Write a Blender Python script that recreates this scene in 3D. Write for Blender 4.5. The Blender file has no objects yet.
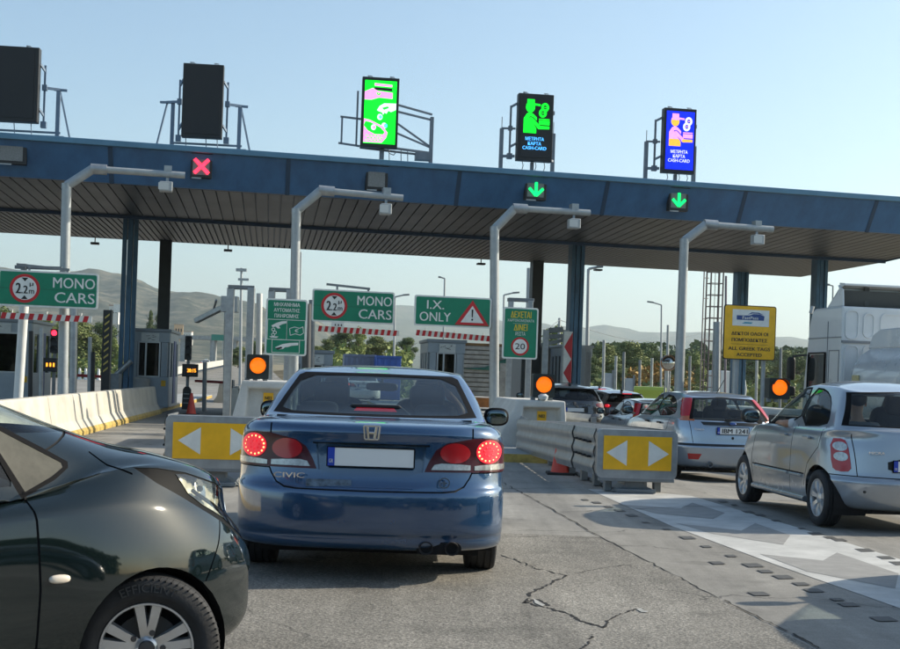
import bpy, bmesh, math, random
import numpy as np
from mathutils import Vector, Matrix, noise
from mathutils.geometry import tessellate_polygon

sc = bpy.context.scene
COL = sc.collection
rad = math.radians
random.seed(11)

# ------------------------------------------------------------------ camera
F, H0, CAMZ = 1300.0, 377.0, 1.38          # focal length and horizon in photo pixels (900 wide), eye height
ROLL = rad(2.0)
CR, SR = math.cos(ROLL), math.sin(ROLL)
cd = bpy.data.cameras.new('camera'); cam = bpy.data.objects.new('camera', cd); COL.objects.link(cam)
cam.matrix_world = Matrix(((CR, -SR, 0, 0), (0, 0, -1, 0), (SR, CR, 0, CAMZ), (0, 0, 0, 1)))
cd.sensor_width = 36; cd.lens = 36 * F / 900; cd.shift_y = (H0 - 324.5) / 900
cd.clip_start = .05; cd.clip_end = 20000
sc.camera = cam

# ------------------------------------------------------------------ light
SUN_AZ, SUN_EL = rad(72), rad(28)           # azimuth from +Y towards +X
w = bpy.data.worlds.new('World'); sc.world = w; w.use_nodes = True
nt = w.node_tree; bg = nt.nodes['Background']
sky = nt.nodes.new('ShaderNodeTexSky'); sky.sky_type = 'NISHITA'; sky.sun_disc = False
sky.sun_elevation = SUN_EL; sky.sun_rotation = SUN_AZ
sky.air_density = 1.0; sky.dust_density = 1.5; sky.ozone_density = 1.2; sky.altitude = 50
wb = nt.nodes.new('ShaderNodeMix'); wb.data_type = 'RGBA'; wb.blend_type = 'MULTIPLY'; wb.inputs[0].default_value = 1; wb.inputs[7].default_value = (.93, 1.015, 1.01, 1)   # the photograph's cool white balance
nt.links.new(sky.outputs[0], wb.inputs[6]); nt.links.new(wb.outputs[2], bg.inputs[0]); bg.inputs[1].default_value = .118
sd = bpy.data.lights.new('sun', 'SUN'); sun = bpy.data.objects.new('sun', sd); COL.objects.link(sun)
sd.energy = 4.1; sd.angle = rad(.5); sd.color = (1, .90, .74)
TOSUN = Vector((math.sin(SUN_AZ) * math.cos(SUN_EL), math.cos(SUN_AZ) * math.cos(SUN_EL), math.sin(SUN_EL)))
sun.rotation_euler = TOSUN.to_track_quat('Z', 'Y').to_euler(); sun.location = (30, 20, 40)
vs = sc.view_settings; vs.view_transform = 'Standard'; vs.look = 'None'; vs.gamma = 1; vs.exposure = .74
sc.cycles.use_denoising = True
sc.cycles.max_bounces = 8; sc.cycles.transparent_max_bounces = 24; sc.cycles.volume_bounces = 0
sc.cycles.caustics_reflective = False; sc.cycles.caustics_refractive = False
sc.cycles.sample_clamp_indirect = 6

# ------------------------------------------------------------------ picture to place
def px(x, y, Y):
    u = (x - 450) / F * Y; v = (H0 - y) / F * Y
    return Vector((u * CR - v * SR, Y, CAMZ + u * SR + v * CR))
def hor(x): return H0 + (x - 450) * math.tan(ROLL)
def at_z(x, y, z=0.):
    k = ((x - 450) * SR + (H0 - y) * CR) / F
    return px(x, y, (z - CAMZ) / k)
def sst(t): t = max(0., min(1., t)); return t * t * (3 - 2 * t)
def axis2(Y): return 1.5 - .115 * (Y - 21.5)             # centre line of the island right of our lane
LANE = math.atan(.115)                                   # lanes bear left by this angle
def gz(X, Y):                                            # the right-hand lanes dip a little under the canopy
    return -.42 * sst((Y - 13) / 20) * sst((X - axis2(Y) - .9) / 1.6) * (1 - sst((Y - 75) / 60)) + 3.2 * sst((Y - 110) / 260) * sst((-X - 6) / 10)
PLAZA = rad(12.3)                                        # the toll line is skewed to the lanes

# ------------------------------------------------------------------ materials
MATS = {}
def mat(name, col, rough=.6, metal=0., var=0., vscale=3., bump=0., bscale=30., coat=0., emit=0., spec=.5, stretch=None):
    if name in MATS: return MATS[name]
    m = bpy.data.materials.new(name); m.use_nodes = True; MATS[name] = m
    n = m.node_tree.nodes; l = m.node_tree.links; b = n['Principled BSDF']
    c = (*col, 1)
    b.inputs['Base Color'].default_value = c; b.inputs['Roughness'].default_value = rough
    b.inputs['Metallic'].default_value = metal; b.inputs['Coat Weight'].default_value = coat
    b.inputs['Coat Roughness'].default_value = .03; b.inputs['Specular IOR Level'].default_value = spec
    if emit:
        b.inputs['Emission Color'].default_value = c; b.inputs['Emission Strength'].default_value = emit
        tc = n.new('ShaderNodeTexCoord'); tn = n.new('ShaderNodeTexNoise'); tn.inputs['Scale'].default_value = 22; tn.inputs['Detail'].default_value = 3; l.new(tc.outputs['Object'], tn.inputs['Vector'])   # uneven diodes
        mr = n.new('ShaderNodeMapRange'); mr.inputs[1].default_value = .3; mr.inputs[2].default_value = .7; mr.inputs[3].default_value = emit * .72; mr.inputs[4].default_value = emit * 1.12; l.new(tn.outputs[0], mr.inputs[0]); l.new(mr.outputs[0], b.inputs['Emission Strength'])
    if var or bump:
        tc = n.new('ShaderNodeTexCoord'); src = tc.outputs['Object']
        if stretch:
            mp = n.new('ShaderNodeMapping'); mp.inputs['Scale'].default_value = stretch; l.new(src, mp.inputs[0]); src = mp.outputs[0]
    if var:
        t = n.new('ShaderNodeTexNoise'); t.inputs['Scale'].default_value = vscale; t.inputs['Detail'].default_value = 6; t.inputs['Roughness'].default_value = .65
        l.new(src, t.inputs['Vector'])
        r = n.new('ShaderNodeValToRGB'); r.color_ramp.elements[0].position = .3; r.color_ramp.elements[1].position = .7
        r.color_ramp.elements[0].color = (*[k * (1 - var) for k in col], 1); r.color_ramp.elements[1].color = (*[min(1, k * (1 + var)) for k in col], 1)
        l.new(t.outputs[0], r.inputs[0]); l.new(r.outputs[0], b.inputs['Base Color'])
        rr = n.new('ShaderNodeMapRange'); rr.inputs[3].default_value = max(0, rough - .1); rr.inputs[4].default_value = min(1, rough + .1)
        l.new(t.outputs[0], rr.inputs[0]); l.new(rr.outputs[0], b.inputs['Roughness'])
    if bump:
        t2 = n.new('ShaderNodeTexNoise'); t2.inputs['Scale'].default_value = bscale; t2.inputs['Detail'].default_value = 4
        l.new(src, t2.inputs['Vector'])
        bp = n.new('ShaderNodeBump'); bp.inputs['Strength'].default_value = bump; bp.inputs['Distance'].default_value = .02
        l.new(t2.outputs[0], bp.inputs['Height']); l.new(bp.outputs[0], b.inputs['Normal'])
    return m

def glass(name, tint=(.55, .62, .62), f0=.0):
    if name in MATS: return MATS[name]
    m = bpy.data.materials.new(name); m.use_nodes = True; MATS[name] = m
    n = m.node_tree.nodes; l = m.node_tree.links; n.clear()
    o = n.new('ShaderNodeOutputMaterial'); mx = n.new('ShaderNodeMixShader'); t = n.new('ShaderNodeBsdfTransparent'); g = n.new('ShaderNodeBsdfGlossy')
    ge = n.new('ShaderNodeNewGeometry'); dt = n.new('ShaderNodeVectorMath'); dt.operation = 'DOT_PRODUCT'; l.new(ge.outputs['Incoming'], dt.inputs[0]); l.new(ge.outputs['Normal'], dt.inputs[1])
    ab = n.new('ShaderNodeMath'); ab.operation = 'ABSOLUTE'; l.new(dt.outputs['Value'], ab.inputs[0]); om = n.new('ShaderNodeMath'); om.operation = 'SUBTRACT'; om.inputs[0].default_value = 1; l.new(ab.outputs[0], om.inputs[1])
    lw = n.new('ShaderNodeMath'); lw.operation = 'POWER'; lw.inputs[1].default_value = 5; l.new(om.outputs[0], lw.inputs[0])      # Schlick reflectance of thin glass
    t.inputs[0].default_value = (*tint, 1); g.inputs['Roughness'].default_value = .02
    ad = n.new('ShaderNodeMath'); ad.operation = 'MULTIPLY_ADD'; ad.inputs[1].default_value = .95; ad.inputs[2].default_value = .05 + f0; ad.use_clamp = True
    l.new(lw.outputs[0], ad.inputs[0]); l.new(ad.outputs[0], mx.inputs[0]); l.new(t.outputs[0], mx.inputs[1]); l.new(g.outputs[0], mx.inputs[2]); l.new(mx.outputs[0], o.inputs[0])
    return m

def paint(name, col, metal=.45, rough=.32, dirt=.12, ior=1.75):
    """car paint: metallic base under a clear coat, a little road dust low down and in patches"""
    if name in MATS: return MATS[name]
    m = mat(name, col, rough=rough, metal=metal, coat=1.); m.node_tree.nodes['Principled BSDF'].inputs['Coat IOR'].default_value = ior
    if not metal: m.node_tree.nodes['Principled BSDF'].inputs['Specular IOR Level'].default_value = 0
    n = m.node_tree.nodes; l = m.node_tree.links; b = n['Principled BSDF']
    tc = n.new('ShaderNodeTexCoord'); t = n.new('ShaderNodeTexNoise'); t.inputs['Scale'].default_value = 2.2; t.inputs['Detail'].default_value = 8; t.inputs['Roughness'].default_value = .7
    l.new(tc.outputs['Object'], t.inputs['Vector'])
    sx = n.new('ShaderNodeSeparateXYZ'); l.new(tc.outputs['Object'], sx.inputs[0])
    lo = n.new('ShaderNodeMapRange'); lo.inputs[1].default_value = .75; lo.inputs[2].default_value = .2; lo.inputs[3].default_value = .35; lo.inputs[4].default_value = 1.3
    l.new(sx.outputs[2], lo.inputs[0])
    rp = n.new('ShaderNodeMapRange'); rp.inputs[1].default_value = .42; rp.inputs[2].default_value = .75; rp.inputs[3].default_value = 0; rp.inputs[4].default_value = dirt
    l.new(t.outputs[0], rp.inputs[0])
    mu = n.new('ShaderNodeMath'); mu.operation = 'MULTIPLY'; l.new(lo.outputs[0], mu.inputs[0]); l.new(rp.outputs[0], mu.inputs[1])
    mx = n.new('ShaderNodeMix'); mx.data_type = 'RGBA'; mx.inputs[6].default_value = (*col, 1); mx.inputs[7].default_value = (.28, .25, .21, 1)
    l.new(mu.outputs[0], mx.inputs[0]); l.new(mx.outputs[2], b.inputs['Base Color'])
    ra = n.new('ShaderNodeMath'); ra.operation = 'MULTIPLY_ADD'; ra.inputs[1].default_value = 1.5; ra.inputs[2].default_value = .05; l.new(mu.outputs[0], ra.inputs[0]); l.new(ra.outputs[0], b.inputs['Coat Roughness'])
    return m

M_STEEL = mat('galvanised steel', (.34, .36, .37), .42, .65, var=.22, vscale=5, bump=.05)
M_STEELD = mat('weathered grey steel', (.20, .22, .23), .55, .35, var=.2, vscale=4)
M_POLE = mat('pale grey pole paint', (.34, .365, .37), .42, .2, var=.12, vscale=6)
M_BLUE = mat('canopy blue steel', (.040, .125, .265), .42, .0, var=.20, vscale=1.0, stretch=(2.5, 2.5, .35))
M_BLUED = mat('column blue steel', (.025, .06, .12), .45, .0, var=.25, vscale=3)
M_BLACK = mat('black plastic', (.012, .013, .014), .5)
M_DARK = mat('dark rubber', (.02, .02, .02), .8, var=.2, vscale=20)
M_WHITE = mat('white paint', (.70, .71, .67), .5, var=.12, vscale=5)
M_GREEN = mat('sign green', (.0, .19, .10), .38, var=.12, vscale=3)
M_YEL = mat('sign yellow', (.84, .45, .008), .42, var=.12, vscale=4)
M_RED = mat('sign red', (.50, .015, .02), .4, var=.08, vscale=8)
M_INK = mat('sign black ink', (.012, .012, .012), .45)
M_BOOTH = mat('booth grey panel', (.34, .38, .41), .45, .1, var=.1, vscale=3)
M_CONC = mat('weathered concrete', (.50, .48, .43), .85, var=.2, vscale=2.2, bump=.25, bscale=25)
M_CONCD = mat('stained grey concrete', (.33, .34, .33), .85, var=.22, vscale=1.8, bump=.25, bscale=25)
M_KERBY = mat('worn yellow kerb paint', (.44, .31, .08), .75, var=.5, vscale=4)
M_GLASS = glass('clear car glass', (.78, .86, .86))
M_GLASSD = glass('tinted car glass', (.28, .33, .33))
M_BOOTHG = glass('booth glass', (.22, .26, .27))
M_SEAT = mat('grey seat cloth', (.035, .037, .04), .9, var=.2, vscale=30)
M_TRIM = mat('black trim', (.006, .006, .007), .7, spec=.08)
M_GAP = mat('panel gap', (.004, .004, .005), .9)
M_TYRE = mat('tyre rubber', (.022, .022, .023), .78, var=.3, vscale=14, bump=.1, bscale=60)
M_RIM = mat('silver alloy', (.66, .67, .68), .3, .8, var=.08, vscale=10)
M_CHROME = mat('chrome', (.75, .76, .78), .1, 1.)
M_PLATE = mat('number plate white', (.80, .80, .78), .4)
M_EU = mat('number plate blue', (.01, .05, .42), .4)
M_REDL = mat('red lamp plastic', (.42, .008, .014), .15, coat=.25)
M_REDD = mat('dark red lamp plastic', (.060, .004, .010), .18, coat=.15, spec=.3)
M_CLRL = mat('clear lamp plastic', (.40, .40, .39), .18, .45, coat=.6, var=.35, vscale=30)
M_BRAKE = mat('lit brake lamp', (.80, .010, .028), .3, emit=.42)
M_BRAKEC = mat('lit brake diode', (1., .35, .12), .3, emit=2.6)
M_AMBER = mat('lit amber lamp', (1., .17, .004), .4, emit=.74)
M_LEDR = mat('lit red diodes', (1., .02, .05), .4, emit=2.6)
M_LEDG = mat('lit green diodes', (.0, 1., .16), .4, emit=1.1)
M_LEDG2 = mat('lit bright green screen', (.0, .88, .02), .4, emit=.9)
M_LEDB = mat('lit blue screen', (.0, .015, .85), .4, emit=.9)
M_LEDC = mat('lit pale blue diodes', (.08, .45, 1.), .4, emit=1.2)
M_LEDP = mat('lit pink diodes', (.95, .38, .72), .4, emit=.62)
M_LEDO = mat('lit orange diodes', (1., .50, .05), .4, emit=.62)
M_LEDW = mat('lit white diodes', (.85, .85, 1.), .4, emit=.62)
M_LEDA = mat('lit amber text', (1., .33, .02), .4, emit=1.6)
M_SCRN = mat('dark led screen', (.011, .012, .014), .55, var=.25, vscale=40)
M_SKIN = mat('skin', (.45, .25, .17), .5)
M_SKINT = mat('tanned skin', (.36, .19, .12), .5)
M_HAIR = mat('dark hair', (.02, .015, .012), .6)
M_SHIRTB = mat('blue shirt', (.05, .22, .42), .85)
M_SHIRTG = mat('grey shirt', (.12, .12, .13), .85)
M_SHIRTW = mat('pale shirt', (.55, .55, .55), .85)

# ------------------------------------------------------------------ mesh helpers
class MB:
    def __init__(s): s.v = []; s.f = []; s.m = []
    def add(s, vs_, fs, mi=0):
        o = len(s.v); s.v += [tuple(p) for p in vs_]; s.f += [tuple(i + o for i in f) for f in fs]; s.m += [mi] * len(fs); return s
    def box(s, cx, cy, cz, sx, sy, sz, rz=0., mi=0):
        c, n = math.cos(rz), math.sin(rz); P = []
        for z in (-.5, .5):
            for x, y in ((-.5, -.5), (.5, -.5), (.5, .5), (-.5, .5)):
                a, b = x * sx, y * sy; P.append((cx + a * c - b * n, cy + a * n + b * c, cz + z * sz))
        return s.add(P, [(3, 2, 1, 0), (4, 5, 6, 7), (0, 1, 5, 4), (1, 2, 6, 5), (2, 3, 7, 6), (3, 0, 4, 7)], mi)
    def bar(s, p, q, w, h=None, mi=0, up=(0, 0, 1)):
        p, q = Vector(p), Vector(q); h = h or w; d = (q - p).normalized(); up = Vector(up)
        if abs(d.dot(up)) > .98: up = Vector((0, 1, 0))
        x = d.cross(up).normalized(); z = x.cross(d); P = []
        for c in (p, q):
            for a, b in ((-1, -1), (1, -1), (1, 1), (-1, 1)): P.append(c + x * (a * w / 2) + z * (b * h / 2))
        return s.add(P, [(3, 2, 1, 0), (4, 5, 6, 7), (0, 1, 5, 4), (1, 2, 6, 5), (2, 3, 7, 6), (3, 0, 4, 7)], mi)
    def path(s, pts, r, n=10, mi=0, caps=True):
        pts = [Vector(p) for p in pts]; k = len(pts); rs = r if isinstance(r, (list, tuple)) else [r] * k
        ref = None; o = len(s.v)
        for i, p in enumerate(pts):
            d = (pts[min(i + 1, k - 1)] - pts[max(i - 1, 0)]).normalized()
            if ref is None: ref = Vector((0, 0, 1)) if abs(d.z) < .9 else Vector((1, 0, 0))
            x = (ref - d * ref.dot(d)).normalized(); y = d.cross(x); ref = x
            sc_ = 1.
            if 0 < i < k - 1:
                a = (pts[i] - pts[i - 1]).normalized(); sc_ = 1 / max(.5, math.sqrt(max(.05, (1 + a.dot((pts[i + 1] - pts[i]).normalized())) / 2)))
            for j in range(n):
                t = 2 * math.pi * j / n; s.v.append(tuple(p + (x * math.cos(t) + y * math.sin(t)) * rs[i] * (sc_ if n > 0 else 1)))
        for i in range(k - 1):
            for j in range(n):
                a = o + i * n + j; b = o + i * n + (j + 1) % n; s.f.append((a, b, b + n, a + n)); s.m.append(mi)
        if caps:
            s.f.append(tuple(o + j for j in reversed(range(n)))); s.m.append(mi); s.f.append(tuple(o + (k - 1) * n + j for j in range(n))); s.m.append(mi)
        return s
    def tube(s, p, q, r, n=10, r2=None, mi=0): return s.path([p, q], [r, r2 if r2 is not None else r], n, mi)
    def prism(s, pts, d0, d1, plane='xz', mi=0):
        """polygon in a plane (xz, yz or xy) given depth from d0 to d1 along the third axis; front face at d0"""
        def P(a, b, d): return {'xz': (a, d, b), 'yz': (d, a, b), 'xy': (a, b, d)}[plane]
        k = len(pts); V = [P(a, b, d0) for a, b in pts] + [P(a, b, d1) for a, b in pts]
        tri = tessellate_polygon([[Vector((a, b, 0)) for a, b in pts]])
        fs = [tuple(t) for t in tri] + [tuple(i + k for i in reversed(t)) for t in tri] + [(i, i + k, (i + 1) % k + k, (i + 1) % k) for i in range(k)]
        return s.add(V, fs, mi)
    def rev(s, prof, o, ax, n=24, mi=0, close=False):
        """profile of (radius, height) turned round axis ax through o"""
        o, ax = Vector(o), Vector(ax).normalized(); ref = Vector((0, 0, 1)) if abs(ax.z) < .9 else Vector((1, 0, 0))
        x = (ref - ax * ref.dot(ax)).normalized(); y = ax.cross(x); b = len(s.v); k = len(prof)
        for r, h in prof:
            for j in range(n):
                t = 2 * math.pi * j / n; s.v.append(tuple(o + ax * h + (x * math.cos(t) + y * math.sin(t)) * max(r, 1e-4)))
        for i in range(k - 1 + (1 if close else 0)):
            for j in range(n):
                a = b + i * n + j; c = b + i * n + (j + 1) % n; i2 = ((i + 1) % k - i) * n; s.f.append((a, c, c + i2, a + i2)); s.m.append(mi)
        return s
    def build(s, name, mats, parent=None, smooth=None, bevel=0., fixn=True):
        me = bpy.data.meshes.new(name); me.from_pydata(s.v, [], s.f)
        if not isinstance(mats, (list, tuple)): mats = [mats]
        for m in mats: me.materials.append(m)
        if len(mats) > 1: me.polygons.foreach_set('material_index', s.m)
        if fixn:
            bm = bmesh.new(); bm.from_mesh(me); bmesh.ops.recalc_face_normals(bm, faces=bm.faces); bm.to_mesh(me); bm.free()
        if smooth is not None:
            me.polygons.foreach_set('use_smooth', [True] * len(me.polygons)); me.set_sharp_from_angle(angle=rad(smooth))
        me.update(); return link(name, me, parent, bevel)
def link(name, me, parent=None, bevel=0.):
    o = bpy.data.objects.new(name, me); COL.objects.link(o)
    if parent: o.parent = parent
    if bevel:
        b = o.modifiers.new('bevel', 'BEVEL'); b.width = bevel; b.segments = 2; b.limit_method = 'ANGLE'; b.angle_limit = rad(40)
    return o
def tag(o, label, cat, group=None):
    o['label'] = label; o['category'] = cat
    if group: o['group'] = group
    return o
def kind(o, k): o['kind'] = k; return o
def thing(name, label, cat, loc=(0, 0, 0), rz=0., group=None):
    o = bpy.data.objects.new(name, None); COL.objects.link(o); o.location = loc; o.rotation_euler = (0, 0, rz); o.empty_display_size = .2
    return tag(o, label, cat, group)
def dup(root, loc, rz=None, label=None, group=None, scale=None):
    def cp(o, par):
        c = o.copy(); COL.objects.link(c)
        if par is not None: c.parent = par
        for ch in o.children: cp(ch, c)
        return c
    r = cp(root, None); r.location = loc
    if rz is not None: r.rotation_euler = (0, 0, rz)
    if scale: r.scale = (scale,) * 3 if not isinstance(scale, tuple) else scale
    if label: r['label'] = label
    if group: r['group'] = group
    return r

def text_mesh(s, bold=0., ext=.0):
    cu = bpy.data.curves.new('txt', 'FONT'); cu.body = s; cu.size = 1; cu.offset = 0; cu.extrude = ext; cu.resolution_u = 3
    o = bpy.data.objects.new('txt', cu); COL.objects.link(o)
    dg = bpy.context.evaluated_depsgraph_get(); me = bpy.data.meshes.new_from_object(o.evaluated_get(dg))
    bpy.data.objects.remove(o); bpy.data.curves.remove(cu)
    V = np.array([v.co[:] for v in me.vertices]); fs = [tuple(p.vertices) for p in me.polygons]; bpy.data.meshes.remove(me)
    return V, fs
def letters(mb, s, cx, cz, w, h, y, mi=0, bold=.02, thick=.003):
    """lettering in the local xz plane facing -y, fitted to a box"""
    V, fs = text_mesh(s, bold, .02)
    lo, hi = V.min(0), V.max(0); sz = hi - lo
    if w is None: w = h * sz[0] / sz[1]
    if h is None: h = w * sz[1] / sz[0]
    P = [(cx + ((a[0] - lo[0]) / sz[0] - .5) * w, y - ((a[2] - lo[2]) / max(sz[2], 1e-6)) * thick, cz + ((a[1] - lo[1]) / sz[1] - .5) * h) for a in V]
    if bold > .01:                                       # heavier strokes: three passes a hair apart
        for dx, dy in ((-.022, .0004), (.022, .0008)): mb.add([(a + dx * h * bold / .02, b - dy, c) for a, b, c in P], fs, mi)
    mb.add(P, fs, mi); return mb
def rrect(x0, z0, x1, z1, r, n=5):
    P = []
    for cx, cz, a0 in ((x1 - r, z1 - r, 0), (x0 + r, z1 - r, 90), (x0 + r, z0 + r, 180), (x1 - r, z0 + r, 270)):
        for i in range(n + 1):
            a = rad(a0 + 90 * i / n); P.append((cx + r * math.cos(a), cz + r * math.sin(a)))
    return P
def circ(cx, cz, rx, rz=None, n=28): rz = rz or rx; return [(cx + rx * math.cos(2 * math.pi * i / n), cz + rz * math.sin(2 * math.pi * i / n)) for i in range(n)]
def chaikin(P, k=2):
    for _ in range(k):
        Q = []
        for i in range(len(P)):
            a, b = P[i], P[(i + 1) % len(P)]; Q += [(a[0] * .75 + b[0] * .25, a[1] * .75 + b[1] * .25), (a[0] * .25 + b[0] * .75, a[1] * .25 + b[1] * .75)]
        P = Q
    return P
# ------------------------------------------------------------------ ground, road surfaces, markings
def road_mat(name, base, speck, sscale, patch=.34, cracks=True, bumps=.35, tint=(1, 1, 1)):
    m = bpy.data.materials.new(name); m.use_nodes = True
    n = m.node_tree.nodes; l = m.node_tree.links; b = n['Principled BSDF']; b.inputs['Roughness'].default_value = .82; b.inputs['Specular IOR Level'].default_value = .35
    tc = n.new('ShaderNodeTexCoord'); src = tc.outputs['Object']
    def N(scale, det=5, ro=.6, st=None):
        t = n.new('ShaderNodeTexNoise'); t.inputs['Scale'].default_value = scale; t.inputs['Detail'].default_value = det; t.inputs['Roughness'].default_value = ro
        if st:
            mp = n.new('ShaderNodeMapping'); mp.inputs['Scale'].default_value = st; mp.inputs['Rotation'].default_value = (0, 0, -LANE); l.new(src, mp.inputs[0]); l.new(mp.outputs[0], t.inputs['Vector'])
        else: l.new(src, t.inputs['Vector'])
        return t.outputs[0]
    def MR(x, a, b_, c, d):
        r = n.new('ShaderNodeMapRange'); r.inputs[1].default_value = a; r.inputs[2].default_value = b_; r.inputs[3].default_value = c; r.inputs[4].default_value = d; l.new(x, r.inputs[0]); return r.outputs[0]
    def MUL(x, y, op='MULTIPLY'):
        q = n.new('ShaderNodeMath'); q.operation = op; l.new(x, q.inputs[0]); l.new(y, q.inputs[1]); return q.outputs[0]
    big = MR(N(.35, 6, .65), .3, .7, 1 - patch, 1 + patch)
    streak = MR(N(1.0, 5, .7, (1.6, .12, 1)), .35, .68, 1.15, .70)
    fine = MR(N(sscale, 3, .75), .33, .67, 1 - speck, 1 + speck)
    mid = MR(N(9, 6, .7), .3, .7, .88, 1.12)
    v = MUL(MUL(big, streak), MUL(fine, mid))
    ve = n.new('ShaderNodeTexVoronoi'); ve.inputs['Scale'].default_value = sscale * 1.5; l.new(src, ve.inputs['Vector'])
    v = MUL(v, MR(ve.outputs['Distance'], 0, .6, 1 + speck * .8, 1 - speck * .5))
    stn = N(1.1, 4, .6); v = MUL(v, MR(stn, .56, .66, 1, .72))                     # oil and rubber stains
    if cracks:
        vc = n.new('ShaderNodeTexVoronoi'); vc.feature = 'DISTANCE_TO_EDGE'; vc.inputs['Scale'].default_value = .42
        ns = n.new('ShaderNodeTexNoise'); ns.inputs['Scale'].default_value = 1.6; ns.inputs['Detail'].default_value = 6; l.new(src, ns.inputs['Vector'])
        ad = n.new('ShaderNodeMix'); ad.data_type = 'RGBA'; ad.blend_type = 'ADD'; ad.inputs[0].default_value = .9; l.new(src, ad.inputs[6]); l.new(ns.outputs['Color'], ad.inputs[7]); l.new(ad.outputs[2], vc.inputs['Vector'])
        cr = MUL(MR(vc.outputs['Distance'], .002, .007, 1, 0), MR(N(.5, 2), .5, .56, 0, .75))
        v = MUL(v, MR(cr, 0, 1, 1, .25))
    mx = n.new('ShaderNodeMix'); mx.data_type = 'RGBA'; mx.blend_type = 'MULTIPLY'; mx.inputs[0].default_value = 1; mx.inputs[6].default_value = (*base, 1)
    cb = n.new('ShaderNodeCombineColor')
    for i in range(3): l.new(v, cb.inputs[i])
    l.new(cb.outputs[0], mx.inputs[7]); l.new(mx.outputs[2], b.inputs['Base Color'])
    bp = n.new('ShaderNodeBump'); bp.inputs['Strength'].default_value = bumps; bp.inputs['Distance'].default_value = .01; l.new(fine, bp.inputs['Height']); l.new(bp.outputs[0], b.inputs['Normal'])
    MATS[name] = m; return m
M_ASPH = road_mat('worn coarse asphalt', (.245, .230, .200), .50, 48)
M_SLAB = road_mat('old concrete road slabs', (.270, .258, .232), .14, 70, patch=.2, bumps=.15)
M_EARTH = mat('dry earth and grass', (.20, .17, .10), .95, var=.35, vscale=.08)
M_WORNW = mat('worn white road paint', (.46, .46, .44), .8, var=.22, vscale=2.5, bump=.1)
M_OLDW = mat('ground off paint grey', (.265, .262, .25), .85, var=.15, vscale=6)
M_TAR = mat('bitumen black', (.070, .069, .065), .7, var=.3, vscale=30)

def sheet(name, rows, m, z=0., k='structure', use_gz=True):
    """rows: list of (Y, [X...]) with equal counts"""
    mb = MB(); nX = len(rows[0][1])
    for Y, Xs in rows:
        for X in Xs: mb.v.append((X, Y, (gz(X, Y) if use_gz else 0) + z))
    for i in range(len(rows) - 1):
        for j in range(nX - 1): mb.f.append((i * nX + j, i * nX + j + 1, (i + 1) * nX + j + 1, (i + 1) * nX + j)); mb.m.append(0)
    return kind(mb.build(name, m, fixn=False), k)
Ys = [-40, -10, 0, 10, 18, 22, 24, 26, 28, 30, 32, 34, 36, 40, 60, 75, 85, 95, 105, 115, 125, 135, 150, 175, 200, 240, 280, 330, 380, 500, 800, 1500, 3000, 7000]
sheet('ground', [(Y, [-6000, -900, -200, -90, -50, -30, -24, -20, -16] + [axis2(min(Y, 200)) + d for d in (-12, -8, -6, -3, 0, .9, 1.3, 1.7, 2.1, 2.5, 4, 8, 14, 30)] + [60, 120, 900, 6000]) for Y in Ys], M_EARTH, -.03)
sheet('toll_road', [(Y, [axis2(Y) + d for d in (-34, -26, -20, -16, -12, -8, -6, -3, 0, .9, 1.1, 1.3, 1.5, 1.7, 1.9, 2.1, 2.3, 2.5, 4, 8, 14, 22)]) for Y in Ys[1:20]], M_SLAB, 0)
sheet('far_highway', [(Y, [axis2(Y) + d + max(0, Y - 104) * -.04 for d in (-36, -28, -20, -14, -8, -4)]) for Y in Ys[18:30]], M_ASPH, .002)
jx = lambda Y: 1.95 - .125 * (Y - 7.2)                   # the long joint between asphalt and slabs
sheet('asphalt_lane', [(Y, [jx(Y) - 14, jx(Y) - 6, jx(Y)]) for Y in (-10, 0, 4, 8, 11.6)], M_ASPH, .004, use_gz=False)

def flat(mb, pts, z, mi=0):
    P = [at_z(x, y, z) for x, y in pts]
    tri = tessellate_polygon([[Vector((p.x, p.y, 0)) for p in P]])
    V = [(p.x, p.y, z) for p in P]; fs = []
    for t in tri:
        a, b, c = [Vector(V[i]) for i in t]
        fs.append(tuple(t) if (b - a).cross(c - a).z > 0 else tuple(reversed(t)))
    mb.add(V, fs, mi)
mk = MB(); cx1 = lambda a: (a[0] / 2.143 + 480, a[1] / 2.143 + 480)
flat(mk, [(588, 489), (640, 491), (692, 496), (800, 528), (935, 570), (935, 626), (900, 608), (780, 566), (672, 526)], .003)
for A in (((300, 52), (430, 60), (455, 48), (525, 70), (500, 83), (380, 72)), ((420, 92), (560, 108), (590, 92), (665, 118), (650, 138), (500, 115)), ((600, 158), (735, 172), (765, 155), (897, 200), (890, 232), (700, 195))):
    flat(mk, [cx1(p) for p in A], .005, 1)
rd = random.Random(3)
for row in (((225, 42), (250, 48), (275, 57), (300, 65), (325, 75), (355, 90), (400, 105), (445, 123), (485, 142), (538, 162), (585, 182), (612, 195), (650, 207), (688, 222), (715, 236), (765, 255), (790, 266), (865, 297), (508, 177), (598, 243), (520, 45), (545, 53), (575, 68), (600, 75), (635, 87), (690, 104), (720, 115), (750, 123), (770, 128), (825, 150), (870, 166), (900, 178))):
    x, y = cx1(row); s = (y - 400) / 170 * rd.uniform(.42, .85)
    flat(mk, [(x - 15 * s, y - 2.2 * s), (x + 5 * s, y - 2.4 * s), (x + 15 * s, y + 2.0 * s), (x - 5 * s, y + 2.3 * s)], .0058, 2)
kind(mk.build('road_markings', [M_WORNW, M_OLDW, M_TAR], fixn=False), 'structure')

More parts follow.
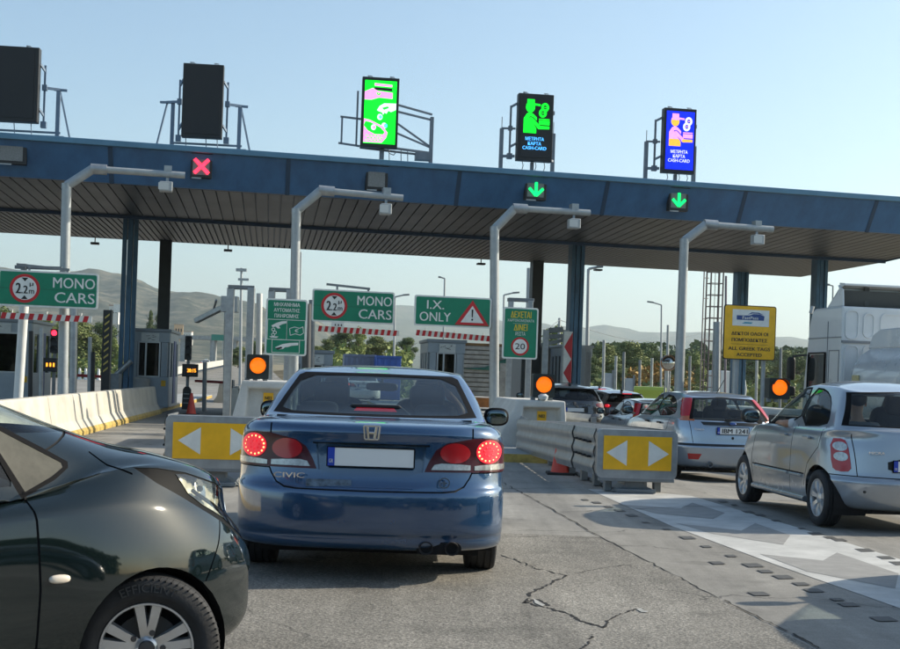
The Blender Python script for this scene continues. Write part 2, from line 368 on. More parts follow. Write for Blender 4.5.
def wiggle(pts, n=9, j=1.1, rnd=random.Random(5)):
    out = []
    for a, b in zip(pts, pts[1:]):
        for i in range(n): t = i / n; out.append((a[0] + (b[0] - a[0]) * t + rnd.uniform(-j, j) * 1.6, a[1] + (b[1] - a[1]) * t + rnd.uniform(-j, j) * .7))
    return out + [pts[-1]]
def streak(mb, P, z, wd, mi=0, rnd=random.Random(8)):
    Q = [at_z(x, y, z) for x, y in P]; o = len(mb.v)
    for i, q in enumerate(Q):
        d = (Q[min(i + 1, len(Q) - 1)] - Q[max(i - 1, 0)]).normalized(); nrm = Vector((-d.y, d.x, 0)); ww = wd * rnd.uniform(.35, 1.5)
        mb.v += [tuple(q + nrm * ww), tuple(q - nrm * ww)]
    for i in range(len(Q) - 1):
        if rnd.random() < .10: continue
        mb.f.append((o + 2 * i, o + 2 * i + 1, o + 2 * i + 3, o + 2 * i + 2)); mb.m.append(mi)
ck = MB()
for P, wd in (([(45, 160), (90, 176), (120, 188), (187, 205)], .007), ([(187, 203), (150, 222), (110, 240), (97, 262), (140, 272), (190, 285), (215, 300), (265, 315)], .011), ([(265, 315), (275, 300), (320, 280), (350, 274)], .007), ([(240, 330), (235, 345), (215, 362)], .007), ([(97, 262), (120, 255), (150, 268)], .011), ([(187, 203), (260, 188), (330, 180)], .004)):
    streak(ck, wiggle([cx1(p) for p in P]), .0065, wd)
streak(ck, wiggle([(470, 466), (500, 481), (530, 497), (613, 543), (700, 588), (802, 638), (850, 664)], 22, .8), .0062, .0065)
streak(ck, wiggle([(400, 532), (503, 536), (611, 538)], 12, .5), .0070, .006)
for P in ([(560, 512), (690, 506), (900, 512)], [(470, 489), (610, 487)], [(660, 480), (900, 478)]): streak(ck, wiggle(P, 16, .5), .0075, .007)
kind(ck.build('road_cracks', M_GAP, fixn=False), 'structure')
pt = MB()
flat(pt, [cx1(p) for p in ((335, 276), (345, 274), (350, 278), (362, 281), (357, 283), (345, 282))], .0085); flat(pt, [cx1(p) for p in ((114, 253), (120, 256), (140, 267), (134, 270), (118, 263))], .0085)
kind(pt.build('road_paint_flecks', mat('chalky crumbs', (.36, .36, .34), .9, var=.3, vscale=20), fixn=False), 'structure')

# ------------------------------------------------------------------ islands
M_KTOP = M_CONCD
for k, (y0, y1) in {-2: (27, 70), -1: (21, 70), 0: (22.5, 66), 1: (22, 66), 2: (22, 66)}.items():
    if k == -2: continue
    off = (k) * 4.45; pass
def island(k, y0, y1, wdt=1.5):
    off = 4.45 * k; mb = MB()
    L = [(axis2(Y) + off - wdt / 2, axis2(Y) + off + wdt / 2, Y) for Y in [y0 + (y1 - y0) * i / 12 for i in range(13)]]
    o = 0
    for xl, xr, Y in L:
        zl = min(gz(xl, Y), gz(xr, Y)); zt = .14 + (0 if k <= 0 else gz(xr + 1, Y) * .5)
        mb.v += [(xl, Y, -.1), (xl, Y, zt - .02), (xl + .03, Y, zt), (xr - .03, Y, zt), (xr, Y, zt - .02), (xr, Y, -.4)]
    for i in range(12):
        for j, mi in enumerate((1, 0, 0, 0, 1)): a = i * 6 + j; mb.f.append((a, a + 1, a + 7, a + 6)); mb.m.append(mi)
    mb.f.append((0, 1, 2, 3, 4, 5)); mb.m.append(1)
    return kind(mb.build('island_pavement', [M_CONCD, M_KERBY]), 'structure')
island(-2, 24, 62); island(-1, 21.5, 62); island(0, 21.6, 62); island(1, 25, 62)

# ------------------------------------------------------------------ canopy
ZB, ZR = 6.0, 5.85
cL, cR = at_z(0, 176, ZB), at_z(900, 234, ZB)
U = (cL - cR).normalized()                               # along the front, towards the left
rc, bc = at_z(885, 262, ZR), at_z(800, 277, ZR); D = (bc - rc); D.z = 0; DEP2 = D.length; D.normalize()
# right end: slide from the ridge corner towards us until the front line
den = D.x * U.y - D.y * U.x; kk = ((rc.x - cR.x) * U.y - (rc.y - cR.y) * U.x) / den
cE = Vector((rc.x - D.x * kk, rc.y - D.y * kk, ZB)); DEP1 = kk
CLEN = 46.0
tL, tR = px(0, 132, cL.y - .6), px(900, 198, cR.y - .6)
ztop = (tL.z + tR.z) / 2
def cp(s, t, z): p = cE + U * s + D * t; return Vector((p.x, p.y, z))
def fasc(x):
    """world point of the fascia's lower edge seen in picture column x"""
    lo, hi = -5., CLEN
    f = lambda s: (lambda p: 450 + F * ((p.x) * CR + (p.z - CAMZ) * SR) / p.y)(cp(s, -.3, 6.5))
    for _ in range(40):
        mid = (lo + hi) / 2
        if f(mid) > x: lo = mid
        else: hi = mid
    return (lo + hi) / 2
def tline(x, t):
    lo, hi = -5., CLEN
    for _ in range(40):
        mid = (lo + hi) / 2; p = cp(mid, t, 3.)
        if 450 + F * (p.x * CR + (p.z - CAMZ) * SR) / p.y > x: lo = mid
        else: hi = mid
    return cp(lo, t, 3.)
canopy = thing('toll_canopy', 'long blue toll plaza canopy with dark ribbed soffit spanning all lanes', 'canopy', (0, 0, 0))
fm = MB(); LEAN = -.6
seams = sorted([fasc(x) for x in (111, 288, 458, 605, 742, 872)]); seams = [seams[0] - 4.6] * 0 + seams
while seams[-1] < CLEN - 5: seams.append(seams[-1] + 4.7)
edges = [0] + [s for s in seams if s > .5] + [CLEN]
for a, b in zip(edges, edges[1:]):
    g = .018
    P = [cp(a + g, 0, ZB), cp(b - g, 0, ZB), cp(b - g, LEAN, ztop - .14), cp(a + g, LEAN, ztop - .14)]
    n_ = Vector((-U.y, U.x, 0)); n_ = n_ if n_.y > 0 else -n_
    Q = [p + n_ * .12 for p in P]
    fm.add(P + Q, [(0, 1, 2, 3), (7, 6, 5, 4), (0, 4, 5, 1), (1, 5, 6, 2), (2, 6, 7, 3), (3, 7, 4, 0)])
fm.build('fascia', M_BLUE, canopy, bevel=.012)
for s in edges[1:-1]: MB().bar(cp(s, .012, ZB), cp(s, LEAN + .012, ztop - .14), .11, .05).build('fascia_joint', mat('dark blue joint strip', (.02, .055, .11), .5), canopy)
cm = MB(); cm.add([cp(-.15, LEAN - .10, ztop - .15), cp(CLEN, LEAN - .10, ztop - .15), cp(CLEN, LEAN - .10, ztop), cp(-.15, LEAN - .10, ztop), cp(-.15, DEP1 + DEP2 + .1, ztop - .15), cp(CLEN, DEP1 + DEP2 + .1, ztop - .15), cp(CLEN, DEP1 + DEP2 + .1, ztop), cp(-.15, DEP1 + DEP2 + .1, ztop)],
    [(0, 1, 2, 3), (7, 6, 5, 4), (3, 2, 6, 7), (4, 5, 1, 0), (0, 3, 7, 4), (1, 5, 6, 2)])
cm.build('roof', mat('canopy cap blue', (.09, .20, .30), .35, .2, var=.12, vscale=2), canopy, bevel=.02)
em = MB()
em.add([cp(-.02, 0, ZB), cp(-.02, DEP1, ZR), cp(-.02, DEP1 + DEP2, ZR), cp(-.02, DEP1 + DEP2, ztop - .15), cp(-.02, LEAN, ztop - .15)], [(0, 1, 2, 3, 4)])
em.add([cp(-.02, DEP1 + DEP2, ZR), cp(CLEN, DEP1 + DEP2, ZR), cp(CLEN, DEP1 + DEP2, ztop - .15), cp(-.02, DEP1 + DEP2, ztop - .15)], [(0, 1, 2, 3)])
em.add([cp(0, .05, ZB + .09), cp(CLEN, .05, ZB + .09), cp(CLEN, DEP1, ZR + .09), cp(0, DEP1, ZR + .09), cp(CLEN, DEP1 + DEP2, ZR + .09), cp(0, DEP1 + DEP2, ZR + .09)], [(0, 1, 2, 3), (3, 2, 4, 5)])
em.build('rear_edge', M_BLUED, canopy)
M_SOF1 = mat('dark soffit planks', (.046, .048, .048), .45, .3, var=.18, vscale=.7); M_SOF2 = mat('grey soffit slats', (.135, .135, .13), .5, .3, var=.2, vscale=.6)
def planks(name, t0, z0, t1, z1, pitch, gap, m):
    mb = MB(); s = 0
    while s < CLEN:
        a, b = s, s + pitch - gap; P = [cp(a, t0, z0), cp(b, t0, z0), cp(b, t1, z1), cp(a, t1, z1)]; Q = [p + Vector((0, 0, .06)) for p in P]
        mb.add(P + Q, [(0, 1, 2, 3), (7, 6, 5, 4), (0, 4, 5, 1), (1, 5, 6, 2), (2, 6, 7, 3), (3, 7, 4, 0)]); s += pitch
    return mb.build(name, m, canopy)
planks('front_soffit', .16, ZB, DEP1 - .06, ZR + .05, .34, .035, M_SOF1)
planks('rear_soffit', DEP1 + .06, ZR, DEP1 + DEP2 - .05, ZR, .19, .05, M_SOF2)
bm_ = MB(); bm_.bar(cp(0, DEP1, ZR - .0), cp(CLEN, DEP1, ZR - .0), .10, .10); bm_.build('ridge_beam', M_BLUED, canopy)
# recessed lamps and small cameras under the soffit
for x, y, z in ((368, 240, ZR), (372, 247, ZR), (372, 253, ZR)):
    pass
def column(x, yt, Y, wd, mats_, solid=False):
    p = px(x, yt, Y); g = gz(p.x, Y); mb = MB(); zt = ZR + .1
    mb.box(p.x, Y, (g + zt) / 2, wd * .34, wd * .9, zt - g, PLAZA); c, s = math.cos(PLAZA), math.sin(PLAZA)
    for sg in (-1, 1): mb.box(p.x + sg * wd * .36 * c, Y + sg * wd * .36 * s, (g + zt) / 2, wd * .28, wd * 1.0, zt - g, PLAZA)
    if solid: mb = MB(); mb.box(p.x, Y, (g + zt) / 2, wd, wd, zt - g, PLAZA)
    o = mb.build('column', mats_, canopy, bevel=.012)
    b = MB(); b.box(p.x, Y, g + .2, wd * 1.5, wd * 1.5, .06, PLAZA); b.build('base_plate', M_STEELD, o)
    return p
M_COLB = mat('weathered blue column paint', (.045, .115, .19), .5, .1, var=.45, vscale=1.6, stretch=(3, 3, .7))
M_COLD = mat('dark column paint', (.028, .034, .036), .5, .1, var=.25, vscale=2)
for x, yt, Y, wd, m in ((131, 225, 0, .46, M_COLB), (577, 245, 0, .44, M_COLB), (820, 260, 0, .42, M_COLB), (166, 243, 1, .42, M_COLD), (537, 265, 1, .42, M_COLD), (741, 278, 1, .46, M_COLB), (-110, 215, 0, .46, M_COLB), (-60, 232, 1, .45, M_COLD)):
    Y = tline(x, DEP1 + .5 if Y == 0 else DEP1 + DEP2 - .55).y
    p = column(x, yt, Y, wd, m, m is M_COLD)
# drain pipe and conduit on the columns
for x0, x1, Y in ((821, 823.5, 46.1), (581, 582, 44.2), (134.5, 135.5, 41.5)):
    a = px(x0, 262, Y); mb = MB(); mb.tube((a.x, Y - .1, ZR), (a.x, Y - .1, gz(a.x, Y)), .05, 8); mb.build('drain_pipe', M_STEEL, canopy, smooth=40)

# ------------------------------------------------------------------ lane signals on the fascia
def fpos(x, y, off=.12):
    s = fasc(x); b = cp(s, 0, ZB); t = cp(s, LEAN, ztop)
    lo = px(x, y, b.y - .35 - off); return lo
def signal(x0, y0, x1, y1, what, label):
    c = fpos((x0 + x1) / 2, (y0 + y1) / 2); k = c.y / F; W, H = (x1 - x0) * k, (y1 - y0) * k
    t = thing('lane_signal', label, 'lane signal', c, PLAZA, 'lane control signals on the canopy fascia')
    MB().box(0, .1, 0, W, .2, H).build('housing', M_BLACK, t, bevel=.015)
    i = .39 * W
    MB().box(-.02 * W, -.006, .02 * H, 2 * i, .012, 2 * i * H / W).build('screen', mat('unlit diode field', (.19, .20, .20), .6, var=.35, vscale=60), t)
    MB().bar((-W / 2, -.05, H / 2 + .01), (W / 2, -.05, H / 2 + .01), .14, .02).build('visor', M_BLACK, t)
    MB().bar((-W * .45, -.012, -H * .52), (0, -.012, -H * .52), .03, .03).build('cable_gland', M_STEEL, t)
    mb = MB(); y = -.022
    if what == 'x':
        for a, b in (((-1, -1), (1, 1)), ((-1, 1), (1, -1))): mb.bar((a[0] * i * .85, y, a[1] * i * .85), (b[0] * i * .85, y - .004 * (a[1] > 0), b[1] * i * .85), .085, .02, up=(0, 1, 0))
        mb.build('cross', M_LEDR, t)
    elif what == 'v':
        mb.bar((0, y, i * .85), (0, y, -i * .55), .075, .02, up=(0, 1, 0)); mb.bar((0, y - .004, -i * .8), (i * .85, y - .004, i * .05), .075, .02, up=(0, 1, 0)); mb.bar((0, y - .007, -i * .8), (-i * .85, y - .007, i * .05), .075, .02, up=(0, 1, 0))
        mb.build('arrow', M_LEDG, t)
    return t
signal(191, 155, 212, 178, 'x', 'lane signal showing a lit red cross')
signal(-2, 140, 26, 164, '', 'unlit lane signal on the fascia left of the red cross, below the broadest black board')
signal(366, 167, 388, 190, '', 'unlit lane signal below the green coin basket screen')
signal(525, 178, 547, 200, 'v', 'lane signal with a green arrow below the black board with a green figure')
signal(668.5, 189, 689, 211, 'v', 'lane signal with a green arrow below the blue screen')

# ------------------------------------------------------------------ led boards on the roof
def board(x0, y0, x1, y1, Yoff, skew, label):
    s = fasc((x0 + x1) / 2); Y = cp(s, 0, 6).y + Yoff; c = px((x0 + x1) / 2, (y0 + y1) / 2, Y); k = Y / F
    t = thing('message_board', label, 'message board', c, PLAZA + skew, 'message boards standing on the canopy roof')
    W, H = (x1 - x0) * k, (y1 - y0) * k
    MB().box(0, .13, 0, W, .26, H).build('cabinet', M_BLACK, t, bevel=.012)
    MB().box(0, -.008, .0, W * .86, .016, H * .90).build('screen', M_SCRN, t)
    h = MB()
    for a in (-.3, .3): h.path([(a * W, .13, H / 2), (a * W - .05, .13, H / 2 + .05), (a * W + .05, .13, H / 2 + .05), (a * W + .1, .13, H / 2)], .012, 6)
    h.build('lifting_eye', M_STEEL, t)
    return t, W, H, c
def legs(t, H, c, W, posts, style):
    zb = ztop - c.z; mb = MB()
    for x, zt in posts:
        mb.bar((x, .45, zb), (x, .45, zt), .10, .10); mb.box(x, .45, zb + .03, .34, .3, .05)
        mb.tube((x, .45, zt), (x, .45, zt + (.32 if style == 'post' else .02)), .012, 6)
    return mb, zb
# two blank boards on the left
for (x0, y0, x1, y1, lab, cab) in ((-22, 46, 37.5, 121, 'broad black message board, switched off, on the far left of the roof', 5), (182.5, 64, 222.5, 137.5, 'narrow black message board, switched off, above the red cross', 4)):
    t, W, H, c = board(x0, y0, x1, y1, .3, -.12, lab)
    mb, zb = legs(t, H, c, W, [(W / 2 + .42, -.02 * H), (-W / 2 - .28, .02 * H)], 'flat')
    r = W / 2
    for sg in (-1, 1):
        mb.bar((sg * (r + .1), .3, -H * .46), (sg * (r + .1), .3, H * .30), .05); mb.bar((sg * r, .2, H * .30), (sg * (r + .1), .3, H * .22), .05); mb.bar((sg * r, .2, -H * .30), (sg * (r + .1), .3, -H * .38), .05)
        mb.bar((sg * (r + .1), .3, 0), (sg * (r + .45), .45, 0), .06); mb.box(sg * (r + .1), .3, 0, .12, .12, .14); mb.box(sg * (r + .1), .3, -H * .5, .14, .12, .16)
        mb.bar((sg * (r + .3), .45, 0), (sg * (r + .62), .5, 0), .10, .05); mb.bar((sg * (r + .44), .5, -.02), (sg * (r + .72), .6, zb + .12), .04)
    mb.bar((-r - .3, .3, zb + .16), (r + .62, .3, zb + .16), .08); mb.bar((-r - .3, .42, zb + .30), (r + .5, .42, zb + .30), .05)
    for a in (-.4, .1, .38): mb.tube((a * W, .15, -H / 2), (a * W + .03, .2, zb), .012, 6)
    mb.build('support_frame', mat('blue grey frame steel', (.16, .22, .30), .5, .3, var=.15, vscale=5), t)
M_FRM = mat('grey frame steel', (.20, .22, .25), .5, .4, var=.15, vscale=5)
# green coin basket screen
t, W, H, c = board(361.5, 77.5, 398.5, 147.5, .3, -.1, 'lit bright green screen with pink hands and a coin basket')
mb, zb = legs(t, H, c, W, [(W / 2 + .95, .02 * H)], 'flat')
for z in (.04, -.04): mb.bar((W / 2, .25, H * (.10 + z * 1.2)), (W / 2 + .95, .45, H * (.02 + z)), .05)
for z in (0, -.14): mb.bar((W / 2, .25, H * (-.12 + z)), (W / 2 + .9, .45, H * (-.40 + z * .1)), .045)
mb.bar((W / 2, .25, -H * .48), (W / 2 + .95, .45, -H * .50), .06); mb.bar((-W / 2 - .1, .3, -H * .46), (-W / 2 - .1, .3, H * .32), .05)
mb.bar((-W / 2, .3, -H * .08), (-W / 2 - .55, .3, -H * .06), .05); mb.bar((-W / 2, .3, -H * .47), (-W / 2 - .58, .3, -H * .44), .05); mb.bar((-W / 2 - .5, .3, -H * .45), (-W / 2 - .5, .3, -H * .06), .05)
mb.bar((-W / 2, .3, -H * .49), (W / 2 + .9, .45, -H * .54), .05); mb.bar((.1, .3, -H / 2), (.1, .3, zb), .12); mb.box(.1, .3, zb + .05, .35, .3, .08); mb.box(W / 2 + .72, .45, -H * .56, .4, .3, .2)
mb.path([(.25, .2, -H * .5), (.3, .2, -H * .56), (.42, .2, -H * .58), (.5, .2, -H * .52)], .012, 6)
for x in (.3, .62, .8): mb.tube((x, .3, -H * .5), (x + .02, .3, zb), .012, 6)
mb.build('support_frame', M_FRM, t)
def S(P, W, H): return [((a - .5) * W * .86, (.5 - b) * H * .90) for a, b in P]
def pict(t, W, H, items, name):
    mats_ = []; mb = MB()
    for i, (m, P) in enumerate(items):
        if m not in mats_: mats_.append(m)
        mb.prism(S(P, W, H), -.019 - .0012 * i, -.014, 'xz', mats_.index(m))
    mb.build(name, mats_, t)
E = lambda cx, cz, r, asp=1.75, n=20: circ(cx, cz, r, r / asp, n)
R4 = lambda a, b, c_, d: [(a, b), (c_, b), (c_, d), (a, d)]
ASP = 1.95
items = [(M_LEDG2, R4(0, 0, 1, 1)),
  (M_LEDP, [(.30, .04), (.86, .055), (.86, .095), (.30, .085)]), (M_SCRN, [(.30, .105), (.86, .115), (.86, .16), (.30, .15)]),
  (M_LEDP, [(0, .18), (.25, .12), (.40, .16), (.88, .18), (.88, .28), (.45, .27), (.22, .31), (0, .31)]), (M_LEDG2, [(.36, .19), (.50, .195), (.47, .235), (.40, .225)]), (M_LEDP, [(.40, .20), (.46, .205), (.44, .22)]),
  (M_LEDW, [(.40, .47), (.48, .40), (.62, .355), (1, .35), (1, .45), (.84, .49), (.76, .47), (.70, .52), (.64, .50), (.60, .54), (.56, .50), (.45, .485)]), (M_LEDG2, [(.56, .43), (.74, .40), (.78, .425), (.62, .46)]),
  (M_LEDW, E(.50, .575, .085)), (M_LEDC, E(.52, .575, .05)), (M_LEDW, E(.64, .71, .085)), (M_LEDC, E(.69, .71, .055)), (M_LEDW, E(.31, .745, .085)), (M_LEDP, E(.32, .745, .05)),
  (M_LEDP, [(0, .61), (.2, .63), (.6, .72), (.76, .82), (.72, .90), (.58, .985), (0, .985)]), (M_LEDG2, [(.05, .655), (.2, .665), (.52, .74), (.66, .81), (.62, .85), (.35, .85), (.14, .80), (.0, .72)]),
  (M_LEDW, E(.31, .745, .08)), (M_LEDP, E(.33, .745, .045))]
for i in range(5):
    for j in range(3): items.append((M_LEDG2, [(a + .10 + i * .105 + (j % 2) * .05, b + .875 + j * .038) for a, b in ((-.03, 0), (.0, -.010), (.035, 0), (0, .010))]))
pict(t, W, H, items, 'picture')
# cashier boards
def cashier(t, W, H, c_hat, c_face, c_body, c_low, c_arm, c_hand, c_coin, c_box, bgm, txt):
    it = [] if bgm is M_SCRN else [(bgm, R4(0, 0, 1, 1))]
    it += [(c_face, E(.31, .175, .15)), (c_hat, R4(.20, .04, .44, .13)), (c_hat, [(.44, .105), (.64, .115), (.64, .145), (.44, .14)]), (c_hat, [(.17, .12), (.46, .13), (.46, .155), (.17, .15)]),
           (c_body, [(.10, .36), (.20, .28), (.30, .255), (.42, .285), (.53, .34), (.52, .45), (.10, .48)]), (c_body, R4(.10, .40, .52, .5)), (c_low, R4(.10, .48, .52, .60)),
           (bgm, [(.26, .335), (.34, .32), (.42, .34), (.68, .47), (.97, .47), (.97, .53), (.60, .545), (.52, .52)]),
           (c_arm, [(.29, .35), (.34, .335), (.40, .355), (.64, .47), (.56, .51), (.30, .38)]), (c_hand, [(.62, .475), (.95, .475), (.95, .522), (.60, .53), (.54, .51)]),
           (c_box, R4(.60, .355, .95, .372)), (c_box, R4(.60, .385, .95, .455)),
           (c_coin, E(.79, .165, .13)), (bgm, E(.79, .165, .06)), (c_hand, R4(.755, .158, .86, .172)), (c_coin, E(.72, .26, .13)), (bgm, E(.72, .26, .06)), (c_hand, R4(.68, .253, .79, .267))]
    pict(t, W, H, it, 'cashier_picture')
    mb = MB()
    for s, z, w_ in (('ΜΕΤΡΗΤΑ', .69, .62), ('ΚΑΡΤΑ', .765, .44), ('CASH-CARD', .84, .80)): letters(mb, s, -.02 * W, (.5 - z) * H * .92, w_ * W * .84, .050 * H, -.036, 0, .015)
    mb.build('lettering', txt, t)
for (x0, y0, x1, y1, lab, cfg) in ((517.5, 94, 553.5, 161, 'black message board with a bright green figure taking payment', 0), (663, 108.5, 696.5, 173, 'blue lit screen with a pale figure taking payment', 1)):
    t, W, H, c = board(x0, y0, x1, y1, .3, -.06, lab)
    if cfg: MB().box(0, -.012, 0, W * .86, .010, H * .90).build('lit_field', M_LEDB, t)
    if not cfg: cashier(t, W, H, *[M_LEDG2] * 8, M_SCRN, M_LEDC)
    else: cashier(t, W, H, M_LEDP, M_LEDO, M_LEDP, M_LEDO, M_LEDP, M_LEDO, M_LEDW, M_LEDP, M_LEDB, M_LEDW)
    mb, zb = legs(t, H, c, W, [(-W / 2 - .36, .0), (W / 2 + .12, -.03 * H)], 'post')
    l_ = -W / 2
    for z in (.32, -.28): mb.bar((l_, .2, H * (z + .04)), (l_ - .14, .35, H * z), .05)
    mb.bar((l_ - .14, .35, -H * .46), (l_ - .14, .35, H * .34), .05); mb.bar((l_, .3, -.01), (l_ - .36, .42, 0), .05); mb.box(l_ - .14, .35, 0, .11, .1, .12); mb.box(l_ - .14, .35, -H * .42, .14, .12, .15); mb.bar((l_ - .36, .42, -H * .42), (l_, .3, -H * .42), .07)
    for z in (.25, -.3): mb.box(W / 2 + .03, .2, H * z, .08, .1, .1)
    mb.bar((W / 2, .3, -H * .45), (W / 2 + .12, .42, -H * .45), .06); mb.bar((0, .3, -H / 2), (0, .3, zb), .09)
    for x in (-.32, .05, .3): mb.path([(x * W, .12, -H / 2), (x * W + .04, .16, -H / 2 - .12), (x * W - .03, .2, zb)], .011, 6)
    mb.build('support_frame', M_FRM, t)

# ------------------------------------------------------------------ lamp gantry poles
def pole(pts, Y, lamp, label, r=.105, base=None):
    x0, y0 = pts[0]; b = px(x0, y0, Y); W3 = []
    for i, (x, y) in enumerate(pts):
        p = px(x, y, Y); Yi = Y + (p.x - px(pts[0][0], y, Y).x) * .2 * (i >= 2); W3.append(px(x, y, Yi))
    g = gz(b.x, Y) + .1; t = thing('lamp_pole', label, 'lamp pole', (b.x, Y, g), 0, 'bent grey lamp poles before the canopy')
    loc = Vector((b.x, Y, g)); L = [p - loc for p in W3]
    dn = (L[0] - L[1]); dn = dn / max(1e-6, abs(dn.z)); L[0] = L[0] + dn * L[0].z
    mb = MB(); mb.path([L[0], L[1]], [r * 1.12, r], 14); mb.path([L[1], L[2]], r * .98, 14); mb.path([L[2], L[3]], r * .72, 14); mb.build('mast', M_POLE, t, smooth=50)
    MB().tube(L[2] + (L[2] - L[3]).normalized() * .05, L[2] + (L[3] - L[2]).normalized() * .28, r * 1.12, 14).build('collar', M_STEEL, t, smooth=50); MB().tube(L[1] - Vector((0, 0, .06)), L[1] + Vector((0, 0, .05)), r * 1.06, 14).build('collar', M_STEEL, t, smooth=50)
    MB().box(L[0].x, 0, .03, .5, .5, .06).build('foot_plate', M_STEELD, t, bevel=.01)
    (lx, ly, lw, lh) = lamp; q = px(lx, ly, W3[3].y - .15) - loc; k = Y / F
    mb = MB(); mb.box(q.x, q.y, q.z, lw * k, .26, lh * k, PLAZA); lo = mb.build('floodlight', mat('lamp housing grey', (.36, .38, .39), .45, .2, var=.1, vscale=8), t, bevel=.02)
    MB().box(q.x - .02, q.y - .14, q.z, lw * k * .8, .01, lh * k * .7, PLAZA).build('lens', mat('lamp lens', (.55, .56, .54), .25), lo)
    bt = MB(); bt.bar((q.x, q.y + .1, q.z + lh * k / 2), (q.x, q.y + .12, q.z + lh * k / 2 + .20), .05); bt.box(q.x, q.y + .13, q.z + lh * k / 2 + .24, .16, .22, .22, PLAZA); bt.build('clamp', M_STEEL, t)
    return t
pole([(62.6, 392), (66.5, 186), (93, 169), (185, 175.5)], 26.9, (166, 187, 13, 10), 'bent lamp pole furthest left, behind the 2.2 m sign by the concrete barrier', .098)
pole([(293, 392), (296.3, 211), (321, 190.5), (403, 198)], 27, (385.5, 209.5, 11, 11), 'bent lamp pole behind the green payment machine sign', .095)
pole([(494, 404), (494.6, 229), (515, 208.5), (590, 213)], 29, (574, 224, 11, 10), 'bent lamp pole between the warning triangle sign and the sign with speed limit 20', .10)
pole([(678.5, 400), (684.3, 241), (706, 224.5), (773, 229.5)], 31, (757.5, 240, 11, 10), 'bent lamp pole rising behind the silver hatchback with red pillar lamps', .108)

# ------------------------------------------------------------------ signs
def sign(name, label, x0, y0, x1, y1, Y, face, border=M_WHITE, rz=PLAZA, cat='road sign', group=None, bw=.035, rad_=.05, yc=None):
    c = px((x0 + x1) / 2, (y0 + y1) / 2, Y); W, H = (x1 - x0) * Y / F / math.cos(rz), (y1 - y0) * Y / F
    t = thing(name, label, cat, c, rz, group)
    MB().prism(rrect(-W / 2, -H / 2, W / 2, H / 2, rad_), -.012, .02).build('panel', [border], t, bevel=.004)
    MB().prism(rrect(-W / 2 + bw, -H / 2 + bw, W / 2 - bw, H / 2 - bw, max(.012, rad_ - bw * .5)), -.016, -.0125).build('face', face, t)
    bk = MB()
    for z in (-.3, .3): bk.bar((-W * .48, .05, z * H), (W * .48, .05, z * H), .05, .05)
    bk.build('back_rail', M_STEELD, t)
    return t, W, H
def width_roundel(t, cx, r, txt='2.2'):
    y = -.018
    MB().prism(circ(cx, 0, r), y - .003, y).build('ring', M_RED, t); MB().prism(circ(cx, 0, r * .80), y - .006, y - .003).build('disc', M_WHITE, t)
    mb = MB(); yy = y - .007
    for s in (-1, 1): mb.prism([(cx - r * .22, s * r * .74), (cx + r * .22, s * r * .74), (cx, s * r * .48)][::s], yy - .003, yy)
    letters(mb, '2', cx - r * .42, 0, r * .30, r * .72, yy, 0, .035); letters(mb, '.', cx - r * .17, -r * .31, r * .09, r * .10, yy, 0, .02); letters(mb, '2', cx + r * .06, -r * .08, r * .26, r * .54, yy, 0, .035)
    letters(mb, 'μ', cx + r * .44, r * .26, r * .24, r * .28, yy, 0, .02); letters(mb, 'm', cx + r * .46, -r * .22, r * .34, r * .26, yy, 0, .02)
    mb.build('numerals', M_INK, t)
def caption(t, items, m, name='lettering', y=-.018, bold=.02):
    mb = MB()
    for s, cx, cz, w_, h_ in items: letters(mb, s, cx, cz, w_, h_, y, 0, bold)
    return mb.build(name, m, t)
for (x0, y0, x1, y1, Y, lab) in ((1.5, 271.5, 95.5, 307.5, 26.3, 'green MONO CARS sign at the far left, on the lamp pole by the barrier'), (313, 290.5, 394, 323, 29.3, 'green MONO CARS sign above the blue sedan, next to the payment machine sign')):
    t, W, H = sign('lane_sign', lab, x0, y0, x1, y1, Y, M_GREEN, group='green width limit signs')
    width_roundel(t, -W * .235, H * .40)
    caption(t, [('MONO', W * .255, H * .20, W * .42, H * .29), ('CARS', W * .265, -H * .21, W * .40, H * .29)], M_WHITE, bold=.014)
    MB().bar((-W * .49, -.0175, -H * .005), (W * .49, -.0175, -H * .005), .002, .004).build('panel_joint', M_INK, t)
    br = MB(); br.bar((-W * .33, .09, H * .66), (W * .20, .09, H * .58), .05); br.bar((-W * .20, .07, H * .5), (-W * .20, .09, H * .66), .04); br.bar((W * .18, .07, H * .3), (W * .18, .09, H * .6), .04); br.build('bracket', M_STEELD, t)
t, W, H = sign('lane_sign', 'green I.X. ONLY sign with a red warning triangle', 414.5, 296.5, 491.5, 327, 28.7, M_GREEN)
caption(t, [('I.X.', -W * .23, H * .20, W * .22, H * .28), ('ONLY', -W * .23, -H * .19, W * .40, H * .30)], M_WHITE, bold=.012)
MB().prism([(W * .02 + W * .005, -H * .42), (W * .47, -H * .42), (W * .25, H * .40)], -.021, -.018).build('triangle', M_RED, t)
MB().prism([(W * .10, -H * .335), (W * .40, -H * .335), (W * .25, H * .22)], -.024, -.021).build('triangle_field', M_WHITE, t)
mb = MB(); mb.prism([(W * .238, H * .10), (W * .262, H * .10), (W * .257, -H * .16), (W * .243, -H * .16)], -.027, -.0245); mb.prism(circ(W * .25, -H * .235, W * .013), -.027, -.0245); mb.build('exclamation_mark', M_INK, t)
